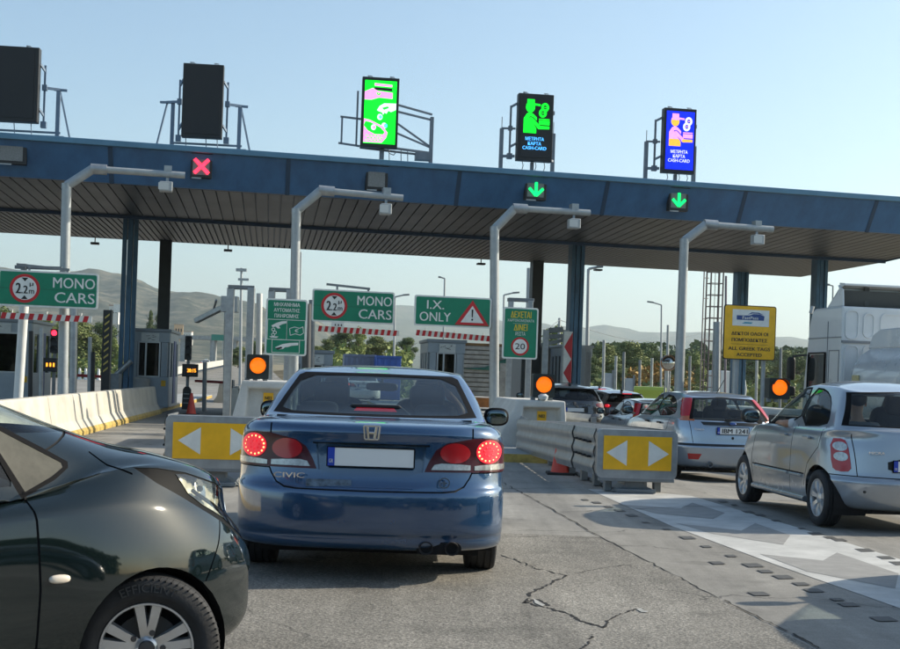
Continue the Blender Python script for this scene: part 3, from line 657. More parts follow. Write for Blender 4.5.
# payment machine sign
t, W, H = sign('payment_sign', 'tall green sign with white hand and banknote pictures left of the sedan roof', 266, 299, 306.5, 355.5, 26.2, M_GREEN)
caption(t, [('ΜΗΧΑΝΗΜΑ', 0, H * .40, W * .62, H * .065), ('ΑΥΤΟΜΑΤΗΣ', 0, H * .30, W * .62, H * .065), ('ΠΛΗΡΩΜΗΣ', 0, H * .20, W * .58, H * .065)], M_WHITE, bold=.02)
mb = MB(); y = -.0185
def outline(mb, x0, z0, x1, z1, th):
    for a, b in (((x0, z0), (x1, z0)), ((x0, z1), (x1, z1)), ((x0, z0), (x0, z1)), ((x1, z0), (x1, z1))): mb.bar((a[0], y, a[1]), (b[0], y, b[1]), th, .003, up=(0, 1, 0))
outline(mb, -W * .45, -H * .22, 0.01, H * .13, .010); outline(mb, 0.01, -H * .22, W * .45, H * .13, .010); outline(mb, -W * .33, -H * .45, W * .33, -H * .225, .010)
hand = [(-.36, .02), (-.24, .07), (-.12, .10), (0.0, .11), (0, .07), (-.10, .05), (-.18, .015), (-.14, -.02), (-.20, -.03), (-.26, .005), (-.33, -.01)]
mb.prism([(a * W, b * H) for a, b in hand], y - .004, y)
for cx, cz in ((-.31, -.05), (-.27, -.10), (-.31, -.14)): mb.rev([(W * .045, 0), (W * .045, .004), (W * .028, .004), (W * .028, 0)], (cx * W, y, cz * H), (0, -1, 0), 14)
mb.prism([(-.40 * W, -.17 * H), (-.18 * W, -.17 * H), (-.22 * W, -.195 * H), (-.36 * W, -.195 * H)], y - .004, y)
nt_ = [(.08, -.02), (.20, .01), (.32, -.01), (.40, .02), (.42, -.09), (.34, -.13), (.22, -.11), (.10, -.14)]
for a, b in zip(nt_, nt_[1:] + nt_[:1]): mb.bar((a[0] * W, y, a[1] * H), (b[0] * W, y, b[1] * H), .012, .004, up=(0, 1, 0))
letters(mb, '€', .25 * W, -.055 * H, W * .09, H * .06, y, 0, .02)
mb.prism([(a * W, b * H) for a, b in ((-.25, -.36), (-.08, -.30), (.10, -.275), (.30, -.265), (.30, -.31), (.14, -.325), (.05, -.35), (-.02, -.355), (-.06, -.385), (-.20, -.40))], y - .004, y)
mb.build('pictogram', M_WHITE, t)
MB().prism([(a * W, b * H) for a, b in ((-.24, -.375), (-.10, -.345), (-.08, -.375), (-.20, -.405))], y - .006, y - .0045).build('card_picture', M_INK, t)
# notes accepted sign
t, W, H = sign('payment_sign', 'tall green sign with yellow Greek words and a round 20 limit', 502.5, 307.5, 538, 359, 28.6, M_GREEN)
caption(t, [('ΔΕΧΕΤΑΙ', 0, H * .36, W * .58, H * .125), ('ΔΙΝΕΙ', 0, H * .11, W * .38, H * .12)], mat('sign lettering yellow', (.72, .52, .03), .4), 'yellow_lettering', bold=.018)
caption(t, [('ΧΑΡΤΟΝΟΜΙΣΜΑΤΑ', 0, H * .245, W * .76, H * .052), ('ΡΕΣΤΑ', 0, -H * .01, W * .28, H * .07)], M_WHITE, bold=.01)
MB().bar((-W * .22, -.018, H * .185), (W * .22, -.018, H * .185), .004, .004).build('rule_line', M_WHITE, t)
MB().prism(circ(0, -H * .255, W * .255), -.020, -.0175).build('ring', M_RED, t); MB().prism(circ(0, -H * .255, W * .20), -.023, -.020).build('disc', M_WHITE, t)
caption(t, [('20', 0, -H * .255, W * .28, H * .115)], M_INK, 'numerals', -.024, .01)
# yellow tag sign
t, W, H = sign('tag_sign', 'yellow square sign reading ALL GREEK TAGS ACCEPTED', 722, 305.5, 777, 360, 30.5, M_YEL, M_INK, bw=.022, rad_=.06)
MB().prism([(-W * .34, H * .12), (W * .36, H * .12), (W * .36, H * .42), (-W * .34, H * .42)], -.019, -.0165).build('logo_field', M_WHITE, t)
mb = MB(); mb.prism([(-W * .26, H * .23), (W * .26, H * .23), (W * .27, H * .31), (W * .18, H * .345), (W * .06, H * .345), (-W * .02, H * .315), (-W * .26, H * .31)], -.021, -.0195)
mb.prism([(-W * .05, H * .33), (W * .02, H * .375), (W * .16, H * .375), (W * .26, H * .33), (W * .15, H * .355), (W * .04, H * .355)], -.0215, -.0195); mb.build('logo_car', mat('logo dark blue', (.02, .06, .22), .4), t)
caption(t, [('FastPass', W * .0, H * .272, W * .30, H * .055)], M_WHITE, 'logo_lettering', -.0225, .02)
MB().prism([(-W * .16, H * .165), (W * .02, H * .165), (W * .05, H * .19), (-W * .10, H * .195)], -.021, -.0195).build('logo_stripe', mat('logo teal', (.05, .30, .40), .4), t)
caption(t, [('ΔΕΚΤΟΙ ΟΛΟΙ ΟΙ', 0, -H * .02, W * .70, H * .062), ('ΠΟΜΠΟΔΕΚΤΕΣ', 0, -H * .135, W * .68, H * .062), ('ALL GREEK TAGS', 0, -H * .295, W * .80, H * .062), ('ACCEPTED', 0, -H * .405, W * .48, H * .062)], M_INK, bold=.03)
MB().bar((-W * .36, -.018, -H * .215), (W * .35, -.018, -H * .215), .008, .004).build('rule_line', M_INK, t)
mb = MB(); mb.tube((-W * .20, .12, -2.2), (-W * .20, .12, H * .3), .075, 12); mb.tube((W * .33, .12, -2.2), (W * .33, .12, H * .3), .05, 12); mb.build('post', M_POLE, t, smooth=50)

# striped height bars
def stripes(x0, y0, x1, y1, Y, hpx, n, label, up):
    a, b = px(x0, y0, Y), px(x1, y1, Y + (x1 - x0) * Y / F * .21); c = (a + b) / 2; t = thing('height_bar', label, 'height bar', c, 0, 'striped height limit bars'); d = b - a; h = hpx * Y / F
    MB().bar(a - c, b - c, .06, h).build('bar', M_WHITE, t)
    mb = MB(); dx = d / n
    for i in range(n):
        o = a - c + dx * i + Vector((0, -.034, 0)); q = dx * .52; sh = dx * .18; z = Vector((0, 0, h * .5))
        P = [o + sh * 0 - z, o + q - z, o + q + sh + z, o + sh + z]; mb.add(P + [p + Vector((0, .003, 0)) for p in P], [(0, 1, 2, 3), (7, 6, 5, 4), (0, 4, 5, 1), (1, 5, 6, 2), (2, 6, 7, 3), (3, 7, 4, 0)])
    mb.build('stripe', M_RED, t)
    ch = MB()
    for f in (.12, .5, .88): p = a - c + d * f; ch.tube(p + Vector((0, 0, h / 2)), p + Vector((0, .02, up)), .008, 6)
    ch.build('hanger', M_STEEL, t)
stripes(1, 315.3, 92, 319.5, 26.3, 6.2, 10, 'red striped bar under the far left MONO CARS sign', .12)
stripes(318, 328.5, 399, 333.5, 29.5, 5.6, 13, 'red striped bar under the MONO CARS sign above the blue sedan', .12)
stripes(416, 332.5, 492, 339, 28.9, 5.6, 13, 'red striped bar under the I.X. ONLY sign', .12)
# ------------------------------------------------------------------ concrete barriers
def jersey(P, Q, h, label, group='concrete barrier blocks', m=None, yellow=True):
    """one block of barrier between two ground points, profile splayed at the foot"""
    P, Q = Vector(P), Vector(Q); d = Q - P; L = d.length; a = math.atan2(d.y, d.x)
    t = thing('concrete_barrier', label, 'barrier', P, a, group)
    pr = [(-.30, 0), (-.30, .08), (-.17, .30), (-.09, h - .03), (-.07, h), (.07, h), (.09, h - .03), (.17, .30), (.30, .08), (.30, 0)]
    MB().prism([(y, z) for y, z in pr], .012, L - .012, 'yz').build('block', m or M_CONC, t, bevel=.012)
    if yellow:
        mb = MB()
        for s in (-1, 1): mb.add([(.02, s * .304, .01), (L - .02, s * .304, .01), (L - .02, s * .304, .082), (.02, s * .304, .082), (L - .02, s * .267, .14), (.02, s * .267, .14)], [(0, 1, 2, 3), (3, 2, 4, 5)] if s < 0 else [(3, 2, 1, 0), (5, 4, 2, 3)])
        mb.build('painted_foot', M_KERBY, t, fixn=False)
    return t
b0, b1 = at_z(20, 448), at_z(152, 413.5); b0 = b0 - (b1 - b0) * .8
n = 6; M_BAR = mat('pale barrier concrete', (.50, .47, .40), .8, var=.20, vscale=1.8, bump=.2, bscale=25)
names = ['first', 'second', 'third', 'fourth', 'fifth', 'sixth']
for i in range(n):
    p, q = b0 + (b1 - b0) * (i / n), b0 + (b1 - b0) * ((i + 1) / n); sh = Vector((-.02, 0, 0))
    jersey(p + sh, q + sh, .80, ['sunlit barrier block nearest the dark car, end of the row at the frame edge', 'sunlit barrier block in front of the far left lamp pole and white post', 'sunlit barrier block beside the left lane, third from the near end', 'sunlit barrier block beside the left lane, fourth from the near end', 'barrier block just before the last of the row near the black striped post', 'barrier block ending the row at the round concrete collar of the booth'][i], 'sunlit barrier blocks beside the left lane', M_BAR)
for (x0, y0, x1, y1, lab) in ((203, 416, 199, 402, 'white barrier block with a yellow foot behind the traffic cone, nearer of two'), (199, 402, 196, 392, 'white barrier block behind the traffic cone, farther of two')):
    p, q = at_z(x0, y0), at_z(x1, y1); q = p + (q - p).normalized() * 4.2; jersey(p + Vector((.9, 0, 0)), q + Vector((1.1, 0, 0)), .85, lab, 'white barrier blocks behind the cone', M_BAR)

# ------------------------------------------------------------------ concrete head blocks with amber lights
def headblock(xc, ytop, Y, Wm, label, no, splay):
    c = px(xc, ytop, Y); g = gz(c.x, Y); t = thing('concrete_head_block', label, 'concrete block', (c.x, Y, g), LANE, 'concrete head blocks of the toll islands')
    h = c.z - g; w2 = Wm / 2
    V = []
    for y, zz, e in ((0, 0, 1), (2.6, 0, 1.0), (0.10, h, 0), (2.4, h, 0)):
        pass
    # hollow-fronted block: outer faces and a recessed front panel
    xb0, xb1 = -w2 - splay, w2 + .06; ri = (-w2 + .14, w2 - .13, .18, h - .13)
    P = [(xb0, 0, 0), (xb1, 0, 0), (w2, .10, h), (-w2, .10, h), (xb0, 3.0, 0), (xb1, 3.0, 0), (w2, 2.8, h), (-w2, 2.8, h)]
    fy = lambda z: .10 * z / h
    R = [(ri[0] - .10, fy(ri[2]), ri[2]), (ri[1] + .05, fy(ri[2]), ri[2]), (ri[1] + .05, fy(ri[3]), ri[3]), (ri[0] - .04, fy(ri[3]), ri[3])]
    B = [(ri[0], .28, ri[2] + .03), (ri[1], .28, ri[2] + .03), (ri[1], .28, ri[3] - .04), (ri[0], .28, ri[3] - .04)]
    V = P + R + B
    MB().add(V, [(4, 5, 6, 7)[::-1], (0, 4, 7, 3), (1, 2, 6, 5), (3, 7, 6, 2), (0, 1, 9, 8), (1, 2, 10, 9), (2, 3, 11, 10), (3, 0, 8, 11), (8, 9, 13, 12), (9, 10, 14, 13), (10, 11, 15, 14), (11, 8, 12, 15), (12, 13, 14, 15)]).build('block', mat('grey white concrete', (.52, .52, .49), .8, var=.16, vscale=2.4, bump=.2, bscale=22), t, bevel=.03)
    pw, ph = .175, .185; pcx, pcz = (ri[0] + ri[1]) / 2 + .03, ri[3] - .17
    pl = MB().box(pcx, .262, pcz, pw, .012, ph).build('number_plate', M_YEL, t)
    mb = MB(); letters(mb, no, pcx, pcz, pw * .66, ph * .34, .2545, 0, .03); mb.build('lettering', M_INK, pl)
    cb = MB(); cb.path([(pcx - .03, .266, pcz + .12), (pcx + .0, .262, pcz + .20)], .008, 6); cb.path([(pcx - .06, .27, pcz - .10), (pcx - .02, .265, pcz - .3), (pcx - .05, .26, ri[2] + .1)], .008, 6); cb.box(pcx - .04, .25, ri[2] + .11, .14, .05, .10); cb.build('cable', M_STEEL, t)
    return t, h
t, h1 = headblock(266.5, 381, 22.6, .84, 'pale concrete head block marked N03 left of the blue sedan', 'N03', .28)
t, h2 = headblock(543, 400.5, 24.4, .90, 'pale concrete head block marked N02 beside the metal crash cushion', 'N02', .52)
t, h3 = headblock(786, 409, 26.5, .85, 'concrete head block hidden behind the silver hatchback on the right', 'N01', .5)
def amber(x0, y0, x1, y1, Y, label, lx=None, ly=None):
    c = px((x0 + x1) / 2, y1, Y); k = Y / F; W, H = (x1 - x0) * k, (y1 - y0) * k
    t = thing('warning_light', label, 'warning light', c, LANE, 'amber warning lights on the head blocks')
    MB().prism(rrect(-W / 2, 0, W / 2, H, .03), -.06, .22).build('housing', mat('housing dark green black', (.016, .024, .022), .5), t, bevel=.01)
    cz = H * .55; r = W * .36
    MB().rev([(0, -.032), (r * .3, -.03), (r * .7, -.02), (r, 0.0), (r * 1.02, .02)], (0, -.068, cz), (0, 1, 0), 28).build('lens', M_AMBER, t, smooth=60)
    mb = MB(); mb.rev([(r * 1.05, 0), (r * 1.14, 0), (r * 1.14, .03), (r * 1.05, .03)], (0, -.09, cz), (0, 1, 0), 28, close=True)
    hood = [(r * 1.14 * math.cos(rad(a)), r * 1.14 * math.sin(rad(a))) for a in range(20, 161, 10)]
    for p, q in zip(hood, hood[1:]): mb.add([(p[0], -.08, cz + p[1]), (q[0], -.08, cz + q[1]), (q[0] * .98, -.20, cz + q[1]), (p[0] * .98, -.20, cz + p[1])], [(0, 1, 2, 3)])
    mb.build('hood', M_BLACK, t)
    for a in (-.5, -.15, .3): MB().tube((a * W, .05, -.06), (a * W, .05, .02), .025, 8).box(a * W + .02, .02, -.03, .07, .10, .07).build('mounting', M_STEELD, t)
    return t
amber(246.5, 354.5, 268.5, 379, 22.9, 'lit amber warning light on the block marked N03')
amber(532, 374, 554, 397.5, 24.7, 'lit amber warning light on the block marked N02')
amber(767.5, 378, 789, 399, 26.7, 'lit amber warning light between the two silver hatchbacks, before the tank truck')
mb = MB(); c = px(543, 398, 24.6); mb.tube((c.x, 24.6, c.z - .1), (c.x, 24.6, c.z + .06), .06, 12); mb.rev([(.085, -.04), (.10, .02), (.05, .06)], (c.x - .0, 24.55, c.z + .02), (0, 0, 1), 14)
tag(mb.build('light_foot', mat('pale plastic', (.55, .6, .6), .4), smooth=40), 'small pale plastic foot between the N02 block and its amber light', 'lamp foot')

# ------------------------------------------------------------------ crash cushions
def rail_sheet(mb, y0, y1, x0, x1, z0, z1, z0b, z1b, nb=3, out=1, amp=.028):
    pr = []; K = nb * 6
    for i in range(K + 1):
        f = i / K; pr.append((amp * (.5 - .5 * math.cos(2 * math.pi * nb * f)), f))
    o = len(mb.v)
    for y, x, za, zb in ((y0, x0, z0, z1), (y1, x1, z0b, z1b)):
        for dx, f in pr: mb.v.append((x - out * dx, y, za + (zb - za) * f))
        for dx, f in reversed(pr): mb.v.append((x - out * dx + out * .012, y, za + (zb - za) * f))
    n = 2 * (K + 1)
    for i in range(n): mb.f.append((o + i, o + (i + 1) % n, o + n + (i + 1) % n, o + n + i)); mb.m.append(0)
def cushion(xc, yc, Y, label, hw=.51, zc=None, ln=7.2, rz=.078):
    c = px(xc, yc, Y); zc = c.z; t = thing('crash_cushion', label, 'crash cushion', (c.x, Y, 0), rz, 'metal crash cushions with yellow arrow panels')
    H = .60; z0, z1 = zc - H / 2 + .02, zc + H / 2
    P = rrect(-hw, z0 - .03, hw, z1, .07)
    MB().prism(P, .0, .16).build('front_frame', M_STEEL, t, bevel=.012)
    MB().box(0, .04, z0 - .045, hw * 1.9, .08, .05).build('bumper_beam', M_STEELD, t, bevel=.01)
    pw, ph = hw * .85, .212; cz = zc + .01
    pl = MB().box(0, -.006, cz, pw * 2, .012, ph * 2).build('arrow_panel', M_YEL, t, bevel=.003)
    for sg in (-1, 1):
        x = sg * pw * .57; a = [(x + sg * .15, cz), (x - sg * .11, cz + .16), (x - sg * .11, cz - .16)]; MB().prism(a if sg > 0 else a[::-1], -.016, -.0125).build('arrow', M_WHITE, pl)
    for sg in (-1, 1):
        mb = MB(); rail_sheet(mb, .15, 1.7, sg * (hw + .0), sg * (hw + .02), z0, z1, z0 - .02, z1 - .02, 3, -sg); mb.build('side_rail', M_STEEL, t, smooth=50)
        mb = MB(); rail_sheet(mb, min(1.55, ln - .3), ln, sg * (hw + .035), sg * (hw + .06), z0 - .02, z1 - .02, z0 - .018 * ln, z1 - .018 * ln, 3, -sg); mb.build('side_rail', M_STEEL, t, smooth=50)
    sl = MB()
    for i in range(int((ln - .3) / .42)): sl.box(0, .3 + i * .42, z1 - .035 - .018 * (.3 + i * .42), hw * 1.9, .10, .05)
    sl.build('cross_slat', M_STEELD, t)
    st = MB()
    for y in (.45, .75, 1.05, 1.3):
        for z in (z0 + .21, z0 + .40): st.box(-hw - .035, y, z, .05, .17, .022)
    st.build('slot', M_GAP, t)
    for y in [q for q in (.25, 1.0, 1.9, 2.9, 3.9, 4.9, 5.9, 6.8) if q < ln]:
        for sg in (-.62, .62):
            b = MB(); b.bar((sg * hw, y, .01), (sg * hw, y, z0 + .05), .09, .12); b.build('leg', M_STEELD, t, bevel=.008)
    bp = MB(); bp.prism([(-.30, .01), (.30, .01), (.13, .10), (.12, .30), (-.12, .30), (-.13, .10)], .1, .5); bp.box(0, ln / 2, .03, .5, ln, .05); bp.build('base_plate', M_STEELD, t, bevel=.01)
    return t
cushion(637.5, 454, 16.3, 'metal crash cushion with yellow arrow panel in front of the block marked N02')
cushion(215.5, 442, 15.2, 'metal crash cushion with yellow arrow panel partly hidden by the blue sedan', .58, None, 1.9, LANE)
# taller guard rail behind the right cushion and a loose bent one by the dark suv
def guard(xa, ya, yb, Ya, xb, yc, yd, Yb, label, nb=2):
    a0, a1, b0_, b1_ = px(xa, yb, Ya), px(xa, ya, Ya), px(xb, yd, Yb), px(xb, yc, Yb); o = a0; t = thing('guard_rail', label, 'guard rail', (o.x, o.y, gz(o.x, o.y)), 0, 'short guard rails'); g = gz(o.x, o.y)
    mb = MB(); rail_sheet(mb, 0, b0_.y - o.y, 0, b0_.x - o.x, a0.z - g, a1.z - g, b0_.z - g, b1_.z - g, nb, 1, .06); mb.build('rail', M_STEEL, t, smooth=50)
    for f in (.08, .9): d = (b0_ - a0) * f; MB().bar((d.x + .09, d.y, 0), (d.x + .09, d.y, a1.z - g - .05), .10, .12).build('post', M_STEELD, t)
guard(527, 419, 446, 23.7, 499, 407, 433, 27.0, 'guard rail curving past the left flank of the N02 block', 2)
guard(591, 414.5, 426, 25.2, 563, 411.5, 425.5, 25.8, 'short bent guard rail end between the N02 block and the black suv', 1)
# panel wall behind the suv on the right island, grey back of low screens
def cone(x, yb, Y, h, label):
    p = px(x, yb, Y); g = max(gz(p.x, Y), p.z); t = thing('traffic_cone', label, 'traffic cone', (p.x, Y, p.z), 0, 'orange traffic cones')
    MB().rev([(.15, .03), (.135, .06), (.03, h), (.0, h)], (0, 0, 0), (0, 0, 1), 18).build('body', mat('cone orange red', (.62, .055, .03), .5, var=.15, vscale=9), t, smooth=50)
    MB().box(0, 0, .02, .40, .40, .04).build('base', M_DARK, t, bevel=.01)
cone(191, 415, 36.5, .62, 'orange cone beside the booth in the left lane')
cone(560, 474.5, 19.2, .66, 'orange cone beside the crash cushion, under its rail')

# ------------------------------------------------------------------ booths
def booth(xc, yt, Y, W, dp, label, notice='', hh=None, left=0.):
    c = px(xc, yt, Y); g = gz(c.x, Y) + .12; h = c.z - g; t = thing('toll_booth', label, 'toll booth', (c.x, Y, g), LANE, 'grey toll booths')
    w2 = W / 2
    f = MB(); sill = .95; top = h - .42
    f.box(0, .04, sill / 2, W, .08, sill); f.box(0, .04, (top + h - .1) / 2, W, .08, h - .1 - top)
    for x in (-w2 + .16, w2 - .16): f.box(x, .04, (sill + top) / 2, .32 if W > 1.3 else .2, .08, top - sill)
    for sg in (-1, 1):
        f.box(sg * (w2 - .04), dp / 2 + .08, sill / 2, .08, dp - .16, sill); f.box(sg * (w2 - .04), dp / 2 + .08, (top + h - .1) / 2, .08, dp - .16, h - .1 - top)
        for y in (.30, dp * .40, dp * .66, dp - .2): f.box(sg * (w2 - .042), y, (sill + top) / 2, .076, .30, top - sill)
    f.box(0, dp - .04, (h - .1) / 2, W, .08, h - .1)
    f.build('wall', M_BOOTH, t, bevel=.01)
    r = MB(); r.box(0, dp / 2, h - .05, W + .10, dp + .10, .10); r.build('roof', mat('booth roof grey', (.26, .29, .32), .5, var=.1), t, bevel=.02)
    gl = MB(); gl.box(0, .05, (sill + top) / 2, W - .5, .01, top - sill)
    gl.box(w2 - .04, dp / 2, (sill + top) / 2, .01, dp - .3, top - sill); gl.box(-w2 + .04, dp / 2, (sill + top) / 2, .01, dp - .3, top - sill); gl.build('window', M_BOOTHG, t)
    fr = MB(); outline_y = -.004
    x0, x1 = -w2 + .30, w2 - .30
    for a, b in (((x0, sill), (x1, sill)), ((x0, top), (x1, top)), ((x0, sill), (x0, top)), ((x1, sill), (x1, top)), ((x0 + .35 * (x1 - x0), sill), (x0 + .35 * (x1 - x0), top))): fr.bar((a[0], -.004, a[1]), (b[0], -.004, b[1]), .05, .03, up=(0, 1, 0))
    fr.build('window_frame', mat('window frame aluminium', (.45, .47, .48), .35, .6), t)
    fl = MB(); fl.box(0, dp / 2, .02, W - .2, dp - .2, .04); fl.box(0, .5, .8, W - .2, .6, .05); fl.box(.1, .55, 1.0, .4, .1, .3); fl.build('interior', mat('booth interior', (.03, .035, .035), .8), t)
    pl = MB().box(.02, -.02, h - .27, W * .44, .03, .26).build('notice_board', mat('notice white', (.60, .61, .58), .5, var=.08, vscale=12), t)
    ls = MB()
    rr = random.Random(int(xc))
    for i in range(7): a = rr.uniform(-.18, .12) * W; z = h - .35 + .16 * rr.random(); ls.bar((a, -.037, z), (a + rr.uniform(.04, .12), -.037, z + rr.uniform(-.03, .05)), .012, .004, up=(0, 1, 0))
    ls.build('notice_print', M_INK, pl)
    dr = MB(); dr.box(w2 + .006, dp * .55, h * .45, .03, .7, h * .82); dr.build('door', mat('booth door blue', (.03, .06, .22), .5, var=.1), t, bevel=.005)
    yl = MB(); yl.box(w2 - .16, -.008, sill - .2, .14, .012, .18); yl.build('sticker', M_YEL, t)
    return t
booth(150, 328.5, 40.5, 1.25, 3.0, 'grey toll booth with a blue side door behind the blue column at the left')
booth(447, 339.5, 40, 1.15, 2.6, 'grey toll booth with a dark window seen above the blue sedan roof')
booth(578, 345, 47.5, 1.1, 2.4, 'grey toll booth mostly hidden behind the blue column over the black suv')
booth(316, 350, 38, 1.0, 2.6, 'grey toll booth behind the payment machine sign, mostly hidden by the sedan')
booth(-6, 318, 38.5, 2.2, 3.2, 'grey toll booth cut by the frame edge behind the far left MONO CARS sign')
# round concrete collar of the booth column and its bent hand rail
p = px(132, 377, 40.2); mb = MB(); mb.rev([(.0, 0), (.56, 0), (.56, .02), (.54, .98), (.50, 1.02), (0, 1.02)], (p.x, p.y, p.z - 1.02), (0, 0, 1), 28)
tag(mb.build('concrete_collar', M_CONCD, smooth=40), 'round concrete collar round the foot of the left blue column', 'concrete collar')
a = [px(x, y, 39.3) for x, y in ((113, 393), (113.5, 380), (117, 374), (131, 361))]; mb = MB(); mb.path(a, .085, 10); mb.tube(a[0] - Vector((0, 0, .5)), a[0], .085, 10)
tag(mb.build('hand_rail', M_STEEL, smooth=50), 'bent grey hand rail in front of the blue column', 'hand rail')

# ------------------------------------------------------------------ small posts, signals, gates on the left
def post(x, yt, yb, Y, r, m, label, name='post', cat='post', lean=0., group=None, dark=None):
    a, b = px(x + lean, yt, Y), px(x, yb, Y); mb = MB(); mb.tube((b.x, Y, gz(b.x, Y)), (a.x, Y, a.z), r, 12); return tag(mb.build(name, m, smooth=50), label, cat, group)
post(17.5, 306, 392, 27.4, .10, mat('white post paint', (.66, .67, .64), .5, var=.08), 'leaning white post under the far left MONO CARS sign', lean=6.5)
post(31, 331, 384, 33, .055, M_BLACK, 'thin black post left of the red traffic light')
post(41.5, 328, 383, 33, .055, M_STEEL, 'thin grey post between the black post and the red traffic light')
post(73.5, 308, 383, 33, .10, M_STEEL, 'thick grey post just right of the far left lamp pole', lean=.6)
post(90, 337, 383, 36, .055, M_POLE, 'thin pale post left of the black striped post')
post(93.5, 352, 383, 36, .05, M_BLACK, 'short black post left of the striped post', lean=0)
post(205, 362, 385, 42, .07, M_POLE, 'pale bollard post right of the left booth signal', name='bollard', cat='bollard')
t = thing('striped_post', 'tall black post with yellow bands beside the left booth', 'post', (px(105.5, 390, 34).x, 34, .1))
hh = px(105.5, 310, 34).z - .1; MB().box(0, 0, hh / 2, .22, .16, hh).build('post', M_BLACK, t, bevel=.01)
mb = MB()
for i in range(9): z = hh * .40 + i * hh * .064; mb.add([(-.06, -.083, z), (.06, -.083, z + .10), (.06, -.083, z + .15), (-.06, -.083, z + .05)], [(0, 1, 2, 3)])
mb.build('band', mat('faded yellow', (.50, .38, .08), .6), t); MB().rev([(.20, 0), (.20, .05), (.12, .5)], (0, 0, 0), (0, 0, 1), 4).build('foot', M_BLACK, t)
def signal_mast(x, yt, yb, Y, led, lit, label, txt, foot=None):
    b = px(x, yb, Y); t = thing('traffic_light', label, 'traffic light', (b.x, Y, .1), LANE, 'lane traffic lights'); k = Y / F; zt, zb = px(x, yt, Y).z - .1, b.z - .1; w_ = .20
    MB().tube((0, .12, 0), (0, .12, zt), .05, 10).build('mast', M_STEELD, t, smooth=40)
    MB().prism(rrect(-w_ / 2, zb, w_ / 2, zt, .03), -.08, .10).build('head', M_BLACK, t, bevel=.01)
    n_ = 3; hh_ = (zt - zb) / n_
    for i in range(n_):
        cz = zt - hh_ * (i + .5); on = i == 0 and lit
        MB().rev([(.0, -.012), (.075, -.004), (.08, .01)], (0, -.085, cz), (0, 1, 0), 18).build('lens', M_LEDR if on else M_SCRN, t, smooth=60)
        v = MB(); P = [(.09 * math.cos(rad(a)), .09 * math.sin(rad(a))) for a in range(0, 181, 20)]
        for p, q in zip(P, P[1:]): v.add([(p[0], -.08, cz + p[1]), (q[0], -.08, cz + q[1]), (q[0], -.20, cz + q[1]), (p[0], -.20, cz + p[1])], [(0, 1, 2, 3)])
        v.build('visor', M_BLACK, t)
    x0, y0, x1, y1 = led; c = px((x0 + x1) / 2, (y0 + y1) / 2, Y) - Vector((b.x, Y, .1)); W, H = (x1 - x0) * k, (y1 - y0) * k
    bx = MB().box(c.x, -.02, c.z, W, .2, H).build('display_box', M_BLACK, t, bevel=.01)
    mb = MB(); letters(mb, txt, c.x + W * .1, c.z, W * .55, H * .28, -.125, 0, .04); mb.build('display_text', M_LEDA, bx)
    return t
signal_mast(54, 329, 353, 36.5, (42.5, 358, 57, 371.5), True, 'traffic light showing red on the far left lane', '- - -')
t = signal_mast(188, 336, 360, 40, (182.5, 364, 198, 376.8), False, 'unlit traffic light with an amber text display beside the left booth', '20:15')
mb = MB(); p = px(190, 398, 40) - Vector(t.location); mb.prism([(-.14, 0), (.14, 0), (.12, .62), (.06, .70), (-.06, .70), (-.12, .62)], -.05, .15); mb.build('control_box', M_BLACK, t)
mb = MB()
for z in (.2, .34, .48): mb.bar((-.10, -.056, z), (.08, -.056, z), .02, .006, up=(0, 1, 0))
mb.build('trim_line', M_STEEL, t)
def gate(x0, x1, y, Y, label):
    a, b = px(x0, y, Y), px(x1, y + 1, Y + .2); t = thing('barrier_gate', label, 'barrier gate', (b.x, Y, gz(b.x, Y) + .1), 0, 'red lane barrier gates'); z = b.z - t.location.z
    MB().box(.1, 0, z / 2 + .05, .28, .34, z + .1).build('cabinet', M_STEELD, t, bevel=.02)
    MB().bar((0, -.2, z), (a.x - b.x, -.2, z + .02), .04, .085).build('arm', mat('gate arm red', (.33, .02, .02), .5, var=.2, vscale=6), t)
gate(66, 114, 376, 38, 'red gate arm lowered across the far left lane')
gate(196, 228, 381.5, 44, 'red gate arm lowered behind the cone right of the left booth')

# ------------------------------------------------------------------ square steel frames
def frame(xs, yt, Y, y_beam, hb, label, wpx=7, side=None, extra=()):
    a = px(xs[0], yt, Y); t = thing('steel_frame', label, 'steel frame', (a.x, Y, gz(a.x, Y)), 0, 'square steel frames'); k = Y / F
    for x in xs:
        p = px(x, yt, Y); MB().box(p.x - a.x, 0, (p.z - t.location.z) / 2, wpx * k, .16, p.z - t.location.z).build('post', M_STEEL, t, bevel=.012)
    p0, p1 = px(xs[0] - 3, y_beam, Y), px(xs[-1] + 3, y_beam + 1, Y + .1)
    MB().bar(p0 - Vector(t.location), p1 - Vector(t.location), .2, hb * k).build('beam', M_STEELD, t, bevel=.01)
    for (q0, q1, ww) in extra: MB().bar(px(*q0, Y) - Vector(t.location), px(*q1, Y) - Vector(t.location), ww, ww).build('arm', M_STEELD, t)
    return t
frame((231, 251.5), 288, 31, 287, 4, 'grey frame of two square posts left of the payment machine sign', 7)
frame((272, 290), 290, 30.5, 289.5, 4, 'grey frame of two square posts behind the payment machine sign', 6.5)
frame((511, 530.5), 301, 31, 299.5, 3.6, 'grey frame of two square posts behind the sign with limit 20', 5.5)
post(259.5, 293.5, 385, 31.5, .075, mat('white post paint', (.66, .67, .64)), 'white post right of the square steel frame by the amber light')
post(226.5, 300, 372, 34, .06, M_STEEL, 'thin grey mast behind the steel frame above the N03 light')
post(717, 322, 400, 34, .10, M_POLE, 'pale thick post behind the yellow tag sign on its left')
post(312, 300, 385, 33, .08, M_STEELD, 'dark thin post between the two green signs left of the sedan')
post(307, 304, 385, 32, .11, mat('dark cabinet grey', (.05, .055, .06), .5), 'dark grey post behind the payment machine sign', name='cabinet_post')
p = px(563, 328, 42)
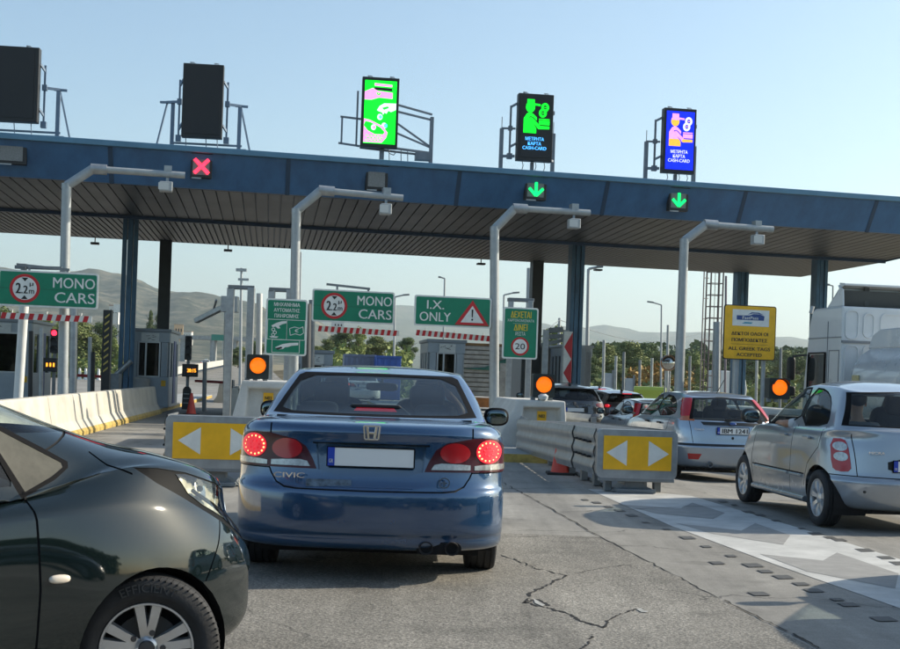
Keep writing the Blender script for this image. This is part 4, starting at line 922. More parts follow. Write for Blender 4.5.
t = frame((566, 546), 330, 42, 329.5, 5, 'grey steel gantry arm with a red and white chevron board', 6, extra=(((543, 337), (566, 336), .14), ((541, 345), (568, 339), .12)))
c = px(567.7, 357, 41.5); t = thing('chevron_board', 'red and white chevron board beside the blue column', 'warning board', c, 0); k = 41.5 / F
MB().box(0, .02, 0, 8.6 * k, .04, 51 * k).build('panel', M_WHITE, t)
mb = MB(); w_ = 4.2 * k; 
for i in range(2): z = (i - .5) * 26 * k; mb.add([(w_, -.004, z - 16 * k), (w_, -.004, z + 12 * k), (-w_ * .9, -.004, z - 3 * k)], [(0, 1, 2)])
mb.build('chevron', M_RED, t, fixn=False)
p = px(62, 268.5, 26.6); mb = MB(); a = px(15, 267, 26.5); mb.bar(a, p, .07, .07); mb.box(a.x + .18, a.y, a.z, .1, .1, .14)
tag(mb.build('sign_arm', M_STEELD), 'dark grey horizontal arm above the far left MONO CARS sign', 'bracket arm')
# lamps hanging under the canopy edge
for x, y, Y, lab in ((95, 243.5, 46, 'small dark lamp under the canopy beside the left blue column'), (228, 250.5, 48, 'small dark lamp under the canopy left of the payment sign pole'), (372, 243, 46, 'small lamp plate under the canopy above the second MONO CARS sign'), (481, 264, 50, 'small dark lamp under the canopy left of the pole at the warning sign'), (598, 270, 53, 'small dark lamp under the canopy right of the column by the suv')):
    p = px(x, y, Y); t = thing('soffit_lamp', lab, 'lamp', p, PLAZA, 'small lamps under the canopy'); MB().box(0, 0, 0, .30, .3, .07).build('housing', M_BLACK, t, bevel=.01); MB().tube((0, 0, 0), (0, 0, ZR - p.z + .1), .02, 6).build('rod', M_BLACK, t)
# ------------------------------------------------------------------ car shells
NA, NB, NC = 38, 44, 40
def interp(pts, y):
    if y <= pts[0][0]: return pts[0][1]
    if y >= pts[-1][0]: return pts[-1][1]
    n = len(pts); i = max(k for k in range(n - 1) if pts[k][0] <= y)
    (x0, a), (x1, b) = pts[i], pts[i + 1]; h = x1 - x0
    def sl(k): return (pts[k + 1][1] - pts[k][1]) / (pts[k + 1][0] - pts[k][0])
    s = sl(i); p = sl(i - 1) if i > 0 else s; q = sl(i + 1) if i < n - 2 else s
    m0 = 0 if p * s <= 0 else 2 * p * s / (p + s); m1 = 0 if q * s <= 0 else 2 * q * s / (q + s)
    t = (y - x0) / h; return (2 * t**3 - 3 * t**2 + 1) * a + (t**3 - 2 * t**2 + t) * h * m0 + (-2 * t**3 + 3 * t**2) * b + (t**3 - t**2) * h * m1
def resamp(P, n):
    P = np.array(P); d = np.r_[0, np.cumsum(np.hypot(*np.diff(P, axis=0).T))]; t = np.linspace(0, d[-1], n + 1)
    return np.c_[np.interp(t, d, P[:, 0]), np.interp(t, d, P[:, 1])]
def ring(yr, yf, w, z, ar=.6, nr=2.6, af=.8, nf=2.4, barrel=.02):
    a = np.linspace(0, math.pi / 2, 300); s, c = np.sin(a), np.cos(a)
    A = np.c_[w * np.abs(s) ** (2 / nr), yr + ar - ar * np.abs(c) ** (2 / nr)]; B = np.array([[w, yr + ar], [w, yf - af]]); C = np.c_[w * np.abs(c) ** (2 / nf), yf - af + af * np.abs(s) ** (2 / nf)]
    H = np.vstack([resamp(A, NA)[:-1], resamp(B, NB)[:-1], resamp(C, NC)])
    yc, L = (yr + yf) / 2, (yf - yr) / 2; H[:, 0] *= 1 - barrel * ((H[:, 1] - yc) / L) ** 2
    full = np.vstack([H, (H[1:-1] * [-1, 1])[::-1]])
    zz = np.array([z(p[1]) if callable(z) else z for p in full]); return np.c_[full, zz]
def spline(keys, sub):
    K = [keys[0]] + keys + [keys[-1]]; out = []
    for i in range(1, len(K) - 2):
        n = sub[i - 1] if isinstance(sub, (list, tuple)) else sub
        for j in range(n):
            t = j / n; p0, p1, p2, p3 = K[i - 1], K[i], K[i + 1], K[i + 2]
            def d(a, b): return np.maximum(np.sqrt(((a - b) ** 2).sum(1, keepdims=True)), 1e-4)
            d1 = d(p1, p2); m1 = (p2 - p0) * d1 / (d(p0, p1) + d1) if i > 1 else (p2 - p1); m2 = (p3 - p1) * d1 / (d1 + d(p2, p3)) if i < len(K) - 3 else (p2 - p1)
            out.append((2 * t**3 - 3 * t**2 + 1) * p1 + (t**3 - 2 * t**2 + t) * m1 + (-2 * t**3 + 3 * t**2) * p2 + (t**3 - t**2) * m2)
    out.append(keys[-1]); return out
def inside(p, poly):
    x, y = p; r = False; j = len(poly) - 1
    for i in range(len(poly)):
        xi, yi = poly[i]; xj, yj = poly[j]
        if (yi > y) != (yj > y) and x < (xj - xi) * (y - yi) / (yj - yi) + xi: r = not r
        j = i
    return r
AX = {'s': (1, 2), 'r': (0, 2), 'f': (0, 2), 't': (0, 1)}
class Car:
    def __init__(s, keys, sub, flares=()):
        R = spline(keys, sub); M = len(R[0]); s.bm = bmesh.new(); V = []
        for r in R:
            for x, y, z in r:
                for ya, amp, wy, zc, wz in flares:
                    e = amp * math.exp(-((y - ya) / wy) ** 4 - ((z - zc) / wz) ** 2) * min(1, (abs(x) / .6) ** 6); x += math.copysign(e, x)
                V.append(s.bm.verts.new((x, y, z)))
        for i in range(len(R) - 1):
            for j in range(M): s.bm.faces.new((V[i * M + j], V[i * M + (j + 1) % M], V[(i + 1) * M + (j + 1) % M], V[(i + 1) * M + j]))
        s.bm.faces.new(V[:M][::-1]); s.bm.faces.new(V[-M:])
        s.r = s.bm.faces.layers.int.new('r'); s.bm.normal_update(); s.reg = {}
    def on(s, x, z, d=(0, 1, 0), far=3.):
        from mathutils.bvhtree import BVHTree
        if not hasattr(s, 'bvh'): s.bvh = BVHTree.FromBMesh(s.bm)
        h = s.bvh.ray_cast(Vector((x, -far, z)), Vector(d)); return h[0].y if h[0] else 0.
    def side(s, y, z, sg=1):
        s.on(0, 1); h = s.bvh.ray_cast(Vector((sg * 3, y, z)), Vector((-sg, 0, 0))); return h[0].x if h[0] else 0.
    def rid(s, name):
        if name not in s.reg: s.reg[name] = len(s.reg) + 1
        return s.reg[name]
    def cut(s, proj, poly, name, cond=None, sym=True, over=None):
        for sg in ((1, -1) if sym else (1,)):
            if proj == 's': P = poly; side = (lambda c, n, g=sg: c.x * g > .3)
            else: P = [(a * sg, b) for a, b in poly]; side = {'r': lambda c, n: n.y < .35, 'f': lambda c, n: n.y > -.35, 't': lambda c, n: n.z > .2}[proj]
            s._cut(proj, P, s.rid(name), (lambda c, n, a=side: a(c, n) and (cond is None or cond(c, n))), over)
    def _cut(s, proj, P, rid, cond, over):
        i, j = AX[proj]; bm = s.bm; xs = [p[0] for p in P]; ys = [p[1] for p in P]; B = (min(xs), max(xs), min(ys), max(ys)); e = 1e-4
        def hit(f, B):
            a = [v.co[i] for v in f.verts]; b = [v.co[j] for v in f.verts]; return max(a) >= B[0] - e and min(a) <= B[1] + e and max(b) >= B[2] - e and min(b) <= B[3] + e
        cand = [f for f in bm.faces if cond(f.calc_center_median(), f.normal) and hit(f, B)]
        for p, q in zip(P, P[1:] + P[:1]):
            dx, dy = q[0] - p[0], q[1] - p[1]; L = math.hypot(dx, dy)
            if L < 1e-6: continue
            eb = (min(p[0], q[0]), max(p[0], q[0]), min(p[1], q[1]), max(p[1], q[1])); sub = [f for f in cand if hit(f, eb)]
            if not sub: continue
            co = [0, 0, 0]; no = [0, 0, 0]; co[i], co[j] = p; no[i], no[j] = -dy / L, dx / L
            ed = {e_ for f in sub for e_ in f.edges}; ve = {v for f in sub for v in f.verts}
            old = set(cand); r = bmesh.ops.bisect_plane(bm, geom=list(sub) + list(ed) + list(ve), dist=2e-5, plane_co=co, plane_no=no)
            for g in r['geom']:
                if isinstance(g, bmesh.types.BMFace): old.add(g)
            cand = [f for f in old if f.is_valid]
        for f in cand:
            c = f.calc_center_median()
            if inside((c[i], c[j]), P) and (over is None or f[s.r] in [s.rid(o) for o in over] + ([0] if 'body' in over else [])): f[s.r] = rid
    def groove(s, proj, pts, wd=.008, name='gap', cond=None, sym=True):
        for a, b in zip(pts, pts[1:]):
            dx, dy = b[0] - a[0], b[1] - a[1]; L = math.hypot(dx, dy); nx, ny = -dy / L * wd / 2, dx / L * wd / 2; ex, ey = dx / L * wd * .4, dy / L * wd * .4
            s.cut(proj, [(a[0] + nx - ex, a[1] + ny - ey), (a[0] - nx - ex, a[1] - ny - ey), (b[0] - nx + ex, b[1] - ny + ey), (b[0] + nx + ex, b[1] + ny + ey)], name, cond, sym, over=['body'])
    def arch(s, y, z, r):
        s.cut('s', [(y + r * math.cos(2 * math.pi * k / 40), z + r * math.sin(2 * math.pi * k / 40)) for k in range(40)], 'hole', lambda c, n: abs(c.x) > .42)
    def parts(s, root, spec):
        """spec: region name -> (object name, material, depth) ; 'body' for the rest. Left and right halves of paired regions become two parts."""
        bm = s.bm; bm.normal_update(); bm.verts.index_update(); NR = {v: v.normal.copy() for v in bm.verts}; inv = {v: k for k, v in s.reg.items()}; inv[0] = 'body'; G = {}
        for f in bm.faces:
            k = inv[f[s.r]]
            if k == 'hole': continue
            pair = len(spec.get(k, (0, 0, 0))) > 3 and spec[k][3] == 'pair'
            G.setdefault((k, (f.calc_center_median().x > 0) if pair else None), []).append(f)
        out = {}
        for (k, sd_), fs in G.items():
            nm, m, dep = spec[k][:3]; idx = {}; V = []; N_ = []; Fc = []
            fset = set(fs)
            for f in fs:
                q = []
                for v in f.verts:
                    if v not in idx: idx[v] = len(V); V.append(v.co - NR[v] * dep); N_.append(NR[v])
                    q.append(idx[v])
                Fc.append(q)
            nsm = len(Fc)
            if abs(dep) > 1e-4:
                for f in fs:
                    for l in f.loops:
                        if not any(g in fset for g in l.edge.link_faces if g is not f):
                            a, b = l.vert, l.link_loop_next.vert; o = len(V); V += [V[idx[a]], V[idx[b]], b.co.copy(), a.co.copy()]; n_ = (b.co - a.co).cross(NR[a]).normalized() * (1 if dep < 0 else -1); N_ += [n_] * 4
                            Fc.append([o + 3, o + 2, o + 1, o][::1] if dep > 0 else [o, o + 1, o + 2, o + 3][::-1])
            me = bpy.data.meshes.new(nm); me.from_pydata([tuple(v) for v in V], [], Fc); me.materials.append(m)
            me.polygons.foreach_set('use_smooth', [True] * len(Fc)); me.update(); me.normals_split_custom_set_from_vertices([tuple(n) for n in N_])
            out.setdefault(k, []).append(link(nm, me, root))
        return out
def level_rings(levels, S, zb, zref, **kw):
    out = []
    for lv in levels:
        z, yr, yf, w = lv[:4]; k = dict(kw); k.update(lv[4] if len(lv) > 4 else {})
        out.append(ring(yr, yf, w, (lambda y, z=z: zb + (z - zb) * (interp(S, y) - zb) / (zref - zb)), **k))
    return out
def cap(edge, roof, ss=(.93, .8, .55, .28, .03)):
    yc = (edge[:, 1].max() + edge[:, 1].min()) / 2; out = []
    for s_ in ss:
        r = edge.copy(); r[:, 0] *= s_; r[:, 1] = yc + (r[:, 1] - yc) * s_
        for q, e in zip(r, edge): q[2] = e[2] + (interp(roof, q[1]) - e[2]) * (1 - s_ ** 2.4)
        out.append(r)
    return out
def lerp(a, b, t): return a + (b - a) * t

def ellip(mb, c, r, p=1., n=18, m=12, rx=0., mi=0):
    """superellipsoid, rx tilts it about x"""
    f = lambda v: math.copysign(abs(v) ** p, v); o = len(mb.v); ca, sa = math.cos(rx), math.sin(rx)
    for i in range(m + 1):
        a = -math.pi / 2 + math.pi * i / m
        for j in range(n):
            b = 2 * math.pi * j / n; x, y, z = r[0] * f(math.cos(a)) * f(math.cos(b)), r[1] * f(math.cos(a)) * f(math.sin(b)), r[2] * f(math.sin(a))
            mb.v.append((c[0] + x, c[1] + y * ca - z * sa, c[2] + y * sa + z * ca))
    for i in range(m):
        for j in range(n): a = o + i * n + j; b = o + i * n + (j + 1) % n; mb.f.append((a, b, b + n, a + n)); mb.m.append(mi)
def wheel(root, x, y, r, tw, rr, style, steer=0., text=None):
    sg = 1 if x > 0 else -1
    k = MB(); k.rev([(0, -tw * .3), (rr * .98, -tw * .3), (rr * .98, -tw * .28), (0, -tw * .27)], (0, 0, 0), (1, 0, 0), 32); k.rev([(0, .0), (rr * .55, .0), (rr * .55, .02), (0, .02)], (0, 0, 0), (1, 0, 0), 32)
    wo = k.build('wheel', M_DARK, root, smooth=40); wo.location = (x, y, r); wo.rotation_euler = (0, 0, steer + (0 if sg > 0 else math.pi))
    h = tw / 2; pr = [(rr * .99, -h * .8), (rr * 1.03, -h * .92), (rr + (r - rr) * .45, -h * 1.04), (r * .955, -h * .98), (r * .985, -h * .86)]
    for a, b in ((-.66, -.60), (-.26, -.20), (.20, .26), (.60, .66)): pr += [(r, h * (a - .02)), (r * .975, h * a), (r * .975, h * b), (r, h * (b + .02))]
    pr += [(r * .985, h * .86), (r * .955, h * .98), (rr + (r - rr) * .45, h * 1.04), (rr + (r - rr) * .30, h * 1.04), (rr + (r - rr) * .26, h * 1.0), (rr * 1.03, h * .92), (rr * .99, h * .8)]
    ty = MB(); ty.rev(pr, (0, 0, 0), (1, 0, 0), 64)
    if style == 'alloy':                                  # shoulder tread cuts
        for i in range(72):
            a = 2 * math.pi * i / 72; ty.bar((h * .60, r * .9965 * math.cos(a), r * .9965 * math.sin(a)), (h * .99, r * .964 * math.cos(a + .03), r * .964 * math.sin(a + .03)), .006, .006, 1)
    to = ty.build('tyre', [M_TYRE, M_GAP], wo, smooth=50)
    if text:
        V, fs = text_mesh(text, .02, .02); lo, hi = V.min(0), V.max(0); sz = hi - lo; R0 = rr + (r - rr) * .42; hh_ = (r - rr) * .34; ww = hh_ * sz[0] / sz[1] * .95; P = []
        for v in V:
            a = (.5 - (v[0] - lo[0]) / sz[0]) * ww / R0; q = R0 + (v[1] - lo[1]) / sz[1] * hh_; P.append((h * 1.035 + (v[2] - lo[2]) / sz[2] * .004, q * math.sin(-a), q * math.cos(a)))
        MB().add(P, fs).build('tyre_lettering', mat('raised tyre letters', (.05, .05, .05), .6), wo)
    rm = MB(); f = h * .78
    rm.rev([(rr * 1.0, f), (rr * .99, f + .012), (rr * .95, f + .012), (rr * .92, f - .01), (rr * .90, -h * .5), (rr * .97, -h * .5)], (0, 0, 0), (1, 0, 0), 56)
    def spoke(a0, w0, w1, r0, r1, x0, x1):
        c, s_ = math.cos(a0), math.sin(a0); V = []
        for (q, ww, xx) in ((r0, w0, x0), ((r0 + r1) / 2, (w0 + w1) / 2 * .92, (x0 + x1) / 2 + .012), (r1, w1, x1)):
            for dw, dx in ((-1, -.03), (-.75, 0), (.75, 0), (1, -.03)): V.append((xx + dx, q * c - dw * ww / 2 * s_, q * s_ + dw * ww / 2 * c))
        rm.add(V, [(i * 4 + j, i * 4 + j + 1, i * 4 + 5 + j, i * 4 + 4 + j) for i in range(2) for j in range(3)])
    if style == 'alloy':
        for i in range(5):
            a = 2 * math.pi * i / 5 + .31
            for d in (-1, 1): spoke(a + d * .20, .042, .050, rr * .20, rr * .93, f - .028, f - .004)
        rm.rev([(0, f - .012), (rr * .17, f - .012), (rr * .23, f - .022), (rr * .25, f - .06)], (0, 0, 0), (1, 0, 0), 24)
    else:
        n_ = 7 if style == 'cap7' else 8
        rm.rev([(0, f + .002), (rr * .2, f), (rr * .34, f - .012), (rr * .36, f - .03)], (0, 0, 0), (1, 0, 0), 24)
        for i in range(n_): spoke(2 * math.pi * i / n_ + .2, rr * .24, rr * .44, rr * .25, rr * .94, f - .012, f + .003)
    rm.build('rim', M_RIM, wo, smooth=35)
    if style == 'alloy':
        nb = MB()
        for i in range(5): a = 2 * math.pi * i / 5; nb.tube((f - .05, .052 * math.cos(a) * 1.2, .052 * math.sin(a) * 1.2), (f - .014, .052 * math.cos(a) * 1.2, .052 * math.sin(a) * 1.2), .012, 8)
        nb.rev([(0, f - .002), (.027, f - .004), (.032, f - .012)], (0, 0, 0), (1, 0, 0), 20); nb.build('wheel_nut', mat('dull nut grey', (.10, .10, .105), .35, .7), wo, smooth=40)
        dk = MB(); dk.rev([(0, .035), (rr * .72, .035), (rr * .72, .02)], (0, 0, 0), (1, 0, 0), 32); dk.build('brake_disc', mat('brake disc', (.03, .03, .03), .5, .4), wo, smooth=40)
    return wo
def liner(root, y, z, r, hw):
    mb = MB()
    for sg in (-1, 1):
        o = len(mb.v); A = [rad(a) for a in range(-35, 216, 12)]
        for a in A:
            for xx in (.42, hw): mb.v.append((sg * xx, y + r * math.cos(a), z + r * math.sin(a)))
        for i in range(len(A) - 1): mb.f.append((o + 2 * i, o + 2 * i + 1, o + 2 * i + 3, o + 2 * i + 2)); mb.m.append(0)
        mb.add([(sg * .42, y + r * math.cos(a), z + r * math.sin(a)) for a in A], [tuple(range(len(A)))])
    mb.build('wheel_well', M_GAP, root, fixn=False)
def interior(root, W, y0, y1, zb, front, rear, zs, zh, shelf=None):
    """seats with head restraints, shelf, dash; front and rear are seat back positions along y"""
    mb = MB(); mb.box(0, (y0 + y1) / 2, zb - .02, W * 1.75, y1 - y0, .04)
    mb.box(0, y1 - .35, (zb + zs) / 2 + .02, W * 1.6, .6, zs - zb + .12)
    if shelf: mb.box(0, (shelf[0] + shelf[1]) / 2, shelf[2], W * 1.5, shelf[1] - shelf[0], .03)
    mb.build('cabin_floor', mat('dark cabin plastic', (.022, .023, .025), .8), root)
    for x in (-.36, .36):
        s_ = MB(); ellip(s_, (x, front, (zb + zh - .22) / 2 + .05), (.25, .09, (zh - .22 - zb) / 2 + .08), .45, rx=.16); ellip(s_, (x, front - .10, zh - .08), (.135, .055, .105), .5, rx=.1)
        for d in (-.05, .05): s_.tube((x + d, front - .07, zh - .3), (x + d, front - .1, zh - .1), .008, 6)
        s_.build('front_seat', M_SEAT, root, smooth=60)
    if rear is not None:
        s_ = MB(); ellip(s_, (0, rear, zb - .02), (W * .80, .09, .26), .35, rx=.2)
        for x in (-.40, .40): ellip(s_, (x, rear - .06, zs + .09), (.13, .05, .065), .5)
        s_.build('rear_bench', M_SEAT, root, smooth=60)
def headliner(car, root, zmin):
    bm = car.bm; idx = {}; V = []; Fc = []
    keep = [car.reg.get(n) for n in ('glass', 'side_glass', 'windscreen', 'hole')]
    for f in bm.faces:
        c = f.calc_center_median()
        if c.z < zmin or f[car.r] in [k for k in keep if k]: continue
        q = []
        for v in f.verts:
            if v not in idx: idx[v] = len(V); V.append(tuple(v.co - v.normal * .022))
            q.append(idx[v])
        Fc.append(q[::-1])
    me = bpy.data.meshes.new('headliner'); me.from_pydata(V, [], Fc); me.materials.append(mat('headliner grey', (.10, .10, .10), .9)); link('headliner', me, root)
def mirror(root, x, y, z, m, W, sz=(.11, .07, .085)):
    sg = 1 if x > 0 else -1
    mb = MB(); ellip(mb, (x, y, z), sz, .75, 20, 12); mb.bar((x - sg * sz[0] * .6, y + .0, z - sz[2] * .6), (sg * (W - .02), y + .04, z - sz[2] * .9), .05, .035)
    o = mb.build('door_mirror', m, root, smooth=60)
    g = MB(); ellip(g, (x, y - sz[1] * .90, z), (sz[0] * .80, .012, sz[2] * .76), .7, 20, 8); g.build('mirror_glass', mat('mirror glass', (.16, .20, .21), .06, 1.), o, smooth=60)
def plate(root, cx, y, z, txt, w=.52, h=.112, tilt=0.):
    p = MB().box(0, 0, 0, w, .012, h).build('number_plate', M_PLATE, root, bevel=.002); p.location = (cx, y, z); p.rotation_euler = (tilt, 0, 0)
    MB().box(-w / 2 + .024, -.0075, 0, .044, .003, h * .96).build('plate_band', M_EU, p)
    mb = MB(); letters(mb, 'GR', -w / 2 + .024, -h * .22, .026, h * .20, -.010, 0, .01); mb.build('country_letters', M_WHITE, p)
    fr = MB(); 
    for a, b in (((-1, -1), (1, -1)), ((-1, 1), (1, 1)), ((-1, -1), (-1, 1)), ((1, -1), (1, 1))): fr.bar((a[0] * w / 2, -.002, a[1] * h / 2), (b[0] * w / 2, -.002, b[1] * h / 2), .008, .014, up=(0, 1, 0))
    fr.build('plate_frame', M_TRIM, p)
    if txt: mb = MB(); letters(mb, txt, .03, 0, w * .80, h * .62, -.0072, 0, .025); mb.build('plate_letters', M_INK, p)
    return p
def region_z(c, lo, hi): return lo < c.z < hi

# ================================================================== blue sedan
def build_sedan(paint_m, label, full=True):
    t = thing('sedan_car', label, 'car')
    S = [(0, 1.005), (.6, 1.0), (1.5, .965), (3.0, .92), (3.6, .885), (4.2, .75), (4.5, .60)]
    lv = [(.20, .34, 4.1, .70), (.215, .12, 4.40, .82), (.235, .045, 4.46, .862), (.275, .018, 4.48, .874), (.312, .020, 4.48, .876), (.335, .0, 4.49, .878), (.45, -.006, 4.5, .879), (.575, .0, 4.5, .880), (.615, .012, 4.5, .879), (.64, .045, 4.5, .877), (.80, .075, 4.47, .876), (.93, .085, 4.42, .870), (.99, .082, 4.38, .854)]
    K = level_rings(lv, S, .2, 1.005, ar=.55, nr=2.9, af=.9, nf=2.3, barrel=.035)
    top = ring(.115, 4.3, .815, lambda y: interp([(0, 1.03), (.6, 1.02), (1.5, .985), (3.0, .945), (3.6, .91), (4.2, .77), (4.5, .62)], y), .50, 3.0, .9, 2.3, .035)
    gb = ring(.60, 3.62, .772, lambda y: interp([(.5, 1.085), (1.2, 1.02), (2.2, .995), (3.2, .99), (3.6, 1.0)], y), .30, 2.6, .75, 2.2, .03)
    rf = ring(1.50, 2.72, .605, lambda y: interp([(1.3, 1.355), (1.8, 1.385), (2.3, 1.39), (2.8, 1.36)], y), .18, 3.2, .22, 2.8, .03)
    K += [top, lerp(top, gb, .5) + [0, 0, .006], gb, lerp(gb, rf, .5) + np.c_[np.sign(gb[:, 0]) * .018, gb[:, 1] * 0, gb[:, 1] * 0 + .004], rf]
    K += cap(rf, [(1.4, 1.40), (1.8, 1.428), (2.3, 1.434), (2.8, 1.40)])
    car = Car(K, [2, 2, 2, 2, 2, 3, 3, 2, 2, 4, 3, 3, 2, 5, 5, 6, 6, 2, 2, 3, 3, 3])
    fb = lambda c, n: c.z > .96
    car.cut('r', [(-.685, 1.08), (-.60, 1.075), (-.3, 1.072), (0, 1.071), (.3, 1.072), (.60, 1.075), (.685, 1.08), (.65, 1.16), (.572, 1.345), (.53, 1.366), (0, 1.372), (-.53, 1.366), (-.572, 1.345), (-.65, 1.16)], 'frame', lambda c, n: c.y < 1.9, False)
    car.cut('r', chaikin([(-.635, 1.095), (-.3, 1.087), (.3, 1.087), (.635, 1.095), (.61, 1.17), (.53, 1.345), (.2, 1.353), (-.2, 1.353), (-.53, 1.345), (-.61, 1.17)], 1), 'glass', lambda c, n: c.y < 1.9, False)
    car.cut('f', [(-.66, 1.03), (0, 1.015), (.66, 1.03), (.50, 1.34), (0, 1.355), (-.50, 1.34)], 'windscreen', lambda c, n: c.y > 2.5 and n.y > .15, False)
    car.cut('s', chaikin([(2.06, 1.02), (3.15, 1.01), (3.0, 1.09), (2.62, 1.31), (2.06, 1.345)], 1), 'side_glass', lambda c, n: abs(n.x) > .5); car.cut('s', chaikin([(2.0, 1.02), (2.0, 1.345), (1.55, 1.31), (1.12, 1.07), (1.15, 1.03)], 1), 'side_glass', lambda c, n: abs(n.x) > .5)
    rear = lambda c, n: c.y < .62
    car.cut('r', [(.335, .738), (.90, .738), (.89, .80), (.86, .90), (.80, .952), (.745, .962), (.64, .960), (.47, .925), (.405, .88), (.36, .80)], 'lamp_housing', rear)
    car.cut('r', [(.375, .752), (.622, .752), (.622, .785), (.56, .790), (.44, .795), (.395, .785)], 'lamp_clear', rear); car.cut('r', [(.648, .752), (.90, .752), (.88, .785), (.80, .792), (.70, .786), (.648, .78)], 'lamp_clear', rear)
    car.cut('r', circ(.523, .862, .095, .066, 24), 'lamp_red', rear); car.cut('r', circ(.740, .872, .083, .078, 24), 'brake_lamp', rear)
    for a, b in ((-.32, .32),):
        car.cut('r', [(-.345, .905), (-.325, .735), (-.22, .705), (0, .698), (.22, .705), (.325, .735), (.345, .905)], 'recess', rear, False)
    car.groove('r', [(.635, 1.02), (.636, .738), (.62, .70), (.585, .645), (.53, .617), (.46, .610), (0, .606)], .010, cond=rear)
    car.groove('r', [(.36, .906), (-.36, .906)], .012, cond=rear, sym=False)
    car.groove('r', [(.90, .735), (.637, .733)], .008, cond=rear)
    car.groove('s', [(3.25, .30), (3.28, .60), (3.15, .95)]); car.groove('s', [(2.03, .30), (2.03, 1.0)]); car.groove('s', [(1.30, .42), (1.22, .62), (1.02, .85), (1.04, 1.0)])
    car.arch(.93, .325, .365); car.arch(3.62, .325, .365)
    tx = MB(); tx.add([], [])
    P = car.parts(t, {'body': ('body', paint_m, 0), 'gap': ('panel_gap', M_GAP, .006), 'frame': ('window_surround', M_TRIM, 0), 'glass': ('rear_window', glass('shaded rear glass', (.42, .52, .54)), .003), 'windscreen': ('windscreen', M_GLASS, 0), 'side_glass': ('side_window', M_GLASSD, .004, 'pair'),  # the rear glass has its own darker tint
        'lamp_housing': ('tail_light', M_REDD, -.004, 'pair'), 'lamp_clear': ('reversing_lens', M_CLRL, -.007, 'pair'), 'lamp_red': ('fog_lens', M_REDL, -.010, 'pair'), 'brake_lamp': ('brake_light', M_BRAKE, -.010, 'pair'), 'recess': ('plate_recess', paint_m, .035)})
    headliner(car, t, 1.02)
    # diode rings in the brake lamps
    for sg in (-1, 1):
        d = MB(); q = MB(); cx_ = sg * .740
        for R_, n_ in ((.064, 15), (.030, 7)):
            for i in range(n_):
                a = 2 * math.pi * i / n_ + .2; x_, z_ = cx_ + R_ * math.cos(a), .872 + R_ * .94 * math.sin(a); y_ = car.on(x_, z_)
                (d if R_ > .05 else q).rev([(.0, -.006), (.0065, -.003), (.0075, .006)], (x_, y_ - .012, z_), (0, 1, 0), 8)
        d.build('brake_diode', M_BRAKEC, t, smooth=60); q.build('inner_diode', M_BRAKE, t, smooth=60)
    plate(t, 0, .062, .822, None, .54, .125, -.04)
    # H badge
    b = MB(); z = .985; y = .068
    fr = [(-.050, .042), (.050, .042), (.042, -.045), (-.042, -.045)]
    for a, c in zip(fr, fr[1:] + fr[:1]): b.bar((a[0], y, z + a[1]), (c[0], y, z + c[1]), .011, .012, up=(0, 1, 0))
    for s_ in (-1, 1): b.bar((s_ * .029, y - .002, z + .037), (s_ * .019, y - .002, z - .040), .015, .012, up=(0, 1, 0))
    b.bar((-.024, y - .003, z - .003), (.024, y - .003, z - .003), .014, .010, up=(0, 1, 0)); b.build('badge', M_CHROME, t, bevel=.002)
    b = MB(); letters(b, 'CIVIC', -.50, .695, .19, .034, .042, 0, .03, .006); b.build('model_lettering', M_CHROME, t)
    b = MB(); b.rev([(.036, 0), (.036, .006), (.028, .006), (.028, 0)], (.46, .050, .672), (0, -1, 0), 18); b.bar((.44, .046, .672), (.48, .046, .672), .008, .006, up=(0, 1, 0)); b.bar((.46, .045, .692), (.46, .045, .652), .008, .006, up=(0, 1, 0)); b.build('round_badge', mat('dull badge', (.10, .13, .17), .4, .5), t)
    MB().box(-.255, .042, .650, .28, .004, .05).build('sticker_residue', mat('sticker residue', (.11, .16, .22), .8, var=.7, vscale=22), t)
    # high brake lamp on the shelf
    b = MB(); b.prism([(-.24, 1.085), (.24, 1.085), (.16, 1.15), (-.16, 1.15)], .80, .95); hb = b.build('high_brake_housing', M_BLACK, t, bevel=.01)
    b = MB(); b.prism([(-.145, 1.104), (.145, 1.104), (.125, 1.128), (-.125, 1.128)], .790, .797); b.build('high_brake_light', M_BRAKE, hb)
    interior(t, .86, .6, 3.4, .78, 2.05, 1.25, 1.0, 1.27, (.65, 1.15, 1.05))
    b = MB(); ellip(b, (0, 2.75, 1.26), (.13, .025, .036), .5); b.tube((0, 2.78, 1.28), (0, 2.85, 1.36), .012, 6); b.build('rear_view_mirror', M_BLACK, t, smooth=60)
    for x in (-.79, .79):
        for y in (.93, 3.62): wheel(t, x * .935, y, .316, .205, .205, 'cap7')
    liner(t, .93, .325, .368, .80); liner(t, 3.62, .325, .368, .80)
    for s_ in (-1, 1): mirror(t, .955 if s_ > 0 else -.90, 2.98, 1.03, M_TRIM, .86, (.105, .075, .080))
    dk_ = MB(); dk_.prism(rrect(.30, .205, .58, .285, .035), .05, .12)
    b = MB()
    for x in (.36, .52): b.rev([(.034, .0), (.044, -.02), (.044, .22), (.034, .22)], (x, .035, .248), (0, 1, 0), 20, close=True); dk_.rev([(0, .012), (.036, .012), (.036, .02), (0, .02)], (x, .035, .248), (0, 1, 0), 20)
    ex_ = b.build('exhaust_tip', mat('sooty steel', (.10, .09, .085), .45, .7), t, smooth=40); dk_.build('exhaust_opening', M_GAP, ex_)  # black fill puts the shade inside the tips and their cut-out into colour
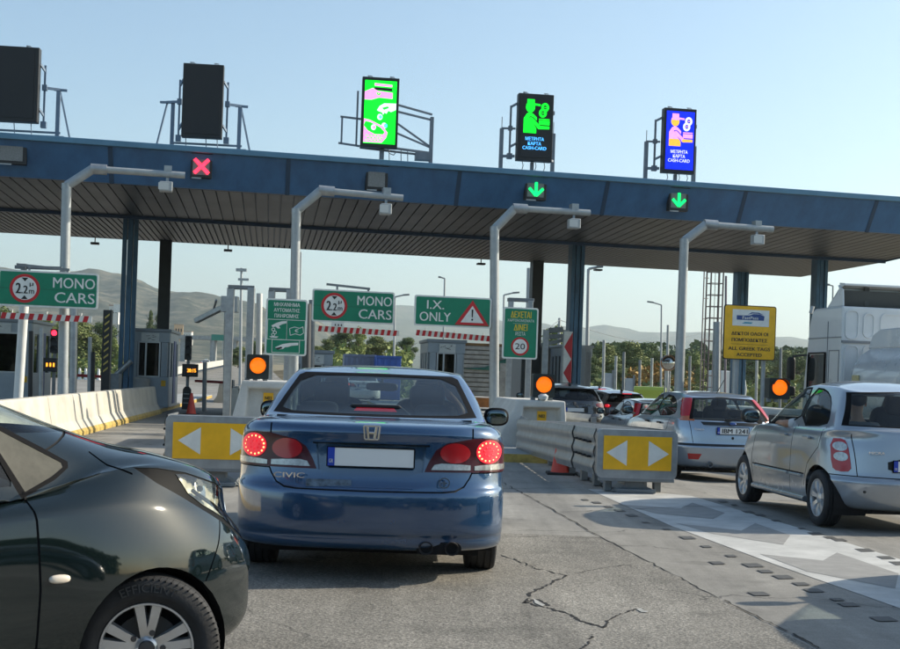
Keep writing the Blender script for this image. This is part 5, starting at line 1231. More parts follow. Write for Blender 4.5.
    b = MB(); b.box(0, 2.2, .20, 1.4, 3.6, .08); ellip(b, (.42, .45, .27), (.26, .22, .085), .6); b.tube((.0, 1.0, .24), (.3, .5, .26), .03); b.box(-.1, .5, .25, .7, .5, .1); b.box(0, .93, .27, 1.4, .09, .08); b.box(.2, 1.3, .18, .10, .2, .10); b.build('underbody', M_GAP, t)
    return t
M_CIVIC = paint('metallic blue paint', (.012, .062, .150), .40, .22, .05)
civic = build_sedan(M_CIVIC, 'blue saloon car with lit brake lights in the middle lane')
g = at_z(367.5, 374 + 1.38 * 153.5); civic.location = (g.x - .01, 8.5, 0); civic.rotation_euler = (0, 0, .031); civic.scale = (1.062, 1, 1.012)

# ================================================================== dark small hatchback at the left
def build_small(paint_m, label):
    t = thing('hatchback_car', label, 'car')
    S = [(0, .95), (1.0, .90), (2.0, .83), (2.45, .865), (2.85, .885), (3.15, .845), (3.38, .77), (3.52, .70), (3.6, .63)]
    kw = dict(ar=.5, nr=2.8, af=1.05, nf=2.05, barrel=.03)
    lv = [(.17, .3, 3.25, .62), (.20, .12, 3.45, .73), (.25, .05, 3.53, .775), (.36, .01, 3.585, .795), (.50, .0, 3.60, .80), (.64, .01, 3.60, .80), (.76, .03, 3.57, .797), (.88, .06, 3.50, .785), (.935, .08, 3.46, .770)]
    K = level_rings(lv, S, .17, .96, **kw)
    top = ring(.10, 3.42, .665, lambda y: interp([(0, .975), (1.2, .91), (2.0, .85), (2.45, .90), (2.85, .975), (3.1, .95), (3.3, .905), (3.45, .835)], y), .45, 2.8, .95, 2.2, .03)
    gb = ring(.16, 2.80, .715, lambda y: interp([(.1, 1.0), (1.2, .92), (2.0, .862), (2.35, .885), (2.52, .950), (2.65, 1.02), (2.8, 1.07)], y), .30, 2.8, .70, 2.5, .03)
    rf = ring(.42, 1.75, .54, lambda y: interp([(.3, 1.40), (.9, 1.46), (1.4, 1.47), (1.8, 1.44)], y), .2, 3., .3, 2.6, .03)
    K += [top, lerp(top, gb, .5) + np.c_[gb[:, 0] * 0, gb[:, 0] * 0, .030 * np.clip((gb[:, 1] - 2.0) / .8, 0, 1)], gb, lerp(gb, rf, .5) + np.c_[np.sign(gb[:, 0]) * .016, gb[:, 1] * 0, gb[:, 1] * 0], rf] + cap(rf, [(.3, 1.46), (.9, 1.515), (1.4, 1.52), (1.8, 1.49)])
    FA, RA = 2.83, .50
    car = Car(K, [2, 2, 3, 4, 4, 4, 4, 3, 3, 4, 4, 6, 6, 2, 2, 3, 3, 3], ((FA, .022, .40, .50, .22), (RA, .022, .40, .50, .22)))
    car.cut('f', [(-.62, 1.11), (0, 1.10), (.62, 1.11), (.48, 1.42), (0, 1.44), (-.48, 1.42)], 'windscreen', lambda c, n: c.y > 1.6 and n.y > .12, False)
    sg_ = lambda c, n: abs(n.x) > .45
    car.cut('s', chaikin([(1.30, .95), (2.28, .905), (2.29, .96), (2.17, 1.17), (1.78, 1.36), (1.30, 1.42)], 1), 'side_glass', sg_); car.cut('s', chaikin([(1.24, .97), (1.24, 1.42), (.7, 1.39), (.5, 1.10)], 1), 'side_glass', sg_)
    car.cut('s', [(2.315, .875), (2.46, .935), (2.532, .978), (2.538, 1.0), (2.46, 1.045), (2.22, 1.172), (2.17, 1.19)], 'quarter_frame', sg_)
    car.cut('s', [(2.335, .898), (2.455, .950), (2.512, .982), (2.510, .998), (2.45, 1.030), (2.22, 1.152), (2.195, 1.16)], 'quarter_glass', sg_)
    car.cut('r', [(-.58, 1.06), (.58, 1.06), (.47, 1.40), (-.47, 1.40)], 'glass', lambda c, n: c.y < .6, False)
    fr = lambda c, n: c.y > 2.5 and abs(c.x) > .30
    HL = [(2.784, .978), (2.90, .972), (3.05, .948), (3.26, .888), (3.42, .80), (3.53, .70), (3.575, .615), (3.53, .585), (3.456, .612), (3.35, .665), (3.229, .735), (3.10, .80), (3.00, .853), (2.877, .915)]
    car.cut('s', HL, 'head_frame', fr)
    car.cut('s', [(2.99, .945), (3.05, .940), (3.26, .880), (3.41, .792), (3.52, .69), (3.57, .605), (3.53, .588), (3.465, .612), (3.37, .675), (3.25, .752), (3.12, .815), (3.04, .865)], 'headlight', fr)
    car.groove('s', [(2.46, 1.045), (2.56, 1.085), (2.64, 1.11)], .007)
    car.groove('s', [(2.35, .22), (2.36, .55), (2.345, .80), (2.325, .89)], .009)
    car.groove('s', [(3.215, .742), (3.17, .66), (3.12, .586), (3.08, .52)], .008, cond=fr)
    car.groove('s', [(2.66, 1.03), (2.70, .985), (2.77, .955)], .008, cond=lambda c, n: c.y > 2.4)
    car.groove('s', [(1.27, .25), (1.27, 1.0)], .008)
    car.cut('f', [(-.40, .24), (.40, .24), (.46, .50), (.30, .60), (-.30, .60), (-.46, .50)], 'grille', lambda c, n: c.y > 3.2, False)
    car.arch(FA, .285, .315); car.arch(RA, .285, .315)
    P = car.parts(t, {'body': ('body', paint_m, 0), 'gap': ('panel_gap', M_GAP, .006), 'windscreen': ('windscreen', M_GLASS, 0), 'side_glass': ('side_window', M_GLASSD, .004, 'pair'), 'quarter_frame': ('quarter_window_seal', M_TRIM, 0, 'pair'), 'quarter_glass': ('quarter_window', mat('dusty quarter glass', (.085, .082, .066), .4, var=.25, vscale=9, coat=.15, spec=.15), .002, 'pair'),
        'glass': ('rear_window', M_GLASSD, 0), 'head_frame': ('headlight_housing', mat('headlight housing', (.008, .008, .008), .5, spec=.05), .003, 'pair'), 'headlight': ('headlight', glass('hazed headlight lens', (.86, .85, .76), .05), 0, 'pair'), 'fog': ('fog_light', M_BLACK, .012, 'pair'), 'grille': ('grille', M_BLACK, .02)})
    headliner(car, t, 1.06)
    # what sits behind each clear headlight lens: a bright reflector, a dark divider and two bowls
    bm = car.bm; hid = car.reg['headlight']
    for s_ in (-1, 1):
        idx = {}; V = []; Fc = []
        for f in bm.faces:
            c = f.calc_center_median()
            if f[car.r] != hid or c.x * s_ < 0: continue
            q = []
            for v in f.verts:
                if v not in idx: idx[v] = len(V); V.append(tuple(v.co - v.normal * (.035 + .012 * math.sin(v.co.y * 60) * math.sin(v.co.z * 45)) + Vector((0, 0, .004))))
                q.append(idx[v])
            Fc.append(q)
        me = bpy.data.meshes.new('reflector'); me.from_pydata(V, [], Fc); me.materials.append(mat('lamp reflector', (.74, .72, .62), .25, .30, var=.2, vscale=16)); me.polygons.foreach_set('use_smooth', [True] * len(Fc)); link('reflector', me, t)
        for y_, z_, r_ in ((3.16, .872, .045), (3.36, .775, .052)):
            xs = car.side(y_, z_, s_); b = MB(); b.rev([(r_ * 1.12, -.004), (r_ * 1.12, .006), (r_, .008), (r_ * .8, .0), (r_ * .4, -.016), (0, -.02)], (xs - s_ * .030, y_ - .012, z_), (s_ * .72, .62, .30), 22); b.build('lamp_bowl', M_CHROME, t, smooth=60)
            b = MB(); ellip(b, (xs - s_ * .030, y_ - .008, z_), (.014, .014, .014)); b.build('bulb', M_TRIM, t, smooth=60)
        b = MB(); b.path([(car.side(y_, z_, s_) - s_ * .012, y_, z_) for y_, z_ in ((3.08, .872), (3.22, .80), (3.34, .725), (3.43, .66))], .009, 6); b.build('lamp_divider', M_TRIM, t)
    for s_ in (-1, 1):
        pass
        b = MB(); ellip(b, (s_ * .803, 2.43, .585), (.014, .042, .017), .8, 16, 8); b.build('side_repeater', mat('repeater lens', (.75, .66, .55), .15, coat=1.), t, smooth=60)
        b = MB(); b.path([(s_ * .796, 2.50, .30), (s_ * .800, 2.36, .32), (s_ * .800, 1.1, .32), (s_ * .796, .9, .30)], .012, 8); b.build('sill_strip', M_TRIM, t, smooth=60)
        mirror(t, s_ * .92, 1.62, .99, paint_m, .77)
    interior(t, .74, .2, 2.05, .66, 1.15, .45, .86, 1.30, (.15, .4, .96))
    b = MB(); ellip(b, (0, 2.15, .86), (.60, .25, .08), .5); b.build('dashboard', M_BLACK, t, smooth=60)
    b = MB(); b.rev([(.165, -.015), (.18, 0), (.165, .015), (.15, 0)], (-.34, 1.80, 1.02), (0, -1, .35), 24, close=True); b.build('steering_wheel', M_BLACK, t, smooth=60)
    for x in (-.705, .705):
        wheel(t, x, FA, .282, .172, .182, 'alloy', -.42, 'EFFICIENT' if x > 0 else None); wheel(t, x, RA, .287, .172, .195, 'alloy')
    liner(t, FA, .285, .318, .76); liner(t, RA, .285, .338, .76)
    b = MB(); b.box(0, 1.8, .17, 1.3, 2.9, .06); b.build('underbody', M_GAP, t)
    return t, FA
M_SPARK = paint('dark green grey paint', (.0045, .0095, .0105), .0, .5, .010, 1.66)
spark, FA = build_small(M_SPARK, 'dark green grey hatchback nosing in at the lower left corner, cut by the frame')
HD = rad(52); wc = px(153, 641, 5.09); rz = -HD
lx, ly = .745, FA
spark.rotation_euler = (0, 0, rz); spark.location = (wc.x - .008 - (lx * math.cos(rz) - ly * math.sin(rz)), wc.y - (lx * math.sin(rz) + ly * math.cos(rz)), 0)

# ================================================================== generic hatchbacks
def build_hatch(kind_, paint_m, label, ptxt, name='hatchback_car', roof_m=None):
    t = thing(name, label, 'car')
    if kind_ == 'round':        # small rounded five door
        S = [(0, .965), (.5, .965), (1.5, .945), (2.6, .92), (3.0, .87), (3.4, .74), (3.7, .57)]; W, RA, FA, r = .815, .60, 3.03, .285
        lv = [(.19, .26, 3.45, .64), (.215, .11, 3.60, .75), (.26, .05, 3.66, .79), (.36, .012, 3.69, .808), (.46, -.012, 3.705, .815), (.50, -.008, 3.71, .816), (.53, .03, 3.71, .815), (.66, .055, 3.70, .813), (.80, .075, 3.67, .806), (.92, .10, 3.62, .79)]
        topz = [(0, .99), (1.5, .965), (2.6, .945), (3.0, .895), (3.4, .77), (3.7, .60)]
        tp = (.125, 3.55, .765); gbp = (.17, 3.06, .735, [(.1, 1.01), (1.2, .985), (2.4, .975), (3.0, .99)]); rfp = (.50, 1.98, .545, [(.3, 1.33), (.9, 1.415), (1.4, 1.425), (2.0, 1.375)]); roof = [(.3, 1.41), (.9, 1.475), (1.5, 1.495), (2.0, 1.46)]
        W1 = [(1.44, 1.005), (2.70, .995), (2.48, 1.13), (2.08, 1.33), (1.72, 1.385), (1.44, 1.39)]; W2 = [(1.38, 1.005), (1.38, 1.39), (1.05, 1.375), (.78, 1.28), (.64, 1.12), (.66, 1.03)]
        RG = [(-.62, 1.045), (0, 1.035), (.62, 1.045), (.60, 1.10), (.50, 1.355), (0, 1.375), (-.50, 1.355), (-.60, 1.10)]
        doors = [[(1.41, .30), (1.41, 1.0)], [(2.66, .30), (2.70, .60), (2.62, .96)], [(.98, .38), (.88, .62), (.64, .80), (.62, 1.0)]]
    elif kind_ == 'wedge':      # hatchback with lamps in the rear pillars
        S = [(0, .93), (.5, .95), (1.5, .94), (2.8, .90), (3.3, .84), (3.8, .70), (4.15, .56)]; W, RA, FA, r = .85, .76, 3.375, .305
        lv = [(.20, .26, 3.85, .66), (.225, .12, 4.02, .79), (.27, .05, 4.10, .828), (.38, .015, 4.13, .845), (.52, -.012, 4.15, .85), (.555, -.01, 4.15, .85), (.575, .035, 4.15, .848), (.70, .055, 4.13, .846), (.82, .075, 4.10, .84), (.90, .10, 4.05, .825)]
        topz = [(0, .955), (.5, .975), (1.5, .965), (2.8, .925), (3.3, .865), (3.8, .725), (4.15, .59)]
        tp = (.125, 4.0, .80); gbp = (.155, 3.45, .765, [(.1, .97), (1.2, .985), (2.6, .965), (3.4, .97)]); rfp = (.62, 2.35, .57, [(.4, 1.30), (1.0, 1.375), (1.7, 1.385), (2.4, 1.345)]); roof = [(.4, 1.335), (1.0, 1.41), (1.7, 1.43), (2.4, 1.40)]
        W1 = [(1.78, 1.0), (3.02, .985), (2.75, 1.12), (2.35, 1.30), (1.78, 1.345)]; W2 = [(1.72, 1.0), (1.72, 1.345), (1.15, 1.31), (.78, 1.14), (.82, 1.03)]
        RG = [(-.60, .985), (0, .975), (.60, .985), (.58, 1.05), (.46, 1.305), (0, 1.325), (-.46, 1.305), (-.58, 1.05)]
        doors = [[(1.75, .30), (1.75, 1.0)], [(3.0, .30), (3.03, .60), (2.95, .95)], [(1.22, .38), (1.12, .62), (.86, .82), (.84, 1.0)]]
    else:                        # tall suv
        S = [(0, 1.13), (.5, 1.13), (1.5, 1.09), (2.9, 1.03), (3.4, .98), (4.0, .88), (4.35, .72)]; W, RA, FA, r = .94, .86, 3.52, .36
        lv = [(.27, .26, 3.95, .74), (.30, .10, 4.2, .86), (.36, .04, 4.28, .91), (.48, .01, 4.33, .93), (.62, -.01, 4.35, .94), (.72, .0, 4.35, .94), (.78, .035, 4.35, .938), (.90, .06, 4.33, .935), (1.0, .075, 4.30, .928), (1.08, .10, 4.25, .91)]
        topz = [(0, 1.155), (.5, 1.155), (1.5, 1.115), (2.9, 1.055), (3.4, 1.0), (4.0, .90), (4.35, .75)]
        tp = (.125, 4.2, .885); gbp = (.17, 3.5, .84, [(.1, 1.17), (1.2, 1.14), (2.6, 1.10), (3.4, 1.10)]); rfp = (.40, 2.45, .64, [(.3, 1.46), (1.0, 1.53), (1.8, 1.565), (2.5, 1.54)]); roof = [(.3, 1.51), (1.0, 1.585), (1.8, 1.62), (2.5, 1.59)]
        W1 = [(1.85, 1.15), (3.1, 1.13), (2.85, 1.25), (2.45, 1.48), (1.85, 1.51)]; W2 = [(1.79, 1.16), (1.79, 1.51), (1.0, 1.47), (.72, 1.40), (.75, 1.22)]
        RG = [(-.68, 1.20), (0, 1.19), (.68, 1.20), (.66, 1.25), (.56, 1.43), (0, 1.455), (-.56, 1.43), (-.66, 1.25)]
        doors = [[(1.82, .40), (1.82, 1.14)], [(3.05, .40), (3.08, .70), (3.0, 1.08)], [(1.3, .5), (1.2, .75), (.95, .95), (.9, 1.12)]]
    zb = lv[0][0]; zr = S[0][1]; K = level_rings(lv, S, zb, zr, ar=.62 if kind_ == 'round' else .5, nr=2.45 if kind_ == 'round' else 2.8, af=.9, nf=2.3, barrel=.03)
    top = ring(tp[0], tp[1], tp[2], lambda y: interp(topz, y), .45, 2.8, .9, 2.3, .03); gb = ring(gbp[0], gbp[1], gbp[2], lambda y: interp(gbp[3], y), .32, 2.8, .8, 2.2, .03); rf = ring(rfp[0], rfp[1], rfp[2], lambda y: interp(rfp[3], y), .22, 3., .3, 2.6, .03)
    K += [top, lerp(top, gb, .5), gb, lerp(gb, rf, .5) + np.c_[np.sign(gb[:, 0]) * .02, gb[:, 1] * 0 - .02 * (gb[:, 1] < 1), gb[:, 1] * 0], rf] + cap(rf, roof)
    car = Car(K, [2, 2, 2, 3, 2, 2, 4, 3, 3, 2, 3, 3, 6, 6, 2, 2, 3, 3, 3], ((FA, .02, .38, .5, .25), (RA, .02, .38, .5, .25)))
    sgl = lambda c, n: abs(n.x) > .45; rear = lambda c, n: c.y < rfp[0] + .25; near = lambda c, n: c.y < .60
    big = [(a * (1.09 if abs(b - max(q[1] for q in RG)) > .05 else 1.07), b + (.012 if b > 1.25 else -.012)) for a, b in RG]
    if kind_ == 'wedge': car.cut('r', [(.585, .955), (.80, .955), (.78, 1.06), (.655, 1.31), (.50, 1.31), (.60, 1.08)], 'pillar_lamp', lambda c, n: c.y < .40 + (c.z - .96) * 1.15)
    car.cut('r', big, 'frame', rear, False); car.cut('r', RG, 'glass', rear, False)
    yw = gbp[1]; car.cut('f', [(-gbp[2] * .86, gbp[3][-1][1] + .03), (gbp[2] * .86, gbp[3][-1][1] + .03), (rfp[2] * .86, rfp[3][-1][1] - .03), (-rfp[2] * .86, rfp[3][-1][1] - .03)], 'windscreen', lambda c, n: c.y > rfp[1] - .15 and n.y > .12, False)
    for q in (W1, W2):
        cx_, cz_ = sum(p[0] for p in q) / len(q), sum(p[1] for p in q) / len(q)
        car.cut('s', chaikin([(cx_ + (a - cx_) * 1.06, cz_ + (b - cz_) * 1.10) for a, b in q], 1), 'side_frame', sgl)
    for q in (W1, W2): car.cut('s', chaikin(q, 1), 'side_glass', sgl)
    for d in doors: car.groove('s', d, .010)
    spec = {'body': ('body', paint_m, 0), 'gap': ('panel_gap', M_GAP, .006), 'frame': ('window_surround', M_TRIM, 0), 'glass': ('rear_window', M_GLASSD if kind_ == 'tall' else M_GLASS, .002), 'windscreen': ('windscreen', M_GLASS, 0), 'side_frame': ('side_window_seal', M_TRIM, 0, 'pair'), 'side_glass': ('side_window', M_GLASSD if kind_ == 'tall' else M_GLASS, .004, 'pair'), 'tail': ('tail_light', M_REDL, -.008, 'pair'), 'tail_white': ('reversing_lens', M_CLRL, -.011, 'pair'), 'pillar_lamp': ('tail_light', M_REDL, -.008, 'pair'), 'pillar_amber': ('indicator_lens', mat('orange lamp plastic', (.45, .10, .015), .15, coat=1.), -.010, 'pair'), 'strip': ('trim_strip', M_BLACK, -.004), 'reflector': ('reflector', M_REDL, -.004, 'pair'), 'recess': ('plate_recess', M_BLACK if kind_ != 'wedge' else paint_m, .012), 'roofskin': ('roof', roof_m or paint_m, 0)}
    if kind_ == 'round':
        lamp = chaikin([(.655, .905), (.745, .90), (.755, .62), (.72, .575), (.615, .585), (.62, .70), (.635, .85)], 1); car.cut('r', lamp, 'tail', near)
        for z in (.825, .725): car.cut('r', circ(.685, z, .050, .045, 18), 'tail_white', near)
        car.cut('r', chaikin([(-.30, .73), (.30, .73), (.30, .585), (-.30, .585)], 1), 'recess', rear, False); car.groove('r', [(.80, .545), (0, .530)], .01, cond=rear); car.groove('r', [(.605, .95), (.58, .70), (.57, .545)], .008, cond=rear)
        car.groove('s', [(.98, .50), (2.66, .50)], .014)
    elif kind_ == 'wedge':
        car.cut('r', [(-.50, .945), (.50, .945), (.46, .895), (-.46, .895)], 'strip', rear, False); car.cut('r', [(-.86, .60), (.86, .60), (.86, .565), (-.86, .565)], 'strip', lambda c, n: c.y < .75, False)
        car.cut('r', [(-.44, .89), (.44, .89), (.32, .73), (-.32, .73)], 'recess', rear, False); car.cut('r', [(.50, .44), (.70, .44), (.68, .35), (.54, .35)], 'reflector', rear); car.groove('r', [(.66, .95), (.64, .75), (.62, .61)], .008, cond=rear)
        car.cut('r', [(.585, .955), (.80, .955), (.79, 1.01), (.59, 1.03)], 'pillar_amber', rear, over=['pillar_lamp'])
    else:
        car.cut('r', chaikin([(.60, 1.10), (.95, 1.10), (.95, .99), (.66, .98)], 1), 'tail', lambda c, n: c.y < .6); car.cut('r', [(-.93, .55), (.93, .55), (.93, .40), (-.93, .40)], 'strip', lambda c, n: c.y < .5, False); car.groove('r', [(.80, .72), (0, .70)], .012, cond=rear)
        if roof_m: car.cut('t', [(-.62, .42), (.62, .42), (.62, 2.5), (-.62, 2.5)], 'roofskin', lambda c, n: c.z > 1.50, False)
    car.arch(FA, r, r + .05); car.arch(RA, r, r + .05)
    car.parts(t, spec); headliner(car, t, gbp[3][0][1] + .03)
    for x in (-W + .09, W - .09):
        for y in (RA, FA): wheel(t, x, y, r, .185 if kind_ != 'tall' else .235, r * .68, 'cap7' if kind_ == 'round' else 'cap8')
    liner(t, FA, r, r + .053, W - .05); liner(t, RA, r, r + .053, W - .05)
    zs = gbp[3][1][1]; interior(t, W * .95, .3, rfp[1] + .8, zs - .26, rfp[1] - .45, rfp[0] + .5, zs, rfp[3][1][1] - .10, (.25, .75, zs - .01))
    for s_ in (-1, 1): mirror(t, s_ * (W + .12), gbp[1] - .62, zs + .07, M_BLACK if kind_ != 'wedge' else M_BLACK, W)
    for s_ in (-1, 1):
        b = MB()
        for y in ((W1[0][0] + .12), (W2[0][0] - .52)): b.bar((s_ * (W + .0), y, zs - .10), (s_ * (W + .0), y + .17, zs - .10), .035, .03)
        b.build('door_handle', paint_m if kind_ != 'wedge' else M_BLACK, t, bevel=.008)
    b = MB(); b.box(0, FA / 2 + .3, zb + .0, W * 1.5, FA, .06); b.box(.1, .45, zb + .04, 1.0, .5, .12); b.box(0, RA, zb + .06, W * 1.5, .1, .1); b.build('underbody', M_GAP, t)
    pz = {'round': .655, 'wedge': .812, 'tall': .90}[kind_]; plate(t, 0, {'round': .045, 'wedge': .058, 'tall': .035}[kind_], pz, ptxt)
    if kind_ != 'tall':
        zst = .475 if kind_ == 'round' else .575
        for s_ in (-1, 1):
            for ya, yb in ((RA + r + .14, W2[0][0] + .0), (W2[0][0] + .08, FA - r - .16)):
                b = MB(); b.path([(car.side(ya + (yb - ya) * q / 6, zst, s_) + s_ * .004, ya + (yb - ya) * q / 6, zst) for q in range(7)], .018, 8); b.build('rub_strip', paint_m if kind_ == 'round' else M_BLACK, t, smooth=60)
            b = MB(); b.path([(car.side(RA + r + .08 + (FA - RA - 2 * r - .16) * q / 6, zb + .10, s_) + s_ * .002, RA + r + .08 + (FA - RA - 2 * r - .16) * q / 6, zb + .05) for q in range(7)], .03, 8); b.build('sill', M_BLACK if kind_ != 'round' else paint_m, t, smooth=60)
    if kind_ == 'round':
        b = MB(); b.bar((-.05, .13, 1.06), (.36, .135, 1.085), .018, .014); b.bar((.0, .12, 1.05), (-.06, .12, 1.04), .05, .03); b.build('rear_wiper', M_BLACK, t); b = MB()
        for x in (-.55, -.2, .2, .55): b.rev([(0, -.008), (.014, -.004), (.015, .01)], (x, .02, .40), (0, 1, 0), 10)
        b.build('parking_sensor', M_BLACK, t); b = MB(); letters(b, 'MICRA', -.42, .78, .16, .026, .072, 0, .02, .006); b.build('model_lettering', M_CHROME, t)
    elif kind_ == 'wedge':
        b = MB(); b.bar((-.04, .14, .995), (.34, .15, 1.015), .018, .014); b.box(-.06, .12, .985, .10, .05, .03); b.build('rear_wiper', M_BLACK, t)
        b = MB(); ellip(b, (0, .070, .925), (.055, .012, .024), 1.); b.build('badge', mat('oval badge blue', (.05, .10, .30), .2, .3), t, smooth=60); b = MB(); letters(b, 'Focus', -.55, .83, .15, .03, .068, 0, .02, .006); b.build('model_lettering', M_CHROME, t)
        b = MB(); b.rev([(.03, -.005), (.042, -.02), (.042, .2), (.03, .2)], (-.36, .04, .27), (0, 1, 0), 16, close=True); b.build('exhaust_tip', M_STEELD, t, smooth=40); b = MB(); b.rev([(0, 0), (.022, 0), (.022, .01)], (0, .05, .70), (0, 1, 0), 14); b.build('lock', M_BLACK, t)
        b = MB(); b.tube((.0, .9, 1.40), (.0, .55, 1.62), .006, 6); b.build('aerial', M_BLACK, t)
    else:
        if roof_m:
            b = MB(); letters(b, 'RANGE ROVER', 0, 1.05, .95, .055, car.on(0, 1.05) - .004, 0, .02, .012); b.build('lettering', M_CHROME, t)
        b = MB(); b.prism([(-.60, 1.475), (.60, 1.475), (.56, 1.50), (-.56, 1.50)], .30, .52); b.build('spoiler', paint_m, t, bevel=.008)
        b = MB(); ellip(b, (0, .85, 1.60), (.04, .10, .05), .8); b.build('fin_aerial', M_BLACK, t, smooth=60)
    return t, (W, RA, FA, r)
def put(t, loc_local, world, rz, z=None):
    c, s = math.cos(rz), math.sin(rz); x, y = loc_local
    X, Y = world.x - (x * c - y * s), world.y - (x * s + y * c); t.location = (X, Y, gz(X, Y) if z is None else z); t.rotation_euler = (0, 0, rz)
M_SILV = paint('silver metallic paint', (.33, .365, .40), .55, .28, .30); M_SILV2 = paint('pale silver blue paint', (.31, .375, .45), .55, .28, .22)
micra, (W, RA, FA2, r) = build_hatch('round', M_SILV, 'small rounded silver hatchback at the right edge with two round lenses in its lamp', None)
put(micra, (-W + .05, RA), at_z(820, 525.5), .085, 0)
focus, (W, RA, FA2, r) = build_hatch('wedge', M_SILV2, 'silver hatchback with tall red lamps in the rear pillars beside the yellow arrow panel', 'IBM 1241')
w_ = px(733, 428, 20.6); put(focus, (0, .06), w_, .13)
M_BLK = paint('black paint', (.010, .011, .012), .2, .22, .08)
evoque, dm = build_hatch('tall', M_BLK, 'black suv with a pale roof and chrome lettering in front of the booths', None, 'suv_car', paint('pale roof paint', (.55, .56, .55), .2, .3, .1))
w_ = px(575, 409, 36); put(evoque, (0, .04), w_, .12, w_.z - .92)
greysuv, dm = build_hatch('tall', paint('dark grey paint', (.06, .06, .065), .4, .3, .15), 'dark grey suv with one red tail light showing, right of the black suv', None, 'suv_car')
w_ = px(629, 410, 46); put(greysuv, (0, .04), w_, .22, w_.z - .92); 
t = thing('white_light', '', 'x'); bpy.data.objects.remove(t)
b = MB(); b.box(0, .28, 1.49, .34, .03, .035); b.build('high_brake_light', M_BRAKE, greysuv)
b = MB(); ellip(b, (-.80, .10, 1.05), (.08, .05, .05), .8); b.build('brake_light', M_BRAKE, greysuv, smooth=60)
# further cars: a saloon ahead of the pale van, cars beyond, and the car waiting behind the small silver one
dup(greysuv, (px(603, 410, 58).x, 58, gz(4, 58)), .12, 'dark grey suv far off, peeking out between the two nearer suvs')
dup(focus, (px(668, 420, 31).x, 31.0, gz(4.6, 31)), .12, 'silver car mostly hidden behind the pillar lamp hatchback')
dup(micra, (5.1, 6.6, 0), .085, 'small silver hatchback queueing outside the frame at the right')
wsed = build_sedan(paint('white paint car', (.70, .70, .68), .0, .3, .2), 'white saloon with a roof sign far ahead beyond the blue sedan roof'); wsed.location = (px(363, 400, 63).x, 63, -.02); wsed.rotation_euler = (0, 0, .12)
b = MB(); b.prism(rrect(-.30, 1.47, .30, 1.62, .05), 2.0, 2.2); b.build('roof_sign', M_WHITE, wsed)
fw = px(205, 364, 235); dup(wsed, (fw.x, 235, gz(fw.x, 235)), .1, 'tiny white car far away on the highway at the left')
fd = px(82, 357, 190); dup(greysuv, (fd.x, 190, gz(fd.x, 190)), 1.2, 'tiny dark car far away beyond the red traffic light')

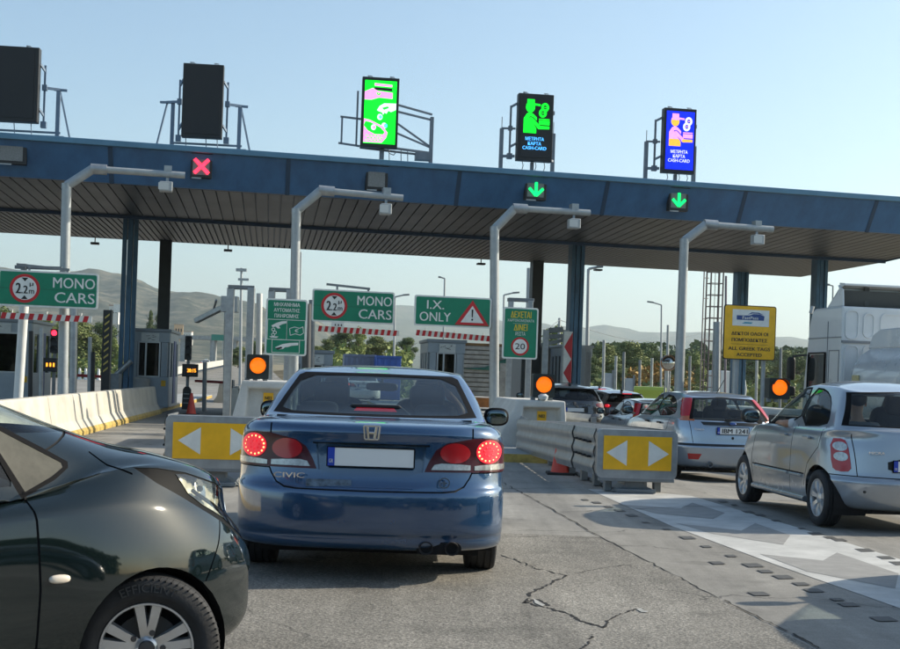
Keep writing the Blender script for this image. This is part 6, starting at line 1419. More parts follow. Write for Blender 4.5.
# ------------------------------------------------------------------ people in the cars
def person(loc, rz, label, shirt, skin=M_SKIN, arm=None, hair=M_HAIR, s=1.):
    """seated figure; local y is where it faces; origin at the seat under the pelvis"""
    J = {'pel': (0, 0, .08), 'waist': (0, -.03, .22), 'chest': (0, -.04, .42), 'neckb': (0, -.03, .56), 'neck': (0, -.01, .62), 'chin': (0, .025, .68), 'head': (0, .02, .76), 'crown': (0, .01, .83)}
    R = {'pel': .15, 'waist': .135, 'chest': .155, 'neckb': .085, 'neck': .058, 'chin': .072, 'head': .092, 'crown': .065}
    E_ = [('pel', 'waist'), ('waist', 'chest'), ('chest', 'neckb'), ('neckb', 'neck'), ('neck', 'chin'), ('chin', 'head'), ('head', 'crown')]
    arms = {1: ((.19, -.03, .50), (.25, .10, .26), (.17, .34, .34)), -1: ((-.19, -.03, .50), (-.25, .10, .26), (-.17, .34, .34))}
    if arm: arms.update(arm)
    for sg, (a, b, c) in arms.items():
        n = str(sg); a, b, c = Vector(a), Vector(b), Vector(c); d = (c - b).normalized(); J.update({'sh' + n: a, 'el' + n: b, 'wr' + n: c, 'ha' + n: c + d * .08}); R.update({'sh' + n: .066, 'el' + n: .044, 'wr' + n: .028, 'ha' + n: .036}); E_ += [('chest', 'sh' + n), ('sh' + n, 'el' + n), ('el' + n, 'wr' + n), ('wr' + n, 'ha' + n)]
        sd_ = d.cross(Vector((0, 0, 1))).normalized()
        for i in range(4): o = (i - 1.5) * .020; J['f%d%s' % (i, n)] = c + d * .12 + sd_ * o; J['g%d%s' % (i, n)] = c + d * (.165 - .012 * abs(i - 1.3)) + sd_ * o * 1.1 - Vector((0, 0, .025)); R['f%d%s' % (i, n)] = .010; R['g%d%s' % (i, n)] = .008; E_ += [('ha' + n, 'f%d%s' % (i, n)), ('f%d%s' % (i, n), 'g%d%s' % (i, n))]
        J['t' + n] = c + d * .07 - sd_ * sg * .05; R['t' + n] = .011; E_ += [('ha' + n, 't' + n)]
    for sg in (1, -1):
        n = 'l%d' % sg; J.update({'hip' + n: (sg * .10, .02, .06), 'kn' + n: (sg * .15, .42, .12), 'an' + n: (sg * .14, .50, -.28), 'to' + n: (sg * .14, .66, -.32)}); R.update({'hip' + n: .085, 'kn' + n: .06, 'an' + n: .04, 'to' + n: .035}); E_ += [('pel', 'hip' + n), ('hip' + n, 'kn' + n), ('kn' + n, 'an' + n), ('an' + n, 'to' + n)]
    def skin_mesh(names, edges, grow, sub=2, root='pel'):
        me = bpy.data.meshes.new('tmp'); ids = {n: i for i, n in enumerate(names)}; me.from_pydata([tuple(J[n]) for n in names], [(ids[a], ids[b]) for a, b in edges], []); o = bpy.data.objects.new('tmp', me); COL.objects.link(o)
        m = o.modifiers.new('s', 'SKIN'); m.use_smooth_shade = True
        for n, i in ids.items(): q = (R[n] + grow); me.skin_vertices[0].data[i].radius = (q, q * (.72 if n in ('pel', 'waist', 'chest') else 1)); me.skin_vertices[0].data[i].use_root = n == root
        o.modifiers.new('u', 'SUBSURF').levels = sub; o.modifiers['u'].render_levels = sub
        r_ = bpy.data.meshes.new_from_object(o.evaluated_get(bpy.context.evaluated_depsgraph_get())); bpy.data.objects.remove(o); bpy.data.meshes.remove(me); return r_
    names = list(J); me = skin_mesh(names, E_, 0.); me.materials.clear(); me.materials.append(skin); body = link('person', me); body.location = loc; body.rotation_euler = (0, 0, rz); body.scale = (s,) * 3; tag(body, label, 'person')
    keep = {'pel', 'waist', 'chest', 'neckb', 'sh1', 'el1', 'sh-1', 'el-1', 'hipl1', 'hipl-1', 'knl1', 'knl-1', 'anl1', 'anl-1'}; me = skin_mesh([n for n in names if n in keep], [e for e in E_ if e[0] in keep and e[1] in keep], .016); me.materials.clear(); me.materials.append(shirt); link('clothes', me, body)
    hm = MB(); ellip(hm, (0, -.005, .80), (.098, .108, .085), 1., 18, 12, rx=-.25); hm.build('hair', hair, body, smooth=60)
    fm_ = MB()
    for sg in (-1, 1): ellip(fm_, (sg * .034, .108, .765), (.013, .008, .008), 1., 10, 6)
    fm_.build('eyes', M_WHITE, body, smooth=60)
    nm = MB(); nm.prism([(.10, .735), (.135, .728), (.104, .768)], -.012, .012, 'yz'); ellip(nm, (0, .098, .705), (.026, .012, .008), 1., 12, 6)
    for sg in (-1, 1): ellip(nm, (sg * .098, .012, .755), (.012, .022, .032), 1., 10, 8)
    nm.build('face_features', skin, body, smooth=60); return body
def in_car(car, x, y, z):
    a = car.rotation_euler.z; c, s = math.cos(a), math.sin(a); return (car.location.x + x * c - y * s, car.location.y + x * s + y * c, car.location.z + z)
person(in_car(civic, -.36, 2.18, .50), civic.rotation_euler.z, 'driver of the blue saloon, seated on the left behind the rear window', M_SHIRTG)
person(in_car(civic, .38, 2.18, .50), civic.rotation_euler.z, 'passenger of the blue saloon in a blue shirt with one arm raised', M_SHIRTB, M_SKINT, {1: ((.19, -.03, .50), (.30, -.12, .60), (.12, -.02, .80))})
person(in_car(micra, -.34, 1.62, .50), micra.rotation_euler.z, 'driver of the rounded silver hatchback resting a forearm on the window sill', M_SHIRTW, M_SKINT, {-1: ((-.19, -.03, .50), (-.44, .05, .50), (-.40, .32, .50))})
person(in_car(micra, -.34, .80, .50), micra.rotation_euler.z, 'rear passenger of the rounded silver hatchback in a grey top', M_SHIRTG)
person(in_car(focus, -.34, 1.98, .46), focus.rotation_euler.z, 'driver of the hatchback with lamps in its rear pillars', M_SHIRTG)
# ------------------------------------------------------------------ tank truck on the right
M_TRW = mat('truck white paint', (.66, .68, .68), .3, coat=.6, var=.05, vscale=1.2); M_TNK = mat('tank white enamel', (.60, .63, .65), .28, .1, coat=.5, var=.06, vscale=1)
def tanker():
    a = px(803, 372, 33.5); rz = .15; g = gz(9, 30)
    t = thing('tank_truck', 'white tank truck with open roof deflector at the right edge', 'truck', (a.x, a.y, g), rz)     # origin: front left corner of the cab
    W = 2.5; D_ = -2.15; H = px(845, 306, 31.4).z - g
    side = [(0, .55), (.02, 1.3), (-.05, 2.0), (-.28, H - .42), (-.42, H - .08), (-.60, H), (D_, H), (D_, .9), (-.45, .9), (-.45, .55)]
    mb = MB(); mb.prism([(y, z) for y, z in side], 0.0, W, 'yz'); mb.build('cab', M_TRW, t, bevel=.05)
    # door and window on the left flank
    w_ = MB(); w_.prism([(-.38, 1.78), (-.40, 2.60), (-.52, 2.66), (-1.28, 2.66), (-1.28, 1.72), (-.9, 1.62)], -.012, .012, 'yz'); w_.build('side_window', mat('truck window dark', (.02, .028, .03), .08, coat=1.), t)
    fr = MB()
    for p, q in (((-.33, 1.72), (-.36, 2.68)), ((-.36, 2.70), (-1.32, 2.70)), ((-1.32, 2.70), (-1.32, 1.68)), ((-1.32, 1.66), (-.33, 1.72))): fr.bar((-.014, p[0], p[1]), (-.014, q[0], q[1]), .06, .03)
    fr.build('window_seal', M_TRIM, t)
    dg = MB()
    for p, q in (((-.30, 1.0), (-.30, 1.7)), ((-1.40, .9), (-1.40, H - .35)), ((-1.40, 1.55), (-2.1, 1.55)), ((-.3, 1.0), (-1.40, .95)), ((-1.5, 2.75), (-2.05, 2.75)), ((-1.5, 1.75), (-2.05, 1.75)), ((-2.05, 1.75), (-2.05, 2.75)), ((-1.5, 1.75), (-1.5, 2.75)), ((-.25, H - .75), (-2.14, H - .75))): dg.bar((-.004, p[0], p[1]), (-.004, q[0], q[1]), .018, .018)
    dg.build('panel_gap', mat('truck seam grey', (.22, .23, .24), .6), t)
    mi = MB(); ellip(mi, (-.28, .12, 2.30), (.10, .08, .30), .4); ellip(mi, (-.24, .14, 1.72), (.09, .08, .13), .5); mi.bar((-.25, .1, 2.62), (.02, -.2, 2.66), .05); mi.bar((-.25, .1, 1.55), (.02, -.2, 1.6), .05); mi.build('mirror', M_BLACK, t, smooth=60)
    # back wall with pressed ovals
    bk = MB()
    for (x0, x1, z0, z1) in ((.10, .42, H - .78, H - .10), (.56, .82, H - .74, H - .16), (.10, .44, 1.3, H - .95), (.56, .84, 1.35, H - .95), (1.0, 2.35, H - .74, H - .16)):
        P = rrect(x0, z0, x1, z1, .12); n_ = len(P)
        for p, q in zip(P, P[1:] + P[:1]): bk.bar((p[0], D_ - .012, p[1]), (q[0], D_ - .012, q[1]), .035, .03, up=(0, 1, 0))
    bk.build('pressed_rib', M_TRW, t)
    mb = MB(); mb.bar((0, D_ - .02, H - .86), (W, D_ - .02, H - .86), .05, .06); mb.build('cab_seam', mat('truck seam grey', (.22, .23, .24)), t)
    # roof deflector: open at the back
    y0, y1, zt = -1.30, D_ + .1, H + .54; df = MB()
    def quad(*P): df.add(list(P) + [tuple(Vector(p) * 1) for p in P], [(0, 1, 2, 3)])
    for sx, s2 in ((.08, .30), (W - .08, W - .30)):
        df.prism([(y0 + .1, H), (y1, H), (y1 + .05, zt - .12), (y1 + .35, zt), (y0 - .5, zt - .12)], sx - .02, sx + .02, 'yz')
    df.prism([(y0 + .12, H + .0), (y0 - .45, zt - .12), (y1 + .35, zt + .0), (y1 + .0, zt - .04), (y1 + .0, zt + .02), (y1 + .3, zt + .05), (y0 - .5, zt - .06), (y0 + .2, H)], .08, W - .08, 'yz')
    df.build('roof_deflector', M_TRW, t, bevel=.02)
    ib = MB(); ib.add([(.12, y0 - .55, H + .01), (W - .12, y0 - .55, H + .01), (W - .12, y0 - .62, zt - .14), (.12, y0 - .62, zt - .14)], [(0, 1, 2, 3)]); ib.add([(.12, y0, H + .012), (W - .12, y0, H + .012), (W - .12, y1, H + .012), (.12, y1, H + .012)], [(0, 1, 2, 3)]); ib.bar((.75, y1 + .2, H), (.75, y1 + .2, zt - .05), .12, .06); ib.bar((1.75, y1 + .2, H), (1.75, y1 + .2, zt - .05), .12, .06); ib.box(1.3, y0 - .3, H + .2, .2, .2, .3); ib.build('deflector_inside', mat('deflector inside grey', (.07, .075, .07), .8), t)
    st = MB(); st.tube((.45, -1.2, H), (.45, -1.2, H + .14), .07, 12); st.tube((.0, -.35, H - .1), (.05, -.35, H + .08), .05, 12); st.build('roof_lamp', M_STEEL, t)
    # chassis, tank with domed ends, wheels
    ch = MB(); ch.box(W / 2, -7.5, .75, 1.0, 14, .22); ch.build('chassis', M_BLACK, t)
    cz, rx, rz_ = 1.98, 1.30, 1.0; tk = MB(); n_ = 44; secs = [(-2.34, .02), (-2.35, .35), (-2.39, .62), (-2.49, .83), (-2.66, .95), (-2.92, 1.0), (-13.5, 1.0), (-13.75, .95), (-13.9, .6), (-13.95, .02)]; o = 0
    for y, s_ in secs:
        for j in range(n_):
            b_ = 2 * math.pi * j / n_; f = lambda v: math.copysign(abs(v) ** .86, v); tk.v.append((W / 2 + rx * s_ * f(math.cos(b_)), y, cz + rz_ * s_ * f(math.sin(b_)) + (1 - s_) * -.1))
    for i in range(len(secs) - 1):
        for j in range(n_): tk.f.append((i * n_ + j, i * n_ + (j + 1) % n_, (i + 1) * n_ + (j + 1) % n_, (i + 1) * n_ + j)); tk.m.append(0)
    tk.build('tank', M_TNK, t, smooth=60)
    tp = MB(); tp.prism([(-2.75, cz + .80), (-2.95, H - .72), (-3.35, H - .58), (-13.2, H - .50), (-13.4, cz + .8)], .38, W - .38, 'yz'); tp.build('top_fairing', M_TNK, t, bevel=.04)
    lb = MB().box(-.065, -3.1, 2.05, .02, .34, .20).build('hazard_label', mat('label pale yellow', (.55, .48, .25), .5, var=.3, vscale=20), t)
    MB().bar((.02, -3.0, 1.9), (.4, -2.5, 1.35), .03).build('hose', M_BLACK, t)
    for y in (-1.0, -6.2, -9.5, -10.8, -12.1):
        for x in (.32, W - .32):
            k = MB(); k.rev([(0, -.16), (.30, -.16), (.46, -.16), (.50, -.12), (.50, .12), (.46, .16), (.30, .16), (.28, .05), (0, .05)], (x, y, .5), (1 if x > 1 else -1, 0, 0), 32); k.build('wheel', M_TYRE, t, smooth=40)
    gd = MB(); gd.box(.05, -4.6, 1.0, .06, 2.6, .35); gd.box(.1, -1.75, .75, .2, .6, .5); gd.build('side_guard', M_STEEL, t)
    return t
tank = tanker()

# ------------------------------------------------------------------ stone truck and other things beyond the booths
def tipper():
    a = px(497, 395, 58); t = thing('tipper_truck', 'grey slatted truck with a green tarpaulin beyond the middle booth', 'truck', (a.x, 58, gz(a.x, 58)), .12); z0, z1 = 1.0, px(497, 337, 58).z; W = 3.4
    MB().box(0, 2.5, (z0 + z1) / 2, W - .1, 5, z1 - z0).build('body', mat('dirty truck grey', (.22, .21, .19), .7, var=.3, vscale=1.5), t)
    s_ = MB()
    n_ = 11
    for i in range(n_): s_.box(0, -.02, z0 + (z1 - z0) * (i + .5) / n_, W, .08, (z1 - z0) / n_ * .72)
    s_.build('slat', mat('weathered slat grey', (.33, .32, .29), .75, var=.35, vscale=2.5), t)
    p = MB()
    for x in (-W / 2, -.1, W / 2): p.bar((x, -.06, z0 - .1), (x, -.06, z1 + .05), .12)
    p.build('upright', M_STEELD, t)
    tp = MB(); tp.prism([(-W / 2, z1 - 1.05), (-.6, z1 - .95), (.3, z1 - .55), (1.0, z1 - .30), (W / 2, z1 - .35), (W / 2, z1 - 1.0), (.6, z1 - 1.1)], -.12, -.07); tp.build('tarpaulin', mat('green tarpaulin', (.03, .13, .10), .7, var=.3, vscale=4), t)
    tk = MB(); tk.box(0, 2.4, z1 + .0, W + .05, 4.8, .22); tk.build('load_cover', mat('rust brown cover', (.20, .11, .04), .8, var=.4, vscale=3), t)
    hb = MB(); hb.box(.75, -.10, z0 + .75, 1.35, .06, 1.5); hb.build('tailgate', mat('weathered slat grey', (.33, .32, .29)), t)
    ob = MB(); ob.box(.2, -.1, .72, W * .8, .1, .42); ob.build('rear_beam', mat('rusty orange beam', (.36, .13, .03), .7, var=.4, vscale=4), t)
    for x in (-1.1, 1.1):
        k = MB(); k.rev([(0, -.15), (.48, -.15), (.5, 0), (.48, .15), (0, .15)], (x, .9, .5), (1, 0, 0), 24); k.build('wheel', M_TYRE, t, smooth=40)
    return t
tipper()
def container(x0, x1, y0, y1, Y, col, label, dp=2.4):
    c = px((x0 + x1) / 2, y1, Y); k = Y / F; W, H = (x1 - x0) * k, (y1 - y0) * k; zt = c.z + H; t = thing('container', label, 'container', (c.x, Y, gz(c.x, Y)), .12, 'containers beyond the toll plaza'); zt -= t.location.z
    m = mat('container ' + label[:14], col, .5, var=.15, vscale=3); mb = MB(); mb.box(0, dp / 2, zt / 2, W, dp, zt); mb.build('body', m, t, bevel=.03)
    r = MB(); n_ = max(4, int(W / .28))
    for i in range(n_): r.box(-W / 2 + W * (i + .5) / n_, -.02, zt * .5, W / n_ * .5, .05, zt * .86)
    r.build('rib', m, t); e = MB(); e.box(0, .0, zt - .05, W + .06, .14, .12); e.build('top_rail', m, t); return t
container(316.5, 329, 357, 367, 72, (.12, .30, .55), 'pale blue container left of the grey one'); container(376.5, 401, 356, 367, 72, (.03, .09, .34), 'dark blue container right of the grey one'); container(344, 376, 354.5, 367, 74, (.16, .18, .24), 'grey blue container between two blue ones')
container(520, 563, 346, 392, 50, (.16, .17, .17), 'dark grey cabin left of the blue column by the suv', 3); container(583.5, 590, 346, 392, 46, (.30, .33, .35), 'narrow grey cabin right of the blue column by the suv', 2)
container(-6, 17, 318, 352, 60, (.30, .32, .33), 'grey cabin at the far left frame edge', 3)
def lamp_post(x, yt, yb, Y, arm, label, r=.09, armh=0.):
    b = px(x, yb, Y); g = gz(b.x, Y); a = px(x, yt, Y); t = thing('street_lamp', label, 'street lamp', (b.x, Y, g), 0, 'street lamps beyond the plaza'); z = a.z - g; m = mat('lamp post grey', (.34, .36, .37), .5, .3)
    MB().tube((0, 0, 0), (a.x - b.x, 0, z), r, 8, r * .65).build('post', m, t, smooth=50)
    if arm:
        L = arm * Y / F; mb = MB(); mb.path([(a.x - b.x, 0, z), (a.x - b.x + L * .7, 0, z + abs(L) * .18 + armh)], r * .55, 8); mb.build('arm', m, t, smooth=50)
        h = MB(); h.bar((a.x - b.x + L * .62, 0, z + abs(L) * .17 + armh), (a.x - b.x + L * 1.1, 0, z + abs(L) * .22 + armh), .24, .10); h.build('lamp_head', M_STEELD, t)
    return t
lamp_post(661.5, 305, 385, 95, -13, 'street lamp with a left arm in front of the wood right of the thick pole'); lamp_post(588.5, 269, 345, 62, 13, 'street lamp with a flat head just right of the column by the black suv', .11); lamp_post(444.8, 278.5, 330, 85, -6, 'street lamp above the I.X. ONLY sign'); lamp_post(395, 297, 350, 85, 13, 'street lamp between the two green signs over the blue sedan'); lamp_post(504, 295, 345, 85, 14, 'street lamp over the sign with limit 20'); lamp_post(529, 268, 340, 80, 0, 'pale green mast behind the sign with limit 20', .2)
lamp_post(241.5, 268, 345, 110, 0, 'tall thin mast with small fittings left of the payment machine sign', .14); lamp_post(833, 286, 340, 75, -6, 'street lamp behind the tank truck cab', .07); lamp_post(559.5, 318, 350, 75, 0, 'wooden wire pole on the hill line right of the limit 20 sign', .12); lamp_post(301, 252, 300, 60, 0, 'thin mast right of the lamp pole at the payment machine sign', .05); lamp_post(668, 325, 372, 70, 0, 'short dark pole above the round traffic mirror', .10)
k0 = px(241.5, 270, 110); mb = MB(); mb.box(k0.x, 110, k0.z, .9, .3, .25); mb.box(k0.x + .2, 110, k0.z - .8, .9, .2, .2); tag(mb.build('mast_fitting', M_STEEL), 'small grey fittings at the top of the tall thin mast', 'fitting')
lg = [(604, 340, 372), (624, 352, 378), (652, 358, 384), (690, 356, 384), (757, 352, 380), (781, 348, 380), (616, 356, 382), (640, 360, 384)]
for i, (x, yt, yb) in enumerate(lg): post(x, yt, yb, 66 + i, .075, M_STEELD if i % 2 else M_STEEL, ['thin post by the wood left of the dry bank', 'thin post at the left end of the dry bank', 'thin post before the middle of the dry bank', 'thin post right of the traffic mirror', 'thin post below the yellow tag sign', 'thin post left of the truck mirror', 'thin short post left of the dry bank', 'thin post beside the lime van roof'][i], group='thin posts beyond the plaza')
# lattice mast
a = px(711, 395, 70); t = thing('lattice_mast', 'tall open lattice mast behind the canopy at the right', 'mast', (a.x, 70, gz(a.x, 70)), .15); mb = MB(); hw = .34; top = 12.2
for sx, sy in ((-1, -1), (1, -1), (1, 1), (-1, 1)): mb.tube((sx * hw, sy * hw, 0), (sx * hw, sy * hw, top), .045, 6)
z = .5
while z < top:
    for p, q in (((-1, -1), (1, -1)), ((1, -1), (1, 1)), ((1, 1), (-1, 1)), ((-1, 1), (-1, -1))): mb.tube((p[0] * hw, p[1] * hw, z), (q[0] * hw, q[1] * hw, z), .022, 5)
    z += .62
mb.build('lattice', mat('rusty mast steel', (.13, .10, .095), .6, .3), t); l2 = MB()
for sx in (-.13, .13): l2.tube((sx, -hw - .05, 0), (sx, -hw - .05, top), .02, 5)
l2.tube((-.62, 0, 0), (-.62, 0, top), .035, 6)
for i in range(10): l2.tube((-.62, 0, 1 + i * 1.1), (-hw, 0, 1 + i * 1.1), .02, 5)
l2.build('ladder', mat('ladder grey', (.30, .24, .22), .6), t)
post(726, 276, 385, 66, .06, mat('mauve grey post', (.18, .15, .17), .6), 'thin dark mast between the lattice mast and the yellow sign', cat='mast', name='thin_mast')
# round traffic mirror on a post
a = px(668.5, 363, 58); t = thing('traffic_mirror', 'round traffic mirror with a dark hood beside the thick pole', 'traffic mirror', (a.x, 58, gz(a.x, 58)), .1); z = a.z - t.location.z
mb = MB(); mb.rev([(0, -.10), (.18, -.08), (.30, -.02), (.32, .02)], (0, 0, z), (0, 1, 0), 24); mb.build('mirror_face', mat('mirror grey', (.45, .46, .45), .1, .9), t, smooth=60)
mb = MB(); mb.rev([(.33, -.03), (.36, -.03), (.36, .04), (.33, .04)], (0, 0, z), (0, 1, 0), 24, close=True); mb.build('rim', mat('faded orange rim', (.45, .22, .10), .5), t, smooth=40); mb = MB()
P = [(.37 * math.cos(rad(q)), .37 * math.sin(rad(q))) for q in range(15, 166, 15)]
for p, q in zip(P, P[1:]): mb.add([(p[0], .05, z + p[1]), (q[0], .05, z + q[1]), (q[0], -.22, z + q[1]), (p[0], -.22, z + p[1])], [(0, 1, 2, 3)])
mb.build('hood', M_BLACK, t); MB().tube((-.1, .1, 0), (-.1, .1, z), .045, 8).build('post', M_STEEL, t); MB().tube((.1, .1, 0), (.1, .1, z), .045, 8).build('post', M_STEEL, t)
# lime van, white van, dry bank, boundary screens
a = px(650, 398, 66); t = thing('lime_van', 'lime yellow van roof beyond the grey suv', 'van', (a.x, 66, gz(a.x, 66)), 1.4); zt = px(650, 386.5, 66).z - t.location.z
mb = MB(); mb.prism([(-1.4, .4), (1.45, .4), (1.5, zt * .62), (1.0, zt * .96), (.7, zt), (-1.3, zt), (-1.4, zt * .9)], -.8, .8, 'xz'); mb.build('body', mat('lime yellow paint', (.42, .50, .06), .3, coat=.6), t, bevel=.08); mb = MB(); mb.box(-.2, 0, zt * .74, 2.0, 1.64, zt * .24); mb.build('window', M_TRIM, t)
for x in (-.9, .95):
    for y in (-.75, .75): k = MB(); k.rev([(0, -.09), (.30, -.09), (.32, 0), (.30, .09), (0, .09)], (x, y, .32), (0, 1, 0), 20); k.build('wheel', M_TYRE, t)
a = px(727, 396, 95); t = thing('white_van', 'white truck cab far off behind the yellow tag sign', 'truck', (a.x, 95, gz(a.x, 95)), .3); zt = px(727, 371, 95).z - t.location.z
mb = MB(); mb.prism([(-1.1, .5), (.9, .5), (1.0, zt * .55), (.75, zt), (-1.1, zt)], -1.1, 1.1, 'xz'); mb.build('cab', M_TRW, t, bevel=.06); mb = MB(); mb.box(.1, -1.12, zt * .70, .9, .03, zt * .22); mb.build('window', M_TRIM, t); mb = MB(); mb.rev([(0, -.15), (.45, -.15), (.5, 0), (.45, .15), (0, .15)], (0, -1.0, .5), (0, 1, 0), 20); mb.build('wheel', M_TYRE, t)
for i, (x0, x1, y0, Y) in enumerate(((574, 584, 372, 78), (603, 613, 373, 80), (624, 634, 378, 80))):
    a, b = px(x0, y0, Y), px(x1, y0, Y); g = gz(a.x, Y); t = thing('grey_screen', ['pale grey screen panel right of the blue column', 'pale grey screen panel left of the street mirror bank', 'low pale screen panel before the dry bank'][i], 'screen', ((a.x + b.x) / 2, Y, g), .1, 'pale screens beyond the cars'); MB().box(0, 0, (a.z - g) / 2, b.x - a.x, .12, a.z - g).build('panel', M_BOOTH, t, bevel=.02)
    for s_ in (-1, 1): MB().box(s_ * (b.x - a.x) / 2, -.02, (a.z - g) / 2 + .1, .1, .16, a.z - g + .2).build('post', M_STEELD, t)
# small pale houses and far structures at the left foot of the hill
def far_house(x0, x1, yt, yb, Y, col, label):
    c = px((x0 + x1) / 2, yb, Y); k = Y / F; W, H = (x1 - x0) * k, (yb - yt) * k; t = thing('far_house', label, 'house', (c.x, Y, c.z - 2), rd.uniform(-.3, .3), 'far pale houses'); m = mat('house ' + str(col), col, .8, var=.08)
    MB().box(0, 0, H / 2 + 1, W, W * .8, H + 2).build('wall', m, t); MB().box(0, 0, H + 2.15, W * 1.06, W * .86, .3).build('roof', mat('house roof tan', (.35, .22, .15), .8), t)
    wd = MB()
    for x in (-.28, 0, .28): wd.box(x * W, -W * .405, H * .55 + 2, W * .13, .08, H * .28)
    wd.build('window', M_TRIM, t)
for q in ((110, 119, 306, 318, 420, (.62, .62, .58), 'pale house with a white upper storey left of the blue column'), (174, 183, 325, 337, 600, (.62, .42, .24), 'ochre house between the dark column and the steel frame'), (183, 192, 332, 341, 650, (.58, .58, .54), 'pale house right of the ochre one'), (332, 343, 322, 329, 500, (.60, .62, .62), 'pale flat building under the MONO CARS sign by the sedan'), (98, 106, 331, 340, 500, (.5, .5, .48), 'low pale house left of the striped post')): far_house(*q)
a = px(118, 304, 150); t = thing('square_sign', 'white square board on a post left of the blue column', 'road sign', (a.x, 150, gz(a.x, 150)), .1); z = a.z - t.location.z; MB().box(0, 0, z - .5, 1.0, .08, .95).build('panel', M_WHITE, t); MB().box(0, .1, z / 2, .12, .12, z).build('post', M_STEEL, t)
# green direction sign and bridge over the far highway
a = px(218, 337.5, 260); t = thing('direction_sign', 'small green direction sign over the far highway', 'road sign', (a.x, 260, gz(a.x, 260)), .1); z = a.z - t.location.z; MB().box(0, 0, z, 2.6, .1, 1.2).build('panel', mat('direction sign green', (.02, .22, .16), .5), t); MB().box(-1, .1, z / 2, .15, .15, z).build('post', M_STEEL, t); MB().box(1, .1, z / 2, .15, .15, z).build('post', M_STEEL, t)
p, q = px(150, 336, 330), px(235, 340, 330); t = thing('road_bridge', 'low pale bridge across the far highway', 'bridge', ((p.x + q.x) / 2, 330, 2), 0); MB().box(0, 0, p.z - 2, q.x - p.x + 20, 4, 1.0).build('deck', M_CONCD, t)
for f in (-.45, -.1, .25, .5): MB().box(f * (q.x - p.x), 0, p.z / 2 - 1, 1.2, 3, p.z - 2).build('pier', M_CONCD, t)
# long pale barrier along the far highway
for i, (x0, y0, x1, y1, Y0, Y1, lab) in enumerate(((168, 368, 243, 357, 150, 300, 'long pale concrete barrier along the far highway'), (-5, 366, 118, 364.5, 120, 128, 'long pale barrier line before the trees at the left'))):
    a, b = px(x0, y0, Y0), px(x1, y1, Y1); t = thing('road_barrier', lab, 'barrier', (a.x, a.y, a.z - .9), math.atan2(b.y - a.y, b.x - a.x)); L = math.hypot(b.x - a.x, b.y - a.y); dz = b.z - a.z
    mb = MB(); mb.add([(0, -.2, 0), (L, -.2, dz), (L, -.1, dz + .9), (0, -.1, .9), (0, .2, 0), (L, .2, dz), (L, .1, dz + .9), (0, .1, .9)], [(0, 1, 2, 3), (7, 6, 5, 4), (3, 2, 6, 7), (0, 4, 5, 1), (0, 3, 7, 4), (1, 5, 6, 2)]); mb.build('wall', M_BAR, t)
for i, x in enumerate((80, 86, 92, 99, 110)):
    p = px(x, 364, 116); t = thing('lane_delineator', 'white lane delineators in a line beyond the red gate', 'delineator', (p.x, 116, gz(p.x, 116)), 0, 'white lane delineators in a row'); MB().rev([(.22, 0), (.16, .1), (.10, 1.0), (0, 1.02)], (0, 0, 0), (0, 0, 1), 12).build('body', M_WHITE, t, smooth=40)
# crane-like lamp arm left of the frames
a = px(228, 305, 33); b = px(196, 321, 33.5); mb = MB(); mb.bar(a, b, .16, .12); mb.box(a.x + .05, a.y, a.z + .02, .42, .3, .4); mb.bar(a + Vector((-.3, 0, .12)), b + Vector((.4, 0, .14)), .05)
tag(mb.build('camera_arm', M_STEEL, bevel=.01), 'grey camera arm reaching left from the steel frame by the amber light', 'camera arm')

# ------------------------------------------------------------------ trees
def leaf_mat(name, a, b):
    m = bpy.data.materials.new(name); m.use_nodes = True; n = m.node_tree.nodes; l = m.node_tree.links; bs = n['Principled BSDF']; bs.inputs['Roughness'].default_value = .7; bs.inputs['Specular IOR Level'].default_value = .2
    at = n.new('ShaderNodeAttribute'); at.attribute_name = 'tone'; r = n.new('ShaderNodeValToRGB'); r.color_ramp.elements[0].color = (*a, 1); r.color_ramp.elements[1].color = (*b, 1); l.new(at.outputs['Fac'], r.inputs[0]); l.new(r.outputs[0], bs.inputs['Base Color']); MATS[name] = m; return m
L_OL = leaf_mat('olive foliage', (.085, .115, .035), (.24, .27, .10)); L_DK = leaf_mat('dark pine foliage', (.05, .08, .03), (.14, .19, .07)); L_LT = leaf_mat('pale green foliage', (.12, .17, .045), (.28, .32, .11)); M_BARK = mat('bark', (.10, .075, .055), .9, var=.3, vscale=6)
